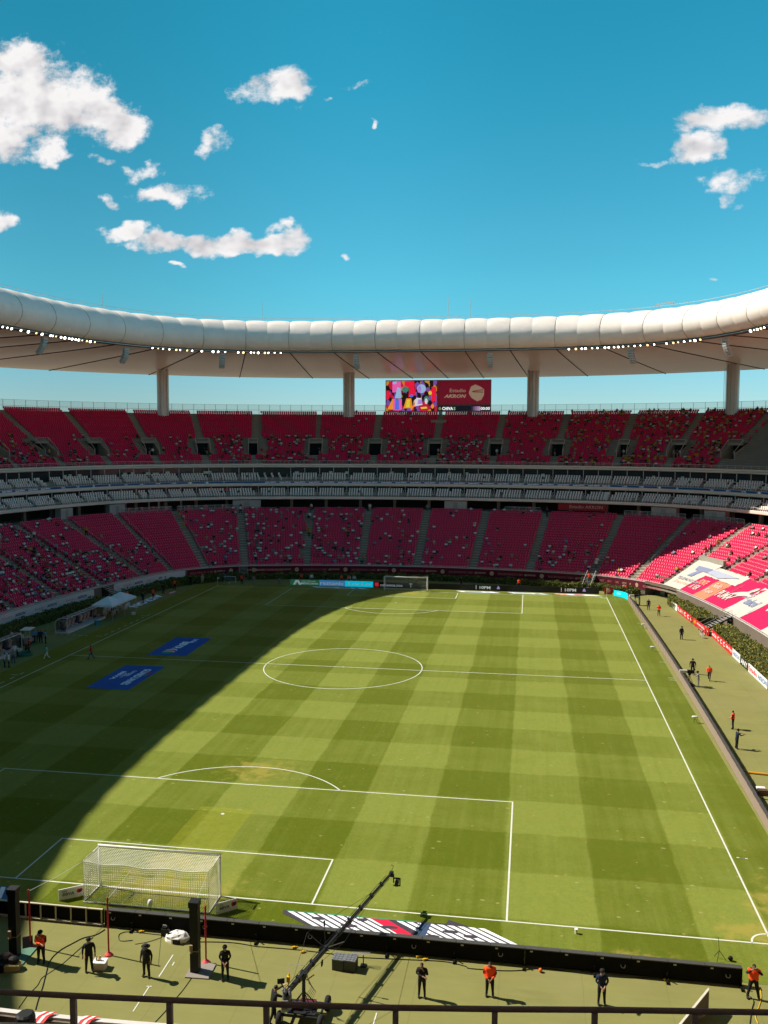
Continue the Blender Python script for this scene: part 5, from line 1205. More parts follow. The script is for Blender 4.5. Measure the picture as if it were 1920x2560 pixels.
g0 = G(*c4(1068, 720)); t = thing('camera_case', 'small dark case beside the sheeted gear', 'case', (g0[0], g0[1], 0)); m = MB(); m.box((0, 0, .2), (.3, .3, .4)); m.box((0, 0, .44), (.22, .22, .1)); obj('case', m, BLACK, t); m = MB(); m.tube([(-.1, 0, .48), (-.1, 0, .56), (.1, 0, .56), (.1, 0, .48)], .015, 4); obj('handle', m, STEEL, t)
g0 = G(*c4(45, 945)); t = thing('gear_pile', 'pile of dark bags and a cream toolbox beside the padded post', 'gear', (g0[0], g0[1], 0))
m = MB(); m.box((.25, .1, .15), (.7, .5, .28), .3); obj('toolbox', m, M('cream toolbox', (.55, .40, .16), .6), t); m = MB(); m.ball((-.2, .3, .35), .42, .34, .34); obj('bag', m, M('dark bag', (.03, .022, .022), .8), t); m = MB(); m.ball((.25, .2, .42), .3, .24, .2); obj('bag', m, BLACK, t); m = MB(); m.box((-.25, -.2, .2), (.4, .3, .4), .2); obj('crate', m, BLACK, t)
g0 = G(*c4(180, 798)); t = thing('floor_monitor', 'black wedge monitor propped on the green mat', 'monitor', (g0[0], g0[1], .05), R(30)); m = MB(); m.add([(-.25, -.15, 0), (.25, -.15, 0), (.25, .25, 0), (-.25, .25, 0), (-.25, .18, .42), (.25, .18, .42), (.25, .25, .42), (-.25, .25, .42)], [(0, 1, 5, 4), (4, 5, 6, 7), (2, 3, 7, 6), (1, 2, 6, 5), (3, 0, 4, 7)]); obj('casing', m, BLACK, t); m = MB(); m.quad((-.2, -.1, .06), (.2, -.1, .06), (.2, .15, .38), (-.2, .15, .38)); obj('grille', m, GREYM, t)
CRT = M('grey plastic crate', (.05, .055, .06), .6, var=.2, vs=4); CRTL = M('crate lid', (.16, .17, .185), .55, var=.15, vs=5)
for x, lab in ((11.98, 'black plastic crate with a flat grey lid, the one nearer the crane'), (12.58, 'black plastic crate with a flat grey lid and rods lying behind it')):
    t = thing('equipment_crate', lab, 'crate', (x, -5.75, 0), R(-4), 'pair of crates by the near screens'); m = MB(); m.box((0, 0, .26), (.58, .62, .52)); obj('body', m, CRT, t); m = MB(); m.box((0, 0, .55), (.6, .64, .06)); obj('lid', m, CRTL, t)
    m = MB()
    for a in (-.18, 0, .18): m.box((a, 0, .585), (.03, .56, .012)); m.box((0, a, .5845), (.54, .03, .012))
    obj('lid_rib', m, M('crate lid rib', (.11, .118, .13), .55), t)
t = thing('metal_rods', 'bundle of pale metal rods lying behind the black crates', 'rods', (13.05, -5.45, .5)); 
for k in range(4): m = MB(); m.tube([(-.5, .05*k, .1), (.42, .05*k+.05*(k-1), .1)], .015, 4); obj('rod', m, STEEL, t)
t = thing('rod_stand', 'black folded stand holding the metal rods by the crates', 'stand', (13.15, -5.42, 0)); m = MB(); m.tube([(0, 0, 0), (0, 0, .58)], .03, 5); m.box((0, 0, .02), (.3, .3, .04)); obj('upright', m, STG, t)
# microphones
WIND = M('white windshield', (.78, .76, .72), .9, var=.06)
def micro(label, p, rz, h=.55, L=.55):
    t = thing('microphone', label, 'microphone', (p[0], p[1], 0), rz, 'windshield microphones beside the pitch')
    m = MB(); m.lathe((-L/2, 0, h), [(.05, 0), (.10, .05), (.11, L*.5), (.10, L-.05), (.05, L)], 10, axis=(1, 0, 0)); obj('windshield', m, WIND, t, True)
    for a in (0, 2.1, 4.2): m = MB(); m.tube([(0, 0, h-.08), (.22*math.cos(a), .22*math.sin(a), .0)], .012, 4); obj('leg', m, STG, t)
micro('white windshield microphone on the grass midway along the right screens', G(*c2(738, 728)), 0); micro('white windshield microphone on the grass between the halfway line and the near corner', G(*c3(1075, 85)), 0); micro('white windshield microphone tucked against the right screens by the policeman', np.array([37.0, 80.6, 0]), .5)
t = thing('microphone', 'upright white furry microphone behind the near goal net', 'microphone', (.55, -2.55, 0)); m = MB(); m.tube([(0, 0, 0), (0, 0, .45)], .02, 5); obj('stand', m, STG, t); m = MB(); m.lathe((0, 0, .4), [(.05, 0), (.13, .06), (.14, .3), (.10, .42), (.04, .46)], 10); obj('windshield', m, WIND, t, True)
g0 = G(*c6(1392, 436)); t = thing('microphone_tripod', 'thin black tripod with a small microphone near the corner arc', 'tripod', (g0[0], g0[1], 0)); m = MB()
for a in (0, 2.1, 4.2): m.tube([(0, 0, .5), (.35*math.cos(a), .35*math.sin(a), 0)], .014, 4)
obj('legs', m, STG, t); m = MB(); m.tube([(0, 0, .5), (-.08, 0, 1.2)], .012, 4); obj('mast', m, STG, t); m = MB(); m.ball((.55, 0, .14), .13, .1, .13); obj('pouch', m, BLACK, t)
t = thing('yellow_rod', 'thick yellow orange rod lying beside the right screens', 'rod'); a, b = G(*c3(1500, 490)), G(*c3(1680, 508)); m = MB(); m.tube([(a[0], a[1], .10), (b[0], b[1], .10)], .08, 8); obj('rod', m, M('yellow orange paint', (.75, .33, .02), .5), t); m = MB(); m.tube([(a[0]-.6, a[1], .1), (a[0]-.3, a[1]+.1, .12), (a[0], a[1], .10)], .02, 4); obj('loop', m, BLACK, t)
g0 = G(*c3(1610, 660)); t = thing('camera_control_box', 'pale and brown control box with cables behind the right screens', 'box', (g0[0], g0[1], 0)); m = MB(); m.box((-.05, .2, .35), (.6, .4, .3)); obj('cover', m, WB, t); m = MB(); m.box((.1, -.05, .25), (.75, .3, .3)); obj('casing', m, M('brown casing', (.13, .07, .05), .6), t); m = MB(); m.tube([(.3, -.3, .02), (.5, -.7, .02), (.2, -1.0, .02), (-.2, -.8, .02)], .03, 5); obj('cable', m, BLACK, t); m = MB(); m.tube([(-.4, .3, 0), (-.5, .5, 1.0)], .012, 4); obj('aerial', m, STG, t)
# cameras with operators on the right
def tvcam(label, p, rz):
    t = thing('television_camera', label, 'camera', (p[0], p[1], 0), rz); m = MB()
    for a in (0.5, 2.6, 4.7): m.tube([(0, 0, 1.15), (.5*math.cos(a), .5*math.sin(a), .08)], .035, 5)
    obj('tripod', m, STEEL, t); m = MB(); m.lathe((0, 0, 0), [(.55, .02), (.6, .08), (.5, .16)], 14); obj('dolly', m, BLACK, t); m = MB(); m.box((0, 0, 1.25), (.25, .25, .22)); obj('pan_head', m, BLACK, t); m = MB(); m.box((.1, 0, 1.52), (.7, .28, .34)); obj('camera_body', m, BLACK, t); m = MB(); m.box((-.6, 0, 1.52), (.85, .26, .28)); obj('lens', m, M('pale lens cover', (.62, .58, .52), .5), t); m = MB(); m.tube([(.35, .2, 1.3), (.9, .3, 1.35)], .025, 4); m.box((.5, 0, 1.78), (.12, .3, .18)); obj('pan_bar', m, BLACK, t)
tvcam('television camera with a long pale lens behind the right screens at halfway', G(*c2(1030, 1000)), 0.); g0 = G(*c2(1095, 1013)); person('camera operator in grey behind the camera at halfway', (g0[0]+.1, g0[1]), 270, 'operate', CGREY, CGREY, None, 'cap', 0)
tvcam('television camera in a dark cover at the sunny far corner', G(*c2(600, 358)), R(20)); g0 = G(*c2(628, 362)); person('camera operator in dark green at the sunny far corner', (g0[0]+.1, g0[1]), 250, 'operate', CL('dark green', (.02, .06, .04)), CGREY, None, 'cap', 1)
# chairs
PLC = M('white plastic', (.72, .70, .68), .45, var=.06)
def pchair(label, p, rz, group, mat=None):
    t = thing('plastic_chair', label, 'chair', (p[0], p[1], 0), rz, group); mt = mat or PLC
    m = MB(); m.box((0, 0, .43), (.46, .44, .04)); obj('seat', m, mt, t); m = MB(); m.box((0, .22, .68), (.44, .04, .44), 0, 0, (-.15, 'X')); obj('backrest', m, mt, t)
    for x in (-.2, .2):
        for y in (-.18, .18): m = MB(); m.beam((x, y, .42), (x*1.15, y*1.2, 0), .05, .05); obj('leg', m, mt, t)
    for x in (-.23, .23): m = MB(); m.box((x, .0, .63), (.04, .42, .04)); m.box((x, -.19, .53), (.04, .04, .2)); obj('armrest', m, mt, t)
pchair('single white plastic chair on the turf beside the red advertising boards', G(*c2(1135, 622)), R(40), None)
CHG = 'white plastic chairs under the tent'
for k, (q, r_) in enumerate((((745, 450), 20), ((800, 430), 200), ((850, 450), 330), ((885, 425), 10), ((970, 400), 160), ((1020, 370), 20), ((930, 370), 90), ((770, 420), 60), ((985, 385), 250))): pchair('white plastic chair standing at the edge of the white tent', G(*cD(*q)), R(r_), CHG)
g0 = G(*cD(1075, 450)); t = thing('stool', 'small white stool on the grass in front of the tent', 'stool', (g0[0], g0[1], 0)); m = MB(); m.box((0, 0, .42), (.5, .4, .05)); obj('seat', m, PLC, t)
for x in (-.18, .18): m = MB(); m.beam((x, 0, .4), (x*.8, 0, 0), .05, .3); obj('leg', m, PLC, t)
t = thing('tent', 'white pop-up tent with a peaked roof over plastic chairs', 'tent', (-39.7, 76.0, 0)); TC = M('tent cloth', (.72, .76, .78), .7, var=.06, vs=1.)
X0, X1, Y0, Y1, EZ = -1.45, 1.75, -4.0, 4.0, 2.35
for ya, yb in ((Y0, 0), (0, Y1)):
    m = MB(); ym = (ya+yb)/2; pk = (0.1, ym, EZ+1.0); cs = [(X0, ya, EZ), (X1, ya, EZ), (X1, yb, EZ), (X0, yb, EZ)]
    for i in range(4): m.add([cs[i], cs[(i+1) % 4], pk], [(0, 1, 2)])
    obj('canopy', m, TC, t)
m = MB()
for a, b in (((X0, Y0), (X1, Y0)), ((X1, Y0), (X1, Y1)), ((X1, Y1), (X0, Y1)), ((X0, Y1), (X0, Y0))): m.add([(*a, EZ), (*b, EZ), (*b, EZ-.28), (*a, EZ-.28)], [(0, 1, 2, 3)])
obj('valance', m, TC, t)
for x in (X0, X1):
    for y in (Y0, 0, Y1): m = MB(); m.tube([(x*.97, y*.98, 0), (x*.97, y*.98, EZ)], .035, 5); obj('leg', m, STEEL, t)
t = thing('folding_table', 'dark table among the chairs under the white tent', 'table', (-40.9, 78.6, 0)); m = MB(); m.box((0, 0, .72), (.8, 1.8, .05)); obj('top', m, CBLUE, t); m = MB(); m.box((0, 0, .35), (.7, 1.7, .7)); obj('skirt', m, CNAVY, t)
# team benches
BSH = M('bench shell', (.62, .58, .56), .4, var=.08); TINT = glass_like('smoked shell', (.10, .10, .10), .55); BSEAT = M('bench seat', (.42, .30, .27), .6, var=.2, vs=2); BSD = M('bench seat dark', (.06, .03, .06), .7, var=.2)
def dugout(label, y0, y1, x=-40.6):
    t = thing('team_bench', label, 'bench', (x, (y0+y1)/2, 0)); L = (y1-y0); h = L/2; prof = [(-1.35, .35), (-1.45, 1.2), (-1.3, 1.75), (-.9, 2.05), (-.2, 2.15), (.25, 2.1)]
    n = int(L/1.05); m = MB(); m.box((-.55, 0, .14), (2.0, L, .26)); obj('base', m, BSH, t)
    for k in range(n+1):
        y = -h+L*k/n; m = MB(); m.tube([(-1.35, y, .2)]+[(a, y, b) for a, b in prof], .05, 5); obj('rib', m, BSH, t)
    for k in range(n):
        y, yb = -h+L*k/n+.03, -h+L*(k+1)/n-.03; m = MB()
        for i in range(len(prof)-1): (a, b), (c_, d_) = prof[i], prof[i+1]; m.quad((a, y, b), (a, yb, b), (c_, yb, d_), (c_, y, d_))
        obj('shell_panel', m, TINT, t)
        ym = (y+yb)/2; m = MB(); m.box((-.55, ym, .55), (.5, .62, .18)); m.box((-.86, ym, .98), (.16, .60, .78), 0, 0, (.22, 'Y')); m.box((-.95, ym, 1.42), (.12, .34, .2), 0, 0, (.22, 'Y')); obj('seat', m, BSEAT if k % 4 else BSD, t)
    for a, b in (prof[-1], prof[2]): m = MB(); m.beam((a, -h, b), (a, h, b), .07, .07); obj('rail', m, BSH, t)
    for s in (-1, 1):
        m = MB(); m.poly([(-1.35, s*h, .25)]+[(a, s*h, b) for a, b in prof]+[(.05, s*(h), .25)]); obj('end_panel', m, TINT, t); m = MB(); m.tube([(.25, s*h, 2.1), (.35, s*h, 1.6), (.35, s*h, .2)], .05, 5); obj('end_rib', m, BSH, t)
dugout('long white team bench with brown seats beside the tent', 63.4, 74.2); dugout('white roofed team bench behind the crowd of staff at the frame edge', 42.5, 53.8, -41.5)
t = thing('blue_bin', 'round blue tub in front of the long team bench', 'tub', (-39.2, 69.6, 0)); m = MB(); m.lathe((0, 0, 0), [(.28, 0), (.36, .6), (.4, .62)], 14); obj('tub', m, M('blue plastic', (.02, .22, .32), .5), t); m = MB(); m.lathe((0, 0, .61), [(.37, 0), (.36, .03)], 14); obj('lid', m, M('blue lid', (.02, .3, .38), .5), t)
g0 = G(*cV(385, 300)); t = thing('service_cart', 'small utility cart with a white canopy among the staff', 'cart', (g0[0]-.6, g0[1]+1.0, 0), R(12)); m = MB(); m.box((0, 0, .55), (1.2, 2.2, .5)); m.box((0, -.9, .85), (1.1, .4, .3)); obj('body', m, M('cart body', (.30, .30, .28), .5), t); m = MB(); m.box((0, 0, 1.95), (1.3, 2.0, .06)); obj('canopy', m, PLC, t)
for x in (-.55, .55):
    for y in (-.85, .85): m = MB(); m.tube([(x, y, .7), (x, y, 1.95)], .03, 4); obj('canopy_post', m, STEEL, t); m = MB(); m.lathe((x-.08, y*.9, .24), [(.1, 0), (.24, .0), (.24, .16), (.1, .16)], 12, axis=(1, 0, 0)); obj('wheel', m, TYRE, t)
g0 = G(*cV(335, 430)); t = thing('green_mat', 'low round green tub on the grass in front of the staff', 'tub', (g0[0], g0[1], 0)); m = MB(); m.lathe((0, 0, 0), [(.9, 0), (.95, .3), (.85, .32), (.8, .1)], 18); obj('tub', m, M('green plastic', (.02, .16, .10), .5), t); m = MB(); m.lathe((0, 0, .1), [(.8, 0), (.79, .02)], 18); obj('water', m, M('tub water', (.05, .10, .10), .1), t)
# leaning panel on the near surround
t = thing('leaning_panel', 'tall pale edged panel standing on the turf beyond the railing', 'panel', (29.6, -6.1, 0)); m = MB(); _a, _b = G(*c6(1333, 597), 1.05), G(*c6(1165, 805), 1.05); t.location = (_a[0], _a[1], 0); d_ = Vector((_b[0]-_a[0], _b[1]-_a[1], 0)); m.beam((0, 0, .52), (d_.x, d_.y, .52), .05, 1.0); obj('board', m, M('brown board', (.16, .13, .10), .8), t); m = MB(); m.beam((0, 0, 1.04), (d_.x, d_.y, 1.04), .10, .05); m.beam((0.02, 0.06, 0), (0.02, 0.06, 1.06), .08, .06); obj('edge', m, M('pale board edge', (.60, .56, .48), .7), t); m = MB(); m.beam((-.4, -1.3, .6), (-1.3, -1.1, 0), .05, .05); obj('prop', m, STEEL, t)
# cables on the ground
CBL = M('black cable', (.012, .012, .012), .6)
def cable(label, pts, r=.022, mat=None):
    w = [G(*q) for q in pts]; out = []
    for i in range(len(w)-1):
        for k in range(5):
            a = k/5; p0, p1, p2, p3 = w[max(i-1, 0)], w[i], w[i+1], w[min(i+2, len(w)-1)]
            q = .5*((2*p1)+(-p0+p2)*a+(2*p0-5*p1+4*p2-p3)*a*a+(-p0+3*p1-3*p2+p3)*a**3); out.append((q[0], q[1], r*.8))
    out.append((w[-1][0], w[-1][1], r*.8)); m = MB(); m.tube(out, r, 5); tag(obj('ground_cable', m, mat or CBL), label, 'cable')
cable('long black cable running along the turf behind the near screens', [c4(1285, 765), c4(1500, 770), c4(1659, 795), c5(240, 590), c5(480, 610), c5(690, 635), c5(880, 658), c5(1160, 672), c5(1420, 685), c5(1560, 715), c6(40, 485), c6(260, 497), c6(430, 483), c6(560, 500), c6(740, 522), c6(900, 535), c6(1060, 538), c6(1250, 552)])
cable('black cable looping from the screens down past the steward to the railing', [c4(680, 685), c4(620, 720), c4(540, 740), c4(470, 775), c4(390, 820), c4(325, 885), c4(295, 985), c4(275, 1060), c4(245, 1150), c4(230, 1205)])
cable('second thinner black cable crossing the turf to the railing', [c4(600, 735), c4(470, 850), c4(395, 915), c4(320, 965), c4(270, 1000), c4(240, 1050), c4(180, 1110), c4(120, 1195)], .014)
cable('loose loop of black cable lying before the near screens', [c4(860, 755), c4(790, 760), c4(770, 745), c4(775, 715), c4(820, 700), c4(900, 705), c4(990, 715), c4(1060, 722)], .018)
cable('short black cable crossing towards the padded post on the grey mat', [c4(1050, 735), c4(960, 765), c4(875, 780)], .014); cable('thin black cable from the grey mat to the railing', [c4(1240, 1000), c4(1190, 1070), c4(1140, 1130), c4(1070, 1215), c4(1000, 1290)], .014)
cable('yellow cable snaking past the steward at the end of the near screens', [c6(1615, 590), c6(1622, 640), c6(1610, 690), c6(1590, 740), c6(1605, 786)], .02, YEL); cable('dark cable trailing from the steward at the end of the near screens', [c6(1540, 620), c6(1580, 660), c6(1570, 710), c6(1560, 786)], .02)
for k, q in enumerate((c5(452, 597), c5(508, 627), c5(1255, 657), c5(1298, 676), c6(1098, 548), c4(910, 703))):
    p = G(*q); t = tag(obj('cable_connector', MB().box((0, 0, .05), (.16, .09, .09), .5).box((.12, .08, .04), (.10, .05, .05), .5), YEL), ['yellow plug on the cable left of the crane arm by the screens', 'yellow plug lying just off the long cable near the crates', 'yellow plug beside the screens near the man with clasped hands', 'second yellow plug by the man with clasped hands', 'double yellow plug near the steward in black at the railing', 'yellow plug on the loose cable loop'][k], 'plug'); t.location = (p[0], p[1], 0)
p = G(*c6(417, 502)); t = tag(obj('ball', MB().ball((0, 0, .1), .10, n=12), M('orange ball', (.75, .16, .03), .6), None, True), 'small orange ball lying on the long cable', 'ball'); t.location = (p[0], p[1], 0)
p = G(*c6(612, 292)); t = tag(obj('paper_cup', MB().lathe((0, 0, 0), [(.07, 0), (.10, .26)], 10), WB), 'white cup standing on the grass behind the goal line', 'cup'); t.location = (p[0], p[1], 0)
p = G(*c6(648, 500)); t = thing('water_bottle', 'clear bottle beside a dark one against the near screens', 'bottle', (p[0]+.15, p[1]+.15, 0)); m = MB(); m.lathe((.12, .1, 0), [(.06, 0), (.06, .3), (.02, .4)], 8); obj('bottle', m, M('pale bottle', (.3, .34, .3), .2), t); m = MB(); m.lathe((-.12, 0, 0), [(.09, 0), (.09, .35), (.06, .42)], 8); obj('flask', m, BLACK, t)
# ---------------------------------------------------------------- people round the pitch
def pp(label, q, face, pose, **k): g = G(*q); return person(label, (g[0], g[1]), face, pose, **k)
pp('steward in an orange vest with one hand at the face by the green mat', c4(268, 905), 175, 'face', vest=CORA, hat='cap'); pp('man in black beside the pale cooler box', c4(578, 955), 150, 'down', hat='cap'); pp('man in black with a wide hat standing on the turf behind the goal', c4(950, 990), 190, 'down', hat='wide', skin=1, scale=.96); pp('slim person in black with a cap beside the grey mat', c4(1460, 1012), 165, 'clasp', hat='cap', scale=1.02)
pp('man in black holding his hands before his chest past the crates', c5(1282, 916), 180, 'face', hat=None, skin=1); pp('steward in an orange vest with clasped hands before the near screens', c6(140, 635), 180, 'clasp', vest=CORA, skin=1); pp('policeman in black with a cap and clasped hands near the leaning panel', c6(750, 681), 175, 'clasp', hat='cap', shirt=CNAVY, pants=CBLACK); pp('steward in an orange vest raising both hands at the end of the near screens', c6(1577, 648), 185, 'both_up', vest=CORA, skin=1)
pp('man in black standing before the brown screens near the far corner', c2(705, 398), 200, 'down'); pp('steward in an orange vest nearest the far end of the red boards', c2(788, 446), 190, 'clasp', vest=CORA); pp('policeman in a dark blue jacket halfway between the screens and the red boards', c2(968, 633), 150, 'down', shirt=CNAVY, hat='cap'); pp('steward in an orange vest sitting at the foot of the black stairs', c2(1172, 598), 200, 'sit', vest=CORA); pp('man in black with a cap standing behind the halfway camera', c2(1057, 908), 200, 'down', hat='cap'); pp('steward in an orange vest walking beside the halfway camera', c2(1190, 963), 200, 'walk', vest=CORA, shirt=CORA); pp('steward in an orange vest looking at the pitch across the near right screens', c3(1378, 136), 290, 'clasp', vest=CORA); pp('policeman in black filming with a phone near the right screens', c3(1408, 294), 80, 'operate', hat='cap', shirt=CNAVY)
x, y = bowl(58.6, 1.4); person('steward in an orange vest standing in the dark tunnel doorway', (x, y), 230, 'down', vest=CORA)
for q, y, lab, kw in (((293, 525), 111.0, 'steward in an orange vest behind the green screen', dict(vest=CORA)), ((553, 528), 111.0, 'steward in an orange vest behind the boundary of the two sky blue screens', dict(vest=CORA)), ((603, 528), 111.2, 'photographer in orange and grey behind the second sky blue screen', dict(vest=CORA, shirt=CWHITE)), ((360, 525), 111.1, 'photographer in black and white behind the blue screen', dict(shirt=CWHITE)), ((452, 528), 111.3, 'person in black behind the end of the blue screen', dict()), ((637, 535), 111.0, 'photographer in a pale top behind the end of the sky blue screens', dict(shirt=CPINK)), ((1040, 538), 112.0, 'steward in an orange vest behind the far goal net', dict(vest=CORA)), ((1330, 545), 112.0, 'person in black behind the black screens past the far goal', dict())):
    g = GY(*d7(*q), y); person(lab, (g[0], y), 180, 'down', **kw)
for q, y, lab, kw in (((45, 565), 111.5, 'steward in an orange vest behind the middle black screens', dict(vest=CORA)), ((740, 618), 108.6, 'steward in an orange vest behind the cyan corner screen', dict(vest=CORA)), ((728, 598), 109.4, 'person in a beige coat behind the cyan corner screen', dict(shirt=CBEIGE, pants=CBEIGE))):
    g = GY(*d8(*q), y); person(lab, (g[0], y), 185, 'down', **kw)
pp('photographer crouching in grey on the shaded goal line', d7(150, 570), 170, 'crouch', shirt=CGREY, pants=CGREY)
pp('person in a beige suit and yellow cap standing near the left corner flag', d6(1312, 568), 170, 'down', shirt=CBEIGE, pants=CBEIGE, hat='cap', hatm=YEL); pp('person in black standing in the shade left of the beige suit', d6(1236, 578), 170, 'down'); pp('steward in an orange vest in the left corner by the hedge', d6(1132, 605), 150, 'down', vest=CORA); pp('man in black beside the small red carpet', d6(1058, 634), 120, 'down'); pp('steward in an orange vest standing on the white letters', d6(992, 668), 140, 'down', vest=CORA); pp('man in a dark suit standing beside the white letters', d6(926, 692), 120, 'down', shirt=CNAVY, pants=CNAVY); pp('steward in an orange vest at the foot of the left corner stairs', d6(1567, 572), 180, 'down', vest=CORA); pp('person in grey near the left corner stairs', d6(1645, 575), 190, 'walk', shirt=CGREY, pants=CGREY); pp('person in blue beside the small training goal', d6(1450, 556), 180, 'down', shirt=CJEAN)
x, y = bowl(-79.4, -4.4); person('steward in an orange vest at the hedge stairs behind the tent', (x, y), 110, 'down', vest=CORA)
STF = (((168, 275), 'white top', CWHITE, CGREY, 'down'), ((250, 335), 'pink top', CPINK, CTAN, 'down'), ((287, 345), 'black suit', CBLACK, CBLACK, 'cross'), ((320, 300), 'beige top', CBEIGE, CBLACK, 'down'), ((404, 385), 'black shirt and orange vest', CBLACK, CBLACK, 'down'), ((360, 390), 'dark red top', CL('maroon', (.14, .03, .04)), CBLACK, 'crouch'), ((470, 262), 'blue shirt', CBLUE, CNAVY, 'cross'), ((530, 258), 'bright blue shirt', CBLUE, CBLACK, 'down'), ((565, 262), 'navy top', CNAVY, CBLACK, 'down'), ((630, 270), 'pale blue shirt', CBLUE, CBLACK, 'clasp'), ((65, 598), 'white shirt by the frame edge', CWHITE, CBLACK, 'down'), ((124, 602), 'white shirt beside another white shirt', CWHITE, CBLACK, 'down'), ((184, 542), 'grey top and jeans', CGREY, CJEAN, 'down'), ((12, 470), 'tan coat', CTAN, CTAN, 'down'), ((240, 455), 'dark top, crouching', CBLACK, CBLACK, 'crouch'), ((205, 470), 'white cap', CWHITE, CGREY, 'down'))
for q, cl, a, b, ps in STF: pp('staff member in a %s with the group by the benches' % cl if ps != 'crouch' else 'staff member in a %s among the group by the benches' % cl, cV(*q), random.choice((100, 150, 60, 200)), ps, shirt=a, pants=b, vest=CORA if 'orange' in cl else None, skin=random.randrange(3))
pp('man in a teal top and pale trousers walking outside the left touchline', cV(650, 492), 250, 'walk', shirt=CTEAL, pants=CWHITE); pp('man in a red top walking on the pitch by the halfway line', cV(1265, 490), 255, 'walk', shirt=CRED, pants=CJEAN)
g0 = G(*d6(1490, 560)); t = thing('training_goal', 'small white training goal at the foot of the shaded far hedge', 'goal', (g0[0], g0[1], 0)); m = MB(); m.tube([(-1.1, 0, 0), (-1.1, 0, 1.1), (1.1, 0, 1.1), (1.1, 0, 0)], .05, 6); obj('frame', m, GW, t); m = MB()
for k in range(9): m.tube([(-1.1+k*.275, 0, 1.08), (-1.1+k*.275, .8, .04)], .008, 3)
for k in range(5): m.tube([(-1.1, .2*k, 1.08-.26*k), (1.1, .2*k, 1.08-.26*k)], .008, 3)
obj('net', m, NETM, t)
p = G(*d6(1485, 567)); t = tag(obj('football', MB().ball((0, 0, .11), .11, n=12), WB, None, True), 'white football before the small training goal', 'ball'); t.location = (p[0], p[1], 0)
t = thing('flag_board', 'small red board with a white badge beside the cyan corner screen', 'board', (34.5, 107.8, 0)); m = MB(); m.box((0, 0, .68), (1.35, .06, 1.25)); obj('panel', m, REDP, t); m = MB(); m.box((-.4, .1, .1), (.05, .5, .06)); m.box((.4, .1, .1), (.05, .5, .06)); obj('foot', m, BLACK, t); put_shape([ell(0, .7, .32, .34), ], M('rose print', (.75, .35, .38), .5), t, (0, -.03, 0), (1, 0, 0), (0, 0, 1), .006, 'badge')
# ---------------------------------------------------------------- hedges
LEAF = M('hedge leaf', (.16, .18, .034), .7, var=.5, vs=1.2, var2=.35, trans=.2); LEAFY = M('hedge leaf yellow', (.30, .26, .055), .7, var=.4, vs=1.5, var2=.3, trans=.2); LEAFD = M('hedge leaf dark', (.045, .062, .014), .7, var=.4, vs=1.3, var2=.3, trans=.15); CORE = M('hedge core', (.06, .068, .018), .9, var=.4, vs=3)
def hedge(label, p0, p1, d0, d1, h, n, sz=.13, mix=(.5, .25, .25), dv=None):
    dv = dv or (lambda p: d0)
    t = thing('hedge', label, 'hedge'); m = MB(); ph = phis(p0, p1, 2.0, -2)
    for p in ph: m.v += [P3(p, dv(p)+.12, 0.), P3(p, dv(p)+.12, h-.14), P3(p, d1-.12, h-.14), P3(p, d1-.12, 0.)]
    m.f = [(i*4+k, (i+1)*4+k, (i+1)*4+k+1, i*4+k+1) for i in range(len(ph)-1) for k in range(3)]+[(0, 1, 2, 3), tuple(len(ph)*4-4+k for k in range(4))]; m.m = [0]*len(m.f); obj('core', m, CORE, t)
    L = arcdist(p0, p1, (d0+d1)/2); P = np.empty((n, 3)); nr = np.random.default_rng(int(abs(p0)*10)+5)
    s = nr.uniform(0, 1, n); face = nr.uniform(0, 1, n); w = d1-d0
    for k in range(n):
        p = p0+(p1-p0)*s[k]; lump = .13*math.sin(s[k]*L*1.1)+.10*math.sin(s[k]*L*2.7+1)+.06*math.sin(s[k]*L*6.1)
        d0 = dv(p)
        if face[k] < w/(w+2*h): d = nr.uniform(d0, d1); z = h+lump*.9+nr.normal(0, .05)
        elif nr.uniform() < .8: d = d0+lump*.6+nr.normal(0, .05); z = nr.uniform(.02, h)
        else: d = d1+nr.normal(0, .05); z = nr.uniform(.1, h)
        x, y = bowl(p, d); P[k] = (x, y, z)
    a, b = nr.normal(size=(n, 3)), nr.normal(size=(n, 3)); a /= np.linalg.norm(a, axis=1)[:, None]; b -= a*(a*b).sum(1)[:, None]; b /= np.linalg.norm(b, axis=1)[:, None]
    q = sz*nr.uniform(.6, 1.3, (n, 1)); V = np.stack([P-a*q-b*q*.2, P+b*q*.5, P+a*q-b*q*.1, P-b*q*.55], 1).reshape(-1, 3); V[:, 2] = np.maximum(V[:, 2], .01)
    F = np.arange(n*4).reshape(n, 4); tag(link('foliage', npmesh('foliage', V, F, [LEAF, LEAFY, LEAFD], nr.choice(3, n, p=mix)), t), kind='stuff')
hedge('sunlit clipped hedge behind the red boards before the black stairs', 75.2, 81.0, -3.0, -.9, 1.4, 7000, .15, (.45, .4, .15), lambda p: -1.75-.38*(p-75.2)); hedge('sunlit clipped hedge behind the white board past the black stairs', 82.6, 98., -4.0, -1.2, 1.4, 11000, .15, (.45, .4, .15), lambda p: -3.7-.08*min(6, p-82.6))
hedge('dark hedge below the maroon banner right of the far stairs', 22.6, 49.5, -2.9, -.9, .95, 5000, .16, (.5, .1, .4)); hedge('long shaded hedge behind the far goal under the maroon banner', -21.5, 20.6, -2.9, -.9, .90, 9000, .17, (.5, .1, .4)); hedge('shaded hedge in the left corner behind the white letters', -78.6, -23.4, -3.6, -1.0, 1.1, 9000, .17, (.5, .05, .45)); hedge('shaded hedge behind the white tent and long bench', -98., -80.4, -3.6, -1.0, 1.1, 8000, .15, (.5, .1, .4))
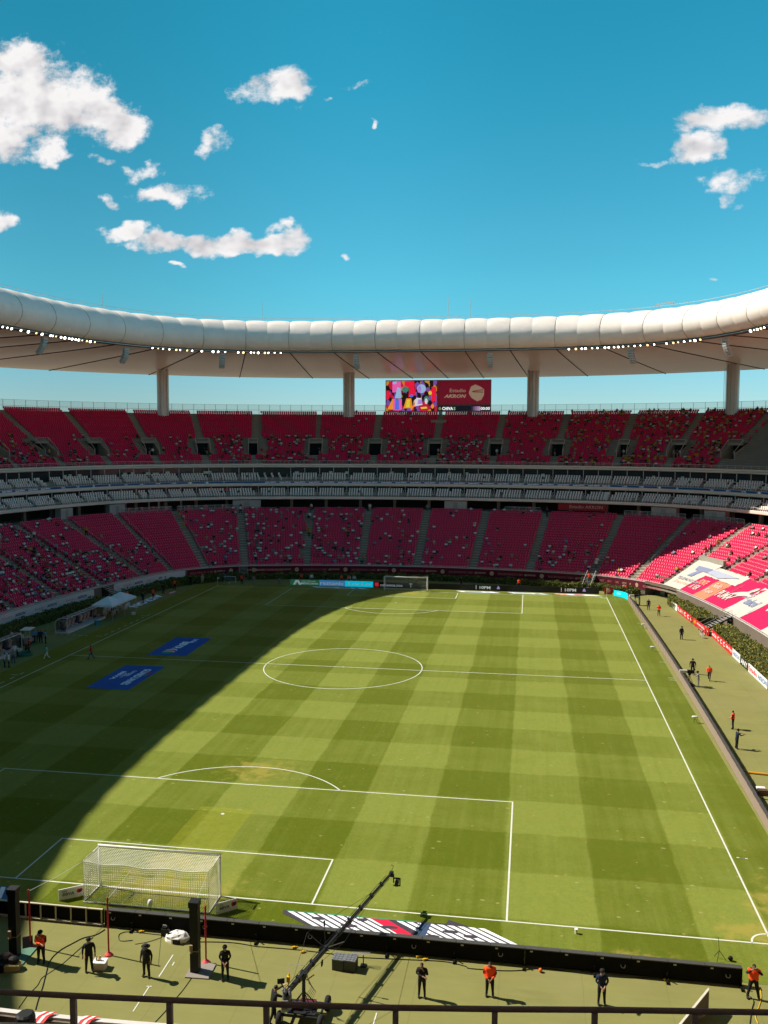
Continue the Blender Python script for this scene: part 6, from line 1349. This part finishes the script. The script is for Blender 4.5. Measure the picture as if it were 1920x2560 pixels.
# ---------------------------------------------------------------- metal stairs over the hedges
BLK = M('black stair steel', (.03, .028, .026), .55, var=.2)
def stairs(label, p, w=1.3, d0=-4.4, d1=-.4, h=2.1, st=10, mt=None):
    t = thing('metal_stairs', label, 'stairs', (*bowl(p, d1), 0), face_in(p)); L = d1-d0; mt = mt or BLK
    for k in range(st): m = MB(); m.box((0, -L*(1-(k+.5)/st), h*(k+1)/st-.03), (w, L/st*.9, .05)); obj('step', m, STEEL, t)
    for s in (-1, 1):
        m = MB(); m.beam((s*w/2, -L, .05), (s*w/2, 0, h), .07, .2); obj('stringer', m, mt, t); m = MB(); m.tube([(s*w/2, -L, .0), (s*w/2, -L, 1.0), (s*w/2, 0, h+1.0), (s*w/2, 0, h)], .03, 5); obj('handrail', m, STEEL, t)
    m = MB(); m.box((0, -.06, 1.05), (w, .06, 2.0)); obj('gate_panel', m, DARK, t)
stairs('black metal stairs over the hedge between the two runs of boards', 81.8, 1.6); stairs('metal stairs at the far corner with an orange steward', 21.6, 1.5, -3.2); stairs('metal stairs at the left corner of the far end in shade', -22.4, 1.5, -3.2); stairs('dark metal stairs behind the white tent', -79.5, 1.6, -4.2)
x, y = bowl(21.6, -1.6); person('steward in an orange vest on the far corner stairs', (x, y), 190, 'down', vest=CORA, z=1.05)
# ---------------------------------------------------------------- banners hung on the front wall
MARB = M('maroon banner cloth', (.125, .006, .018), .7, var=.15, vs=.5); MART = M('rose print on banner', (.52, .16, .15), .7, var=.05); GOLDT = M('gold print', (.60, .38, .22), .7); WHB = M('white banner cloth', (.66, .63, .62), .7, var=.08, vs=.5); ROSE = M('pale red print', (.62, .25, .27), .7); NVP = M('navy print', (.03, .07, .18), .7)
def on_wall(mb, V, F, p, z, d=-.345):
    vs = []
    for x, y, _ in V: vs.append(P3(step_phi(p, x, d), d, z+y))
    mb.add(vs, F)
def banner(label, p0, p1, mat, items, z0=.78, z1=2.14, group=None):
    t = thing('wall_banner', label, 'banner', group=group); m = MB(); sweep(m, rect(-.335, -.305, z0, z1), p0, p1, 1.5, dref=0); obj('cloth', m, mat, t)
    for (s, p, w, h, mt, sh, bo) in items:
        m = MB()
        if s == 'o': on_wall(m, [(a, b, 0) for a, b in ell(0, 0, w/2, h/2, 16)], [tuple(range(16))], p, (z0+z1)/2)
        else: V, F = fit_text(s, w, h, bo, sh); on_wall(m, V, F, p, (z0+z1)/2)
        obj('badge' if s == 'o' else 'lettering', m, mt, t)
MG = 'maroon banners along the far wall'
def maroon(label, p0, p1, start, n):
    it = []; p = start
    for k in range(n):
        if p > p1-1.2: break
        it.append(('ENCUENTRANOS COMO', step_phi(p, 2.4, 0), 4.6, .40, MART, 0, .012))
        if step_phi(p, 7.2, 0) < p1: it.append(('@CHIVAS', step_phi(p, 6.0, 0), 2.1, .40, GOLDT, .1, .03))
        if step_phi(p, 8.6, 0) < p1: it.append(('o', step_phi(p, 8.2, 0), .8, .8, GOLDT, 0, 0))
        p = step_phi(p, 9.3, 0)
    banner(label, p0, p1, MARB, it, group=MG)
maroon('maroon banner with rose lettering left of the shaded far stairs', -52., -23.5, -50.5, 3); maroon('long maroon banner with rose and gold lettering behind the far goal', -21.3, 20.4, -21.0, 9); maroon('maroon banner with rose lettering curving to the tunnel corner', 22.8, 50.3, 23.2, 3)
it = []; p = -97.
while p < -56: 
    it += [('Estadio', p, 2.2, .34, ROSE, 0, .01), ('AKRON', step_phi(p, 2.9, 0), 2.4, .42, NVP, .25, .04)]; p = step_phi(p, 7.4, 0)
banner('white wall banner with pale red and navy lettering behind the benches', -98., -80.3, WHB, [i for i in it if i[1] < -81]); banner('white wall banner with pale red and navy lettering past the tent', -78.8, -53., WHB, [i for i in it if -78 < i[1] < -55])
# red sign under the boxes
t = thing('hanging_sign', 'red sign with white lettering hung below the private boxes', 'sign'); m = MB(); sweep(m, rect(18.15, 18.2, 12.2, 13.55), 12.0, 17.0, 2., dref=18); obj('panel', m, M('sign red', (.30, .015, .025), .6, var=.1), t)
m = MB(); V, F = fit_text('Estadio AKRON', 6.6, .62, .02, .1); m.add([P3(step_phi(14.5, x, 18), 18.1, 12.95+y) for x, y, _ in V], F); obj('lettering', m, M('sign lettering', (.55, .30, .28), .6), t)
# ---------------------------------------------------------------- covers over the front rows on the right
TW = M('white cover cloth', (.54, .49, .44), .8, var=.10, vs=.5, var2=.04); TM = M('crimson cover cloth', (.52, .003, .075), .75, var=.12, vs=.6, var2=.04); TO = M('coral cover print', (.72, .20, .11), .8, var=.08); TB = M('slate print', (.20, .23, .36), .8, var=.08); TG = M('grey print', (.24, .24, .27), .8); TPE = M('peach print', (.72, .42, .24), .8)
def zc(d): return 2.50+max(d, -.2)*.5325
def cov(t, p0, p1, d0, d1, mat, lift=0., name='cloth', skew=0.):
    ph = phis(p0, p1, .8, 3); nd = 9; m = MB()
    for p in ph:
        for k in range(nd+1):
            d = d0+(d1-d0)*k/nd; w = .035*math.sin(p*21+k*1.3)+.03*math.sin(p*47+k*.9)
            m.v.append(P3(p+skew*(d-d0), d, zc(d)+lift+w))
    m.f = [(i*(nd+1)+k, (i+1)*(nd+1)+k, (i+1)*(nd+1)+k+1, i*(nd+1)+k+1) for i in range(len(ph)-1) for k in range(nd)]; m.m = [0]*len(m.f); return obj(name, m, mat, t, True)
def cov_shape(t, pts_list, p, d, mat, name='emblem', lift=.12, faces=None):
    """shape in metres (x towards the near end, y up the slope) wrapped on the cover"""
    m = MB()
    if faces is not None: m.add([P3(step_phi(p, x, d), d+y, zc(d+y)+lift) for x, y, *_ in pts_list], faces)
    else:
        for pl in pts_list: m.poly([P3(step_phi(p, x, d), d+y, zc(d+y)+lift) for x, y in pl])
    return obj(name, m, mat, t)
def cov_text(t, s, p, d, w, h, mat, bold=.02, shear=0.): V, F = fit_text(s, w, h, bold, shear); return cov_shape(t, V, p, d, mat, 'lettering', faces=F)
t = thing('seat_cover', 'white seat cover with a big grey letter T over the front rows', 'cover'); cov(t, 61.8, 75.95, -.25, 6.9, TW)
cov_shape(t, [[(-1.6, 5.9), (1.7, 5.9), (1.9, 4.9), (.55, 4.9), (-.1, 3.3), (-1.2, 3.3), (-.5, 4.9), (-1.4, 4.9)]], 70.3, -.4, TB); cov_shape(t, [[(1.9, 5.9), (3.0, 5.9), (2.5, 4.6), (1.75, 4.9)]], 70.3, -.4, M('pale slate print', (.36, .38, .48), .8))
cov_text(t, 'TELEMUNDO', 70.2, 2.1, 5.2, .62, TG, .005); cov_text(t, 'Deportes', 70.0, 1.15, 4.4, .8, TPE, .0, .3)
m = MB(); sweep(m, rect(6.95, 7.45, 5.0, 6.95), 61.5, 76., 1.5, dref=7); obj('end_parapet', m, CONC, t)
t = thing('seat_cover', 'plain white seat cover on the rows above the small crimson cover', 'cover'); cov(t, 76.0, 79.0, 4.05, 6.3, TW)
t = thing('seat_cover', 'small crimson seat cover with pale letters next to the big white one', 'cover'); cov(t, 75.98, 77.42, -.25, 4.0, TM); cov_text(t, 'PONTE', 76.75, 2.6, 2.6, 1.1, TPE, .01); cov_text(t, 'A VER', 76.7, 1.25, 2.7, 1.1, TW, .02)
t = thing('seat_cover', 'coral seat cover with pale script letters', 'cover'); cov(t, 77.44, 78.68, -.25, 4.0, TO); cov_text(t, 'Sello', 78.05, 2.9, 2.8, 1.0, TW, .01, .3); cov_text(t, 'Rojo', 78.0, 1.4, 2.8, 1.2, TW, .01, .3)
t = thing('seat_cover', 'crimson seat cover with a white leaping cat and wide letters', 'cover'); cov(t, 78.70, 80.88, -.25, 4.0, TM); cov(t, 79.02, 81.15, 4.0, 6.1, TM)
cov_text(t, 'PUMA', 79.45, 1.9, 4.2, 1.5, TW, .03)
cov_shape(t, [[(-2.6, .4), (-1.9, .9), (-1.2, 1.3), (-.5, 1.55), (.2, 1.75), (.5, 2.3), (.9, 2.9), (1.5, 3.0), (1.7, 2.6), (1.5, 2.2), (1.2, 1.9), (1.3, 1.5), (2.4, 1.45), (3.0, 1.7), (3.1, 1.45), (2.4, 1.1), (1.2, 1.0), (.5, .75), (-.2, .45), (-.9, -.3), (-1.6, -.6), (-1.5, -.35), (-.8, .2), (-.6, .7), (-1.6, .5)]], 80.35, 2.1, TW, 'leaping_cat')
t = thing('seat_cover', 'white seat cover with slate blue lettering below the sunlit seats', 'cover'); cov(t, 80.90, 82.62, -.25, 5.6, TW); cov_text(t, 'telcel', 81.75, 2.6, 3.6, 1.4, TB, .03, .1); cov_shape(t, [[(-2.6+.35*k, 3.0), (-2.45+.35*k, 3.0), (-2.2+.35*k, 3.9+.12*k), (-2.35+.35*k, 3.9+.12*k)] for k in range(5)], 81.4, -.3, TB, 'bars')
t = thing('seat_cover', 'crimson seat cover with white script lettering past the stairs gap', 'cover'); cov(t, 82.64, 84.85, -.25, 5.6, TM); cov_text(t, 'Coca-Cola', 84.0, 3.3, 5.6, 1.9, TW, .02, .3)
t = thing('seat_cover', 'white seat cover at the end of the row of covers', 'cover'); cov(t, 84.87, 88.2, -.25, 5.6, TW); cov_text(t, 'Estadio', 86.4, 3.2, 4.6, 1.4, ROSE, .02)
t = thing('seat_cover', 'crimson seat cover beyond the last white one', 'cover'); cov(t, 88.22, 91.5, -.25, 5.6, TM); cov_text(t, 'AKRON', 89.8, 2.8, 5.0, 1.4, TW, .03, .2)
# ---------------------------------------------------------------- advertising boards on the right
BRED = M('red board', (.62, .012, .03), .5, var=.08); BWHT = M('white board face', (.78, .78, .78), .5, var=.05); BBLK = M('black board', (.02, .02, .02), .5); BORG = M('orange print', (.85, .35, .02), .5); BLUP = M('blue print', (.03, .16, .42), .5)
RUN1 = [('white and black board', BWHT, [('ANY', 1.8, .5, INK)], 2.7), ('red board', BRED, [('TECATE', 2.2, .5, BWHT)], 2.6), ('narrow red board', BRED, [('C', .7, .6, BWHT)], 1.25), ('narrow red board', BRED, [('C', .7, .6, BWHT)], 1.25), ('narrow red board', BRED, [('C', .7, .6, BWHT)], 1.25), ('red board with an orange flame', BRED, [('M', .8, .6, BORG), ('agones', 1.4, .34, BWHT)], 2.8), ('red board', BRED, [('Sello Rojo', 2.2, .45, BWHT)], 2.6)]
RUN2 = [('red board', BRED, [('Coca-Cola', 2.2, .5, BWHT)], 2.6), ('narrow red board', BRED, [('C', .7, .6, BWHT)], 1.2), ('narrow red board', BRED, [('C', .7, .6, BWHT)], 1.2), ('narrow red board', BRED, [('C', .7, .6, BWHT)], 1.2), ('red board', BRED, [('Sello Rojo', 2.3, .5, BWHT)], 2.7), ('white board', BWHT, [('AKRON', 2.3, .5, BLUP)], 2.8), ('black board', BBLK, [('ANY', 2.2, .62, BWHT)], 2.8), ('white board', BWHT, [('Estadio', 2.6, .55, REDP), ('AKRON', 2.6, .55, BLUP)], 5.8), ('red board', BRED, [('TECATE', 2.2, .5, BWHT)], 2.8), ('white board', BWHT, [('BBVA', 2.2, .5, BLUP)], 2.8)]
ORD = ['first', 'second', 'third', 'fourth', 'fifth', 'sixth', 'seventh', 'eighth', 'ninth', 'tenth']
def boards(lst, pa, pb, where):
    A, B = Vector((*pa, 0)), Vector((*pb, 0)); d = (B-A).normalized(); tot = sum(q[3] for q in lst); sc = (B-A).length/tot; s = 0.
    for k, (nm, mt, tx, w) in enumerate(lst):
        w *= sc; o = A+d*s; rz = math.atan2(d.y, d.x); t = thing('advertising_board', '%s, %s from the %s' % (nm, ORD[k], where), 'advertising board', (o.x, o.y, 0), rz, 'boards before the sunlit hedges')
        m = MB(); m.box((w/2, 0, .52), (w-.03, .06, .98)); obj('panel', m, mt, t)
        for x in (.2, w-.2): m = MB(); m.beam((x, .05, .5), (x, .5, 0), .04, .04); obj('foot', m, STEEL, t)
        n = len(tx); x0 = 0.
        for j, (s_, tw, th, tm) in enumerate(tx): put_text(s_, tw*sc, th, tm, t, (w*(j+.5)/n, -.03, .54), (1, 0, 0), (0, 0, 1), .03, .05, lift=.006)
        s += w
boards(RUN1, G(*c2(885, 372))[:2], G(*c2(1185, 610))[:2], 'tunnel end by the first hedge'); boards(RUN2, G(*c2(1205, 605))[:2], (46.4, 43.5), 'black stairs')
m = MB()
# ---------------------------------------------------------------- big screen
SB = thing('big_screen', 'big double screen standing above the top row between the roof columns', 'screen', (-1., 168.4, 30.9))
def scp(u, v): g = GY(u*1920/1659, v*1920/1659, 168.4); return g[0]+1., g[2]-30.9
x0, zt = scp(833, 821.5); x1, zb = scp(1060.5, 889); xm, _ = scp(945, 850); m = MB(); m.box(((x0+x1)/2, .5, (zt+zb)/2), (x1-x0, .9, zt-zb)); obj('housing', m, M('screen housing', (.16, .15, .14), .6, var=.15), SB)
for u in (884, 951, 1013): x, z = scp(u, 889); m = MB(); m.box((x, .6, z/2), (.9, .7, z+.02)); obj('leg', m, STEEL, SB)
fr = M('screen rim', (.30, .28, .25), .5)
m = MB(); w_ = .16
for a, b, c_, d_ in ((x0, x1, zt-w_, zt), (x0, x1, zb, zb+w_), (x0, x0+w_, zb, zt), (x1-w_, x1, zb, zt), (xm-.12, xm+.12, zb, zt)): m.box(((a+b)/2, .02, (c_+d_)/2), (b-a, .10, d_-c_))
obj('rim', m, fr, SB)
def video_mat():
    m = bpy.data.materials.new('video picture'); m.use_nodes = True; t = NT(m.node_tree); oc = t.n('ShaderNodeTexCoord').outputs['Object']
    w = t.vm('ADD', oc, t.vm('SCALE', t.noise(oc, .9, 3, .6, 0, True), None, 1.6)); vo_ = t.n('ShaderNodeTexVoronoi'); t.put(vo_.inputs['Vector'], t.vm('MULTIPLY', w, (1., .0, .55))); vo_.inputs['Scale'].default_value = 1.3
    r_, g_, b_ = t.sep(vo_.outputs['Color']); dk = t.m('GREATER_THAN', g_, .45)
    c = t.mix(t.m('GREATER_THAN', r_, .5), (.75, .01, .06, 1), (.28, .10, .50, 1)); c = t.mix(t.m('GREATER_THAN', b_, .8), c, (.75, .35, .03, 1)); c = t.mix(dk, (.008, .004, .008, 1), c)
    b = t.n('ShaderNodeBsdfPrincipled'); b.inputs['Base Color'].default_value = (.01, .01, .01, 1); t.put(b.inputs['Emission Color'], c); b.inputs['Emission Strength'].default_value = .45
    out = t.n('ShaderNodeOutputMaterial'); t.t.links.new(b.outputs[0], out.inputs[0]); return m
def emi(n, c, s=.55): return M(n, c, .4, emit=s, var=.10, vs=1.5)
vid = video_mat(); m = MB(); m.box(((x0+xm)/2, .0, (zt+zb)/2), (xm-x0-.3, .04, zt-zb-.3)); vo = obj('video_panel', m, vid, SB)
X = lambda f: x0+.2+(xm-x0-.4)*f
Z = lambda f: zb+.2+(zt-zb-.4)*f
VC = dict(red=emi('video red', (.85, .01, .05)), pink=emi('video pink', (.80, .12, .45)), blue=emi('video blue', (.10, .16, .80)), sky=emi('video sky', (.30, .50, .75)), org=emi('video orange', (.85, .30, .02)), yel=emi('video yellow', (.75, .60, .05)), grn=emi('video green', (.05, .22, .16)), wht=emi('video white', (.70, .68, .75)), vio=emi('video violet', (.42, .25, .70)))
PATCH = [('pink', [(.12, .62), (.29, .62), (.29, .99), (.12, .99)]), ('sky', [(.13, .9), (.2, .9), (.2, .99), (.13, .99)]), ('red', [(.36, .75), (.56, .78), (.56, .99), (.36, .99)]), ('red', [(.44, .45), (.58, .55), (.56, .78), (.46, .8)]), ('red', [(.9, .3), (.99, .32), (.99, .8), (.9, .8)]), ('red', [(.0, .4), (.06, .4), (.06, .68), (.0, .68)]), ('red', [(.62, .62), (.72, .6), (.72, .86), (.64, .86)]), ('sky', ell(.70, .74, .09, .15, 12)), ('vio', ell(.66, .72, .04, .12, 10)), ('grn', ell(.38, .72, .07, .10, 10)), ('sky', [(.17, .42), (.3, .42), (.28, .75), (.22, .8)]), ('org', [(.02, .05), (.12, .4), (.18, .4), (.14, .05)]), ('pink', [(.13, .02), (.31, .02), (.31, .4), (.14, .4)]), ('blue', [(.17, .04), (.26, .04), (.25, .4), (.18, .4)]), ('org', [(.34, .08), (.52, .1), (.5, .42), (.4, .42)]), ('yel', [(.39, .12), (.47, .12), (.47, .38), (.41, .38)]), ('blue', ell(.5, .5, .04, .05, 10)), ('wht', [(.56, .15), (.72, .2), (.70, .42), (.60, .44)]), ('vio', [(.62, .22), (.72, .24), (.71, .38), (.64, .38)]), ('wht', ell(.59, .32, .03, .08, 8)), ('grn', ell(.8, .38, .05, .12, 10)), ('wht', ell(.795, .32, .03, .1, 8)), ('yel', [(.7, .06), (.82, .08), (.8, .14), (.68, .12)]), ('yel', ell(.87, .6, .035, .07, 8)), ('org', ell(.92, .15, .03, .08, 8)), ('org', [(.5, .02), (.58, .2), (.55, .22), (.48, .06)])]
for i, (c_, pl) in enumerate(PATCH): put_shape([[(X(a), Z(b)) for a, b in pl]], VC[c_], vo, (0, -.025, 0), (1, 0, 0), (0, 0, 1), .004+.001*i, 'picture_patch')
MAROON = emi('sponsor maroon', (.27, .008, .035), .22); Zs = zb+(zt-zb)*.20
m = MB(); m.box(((xm+x1)/2, .0, (Zs+zt)/2+.06), (x1-xm-.34, .04, zt-Zs-.28)); spn = obj('sponsor_panel', m, MAROON, SB); m = MB(); m.box(((xm+x1)/2, 0, (zb+Zs)/2-.02), (x1-xm-.34, .04, Zs-zb-.24)); scb = obj('score_panel', m, emi('score black', (.012, .012, .03), .2), SB)
TANP = emi('sponsor tan', (.50, .36, .25), .25); wS = x1-xm; put_text('Estadio', wS*.30, .85, TANP, spn, (xm+wS*.38, -.02, Zs+(zt-Zs)*.58), (1, 0, 0), (0, 0, 1), .01); put_text('AKRON', wS*.42, .85, TANP, spn, (xm+wS*.33, -.02, Zs+(zt-Zs)*.36), (1, 0, 0), (0, 0, 1), .05, .3)
hx, hz = xm+wS*.72, Zs+(zt-Zs)*.48; put_shape([[(hx-1.7, hz+.2), (hx-1.2, hz+1.5), (hx-.2, hz+2.0), (hx+1.2, hz+1.4), (hx+1.9, hz+.8), (hx+1.9, hz-.5), (hx+1.3, hz-1.6), (hx+.3, hz-2.0), (hx-1.0, hz-1.2), (hx-1.6, hz-.4)]], TANP, spn, (0, -.02, 0), (1, 0, 0), (0, 0, 1), .006, 'emblem')
for k, zz in enumerate((.75, .4, .05)): put_shape([[(hx-.9, hz+.25+zz*.3), (hx+1.7, hz+zz+.14), (hx+1.7, hz+zz), (hx-.8, hz+.13+zz*.3)]], MAROON, spn, (0, -.02, 0), (1, 0, 0), (0, 0, 1), .01+.001*k, 'emblem_line')
sw = emi('score white', (.8, .8, .8), .8); zz = (zb+Zs)/2-.02; put_text('CHIVA', 2.6, .75, sw, scb, (xm+2.45, -.02, zz), (1, 0, 0), (0, 0, 1), .03); put_text('S', .5, .75, emi('score green', (.2, .6, .25), .5), scb, (xm+4.1, -.02, zz), (1, 0, 0), (0, 0, 1), .03); put_text('00:00', 2.2, .72, sw, scb, (x1-1.35, -.02, zz), (1, 0, 0), (0, 0, 1), .02); put_shape([ell(xm+.6, zz, .36, .4, 12)], emi('crest olive', (.25, .28, .12), .4), scb, (0, -.02, 0), (1, 0, 0), (0, 0, 1), .006, 'crest')
for k in range(5): put_shape([[(x1-4.6+k*.42, zz-.5), (x1-4.2+k*.42, zz-.5), (x1-4.2+k*.42, zz+.5), (x1-4.6+k*.42, zz+.5)]], emi('score fade %d' % k, (.04+.12*k, .03+.07*k, .07+.12*k), .5), scb, (0, -.02, 0), (1, 0, 0), (0, 0, 1), .006, 'colour_block')
# ---------------------------------------------------------------- foreground railing of the near upper stand
RAILB = M('brown rail paint', (.26, .175, .155), .45, var=.3, vs=8, var2=.2); POSTB = M('brown post paint', (.42, .30, .26), .55, var=.25, vs=6, var2=.15)
fr_ = thing('foreground_railing', 'brown tube railing on square posts at the front of the near stand', 'railing'); pts = [G(u, v, 21.9) for u, v in ((-700, 2425), (-300, 2455), (0, 2480), (175, 2489), (420, 2500), (660, 2510), (960, 2519), (1250, 2523), (1550, 2525), (1920, 2531), (2400, 2540), (2900, 2552))]
m = MB(); m.tube(pts, .024, 10); obj('top_rail', m, RAILB, fr_, True)
for u, v in ((-60, 2476), (183, 2490), (424, 2500), (666, 2509), (989, 2519), (1237, 2522), (1487, 2525), (1737, 2528), (1985, 2531)):
    a = G(u, v, 21.9); m = MB(); m.box((a[0], a[1], 21.32), (.046, .04, 1.12), R(4)); obj('post', m, POSTB, fr_)
m = MB(); m.tube([(p_[0], p_[1], 21.25) for p_ in pts], .02, 6); obj('lower_rail', m, RAILB, fr_)
# near lower stand: red and white cloths on the wall, covered camera
for q, lab in ((cL(500, 860), 'red and white striped cloth draped over the near wall beside the covered camera'), (cL(1080, 920), 'red and white striped cloth draped over the near wall behind the railing post')):
    g = G(q[0], q[1], 2.35); t = thing('draped_flag', lab, 'flag', (g[0], g[1]-.1, 2.36), R(4)); 
    t.scale = (.55, .5, .5)
    for k, mt in enumerate((WB, REDP, WB, REDP)):
        m = MB(); x = k*.28; m.v = [(x, 0, .0), (x+.3, .02, .02), (x+.75, .55, .06), (x+.42, .50, .04), (x-.35, -.9, -.35), (x-.02, -.9, -.33)]; m.f = [(0, 1, 2, 3), (4, 5, 1, 0)]; m.m = [0, 0]; obj('fold', m, mt, t)
g = G(*cL(400, 960), 3.0); t = thing('covered_camera', 'black hooded camera standing behind the near wall', 'camera', (g[0], g[1]-.25, 1.6)); m = MB(); m.lathe((0, 0, .2), [(.62, 0), (.55, .4), (.40, .8), (.39, 1.5), (.36, 1.66), (.28, 1.72)], 10); obj('hood', m, PAD, t, False); m = MB(); m.tube([(0, 0, -.0), (0, 0, .4)], .12, 6); obj('stand', m, STG, t)
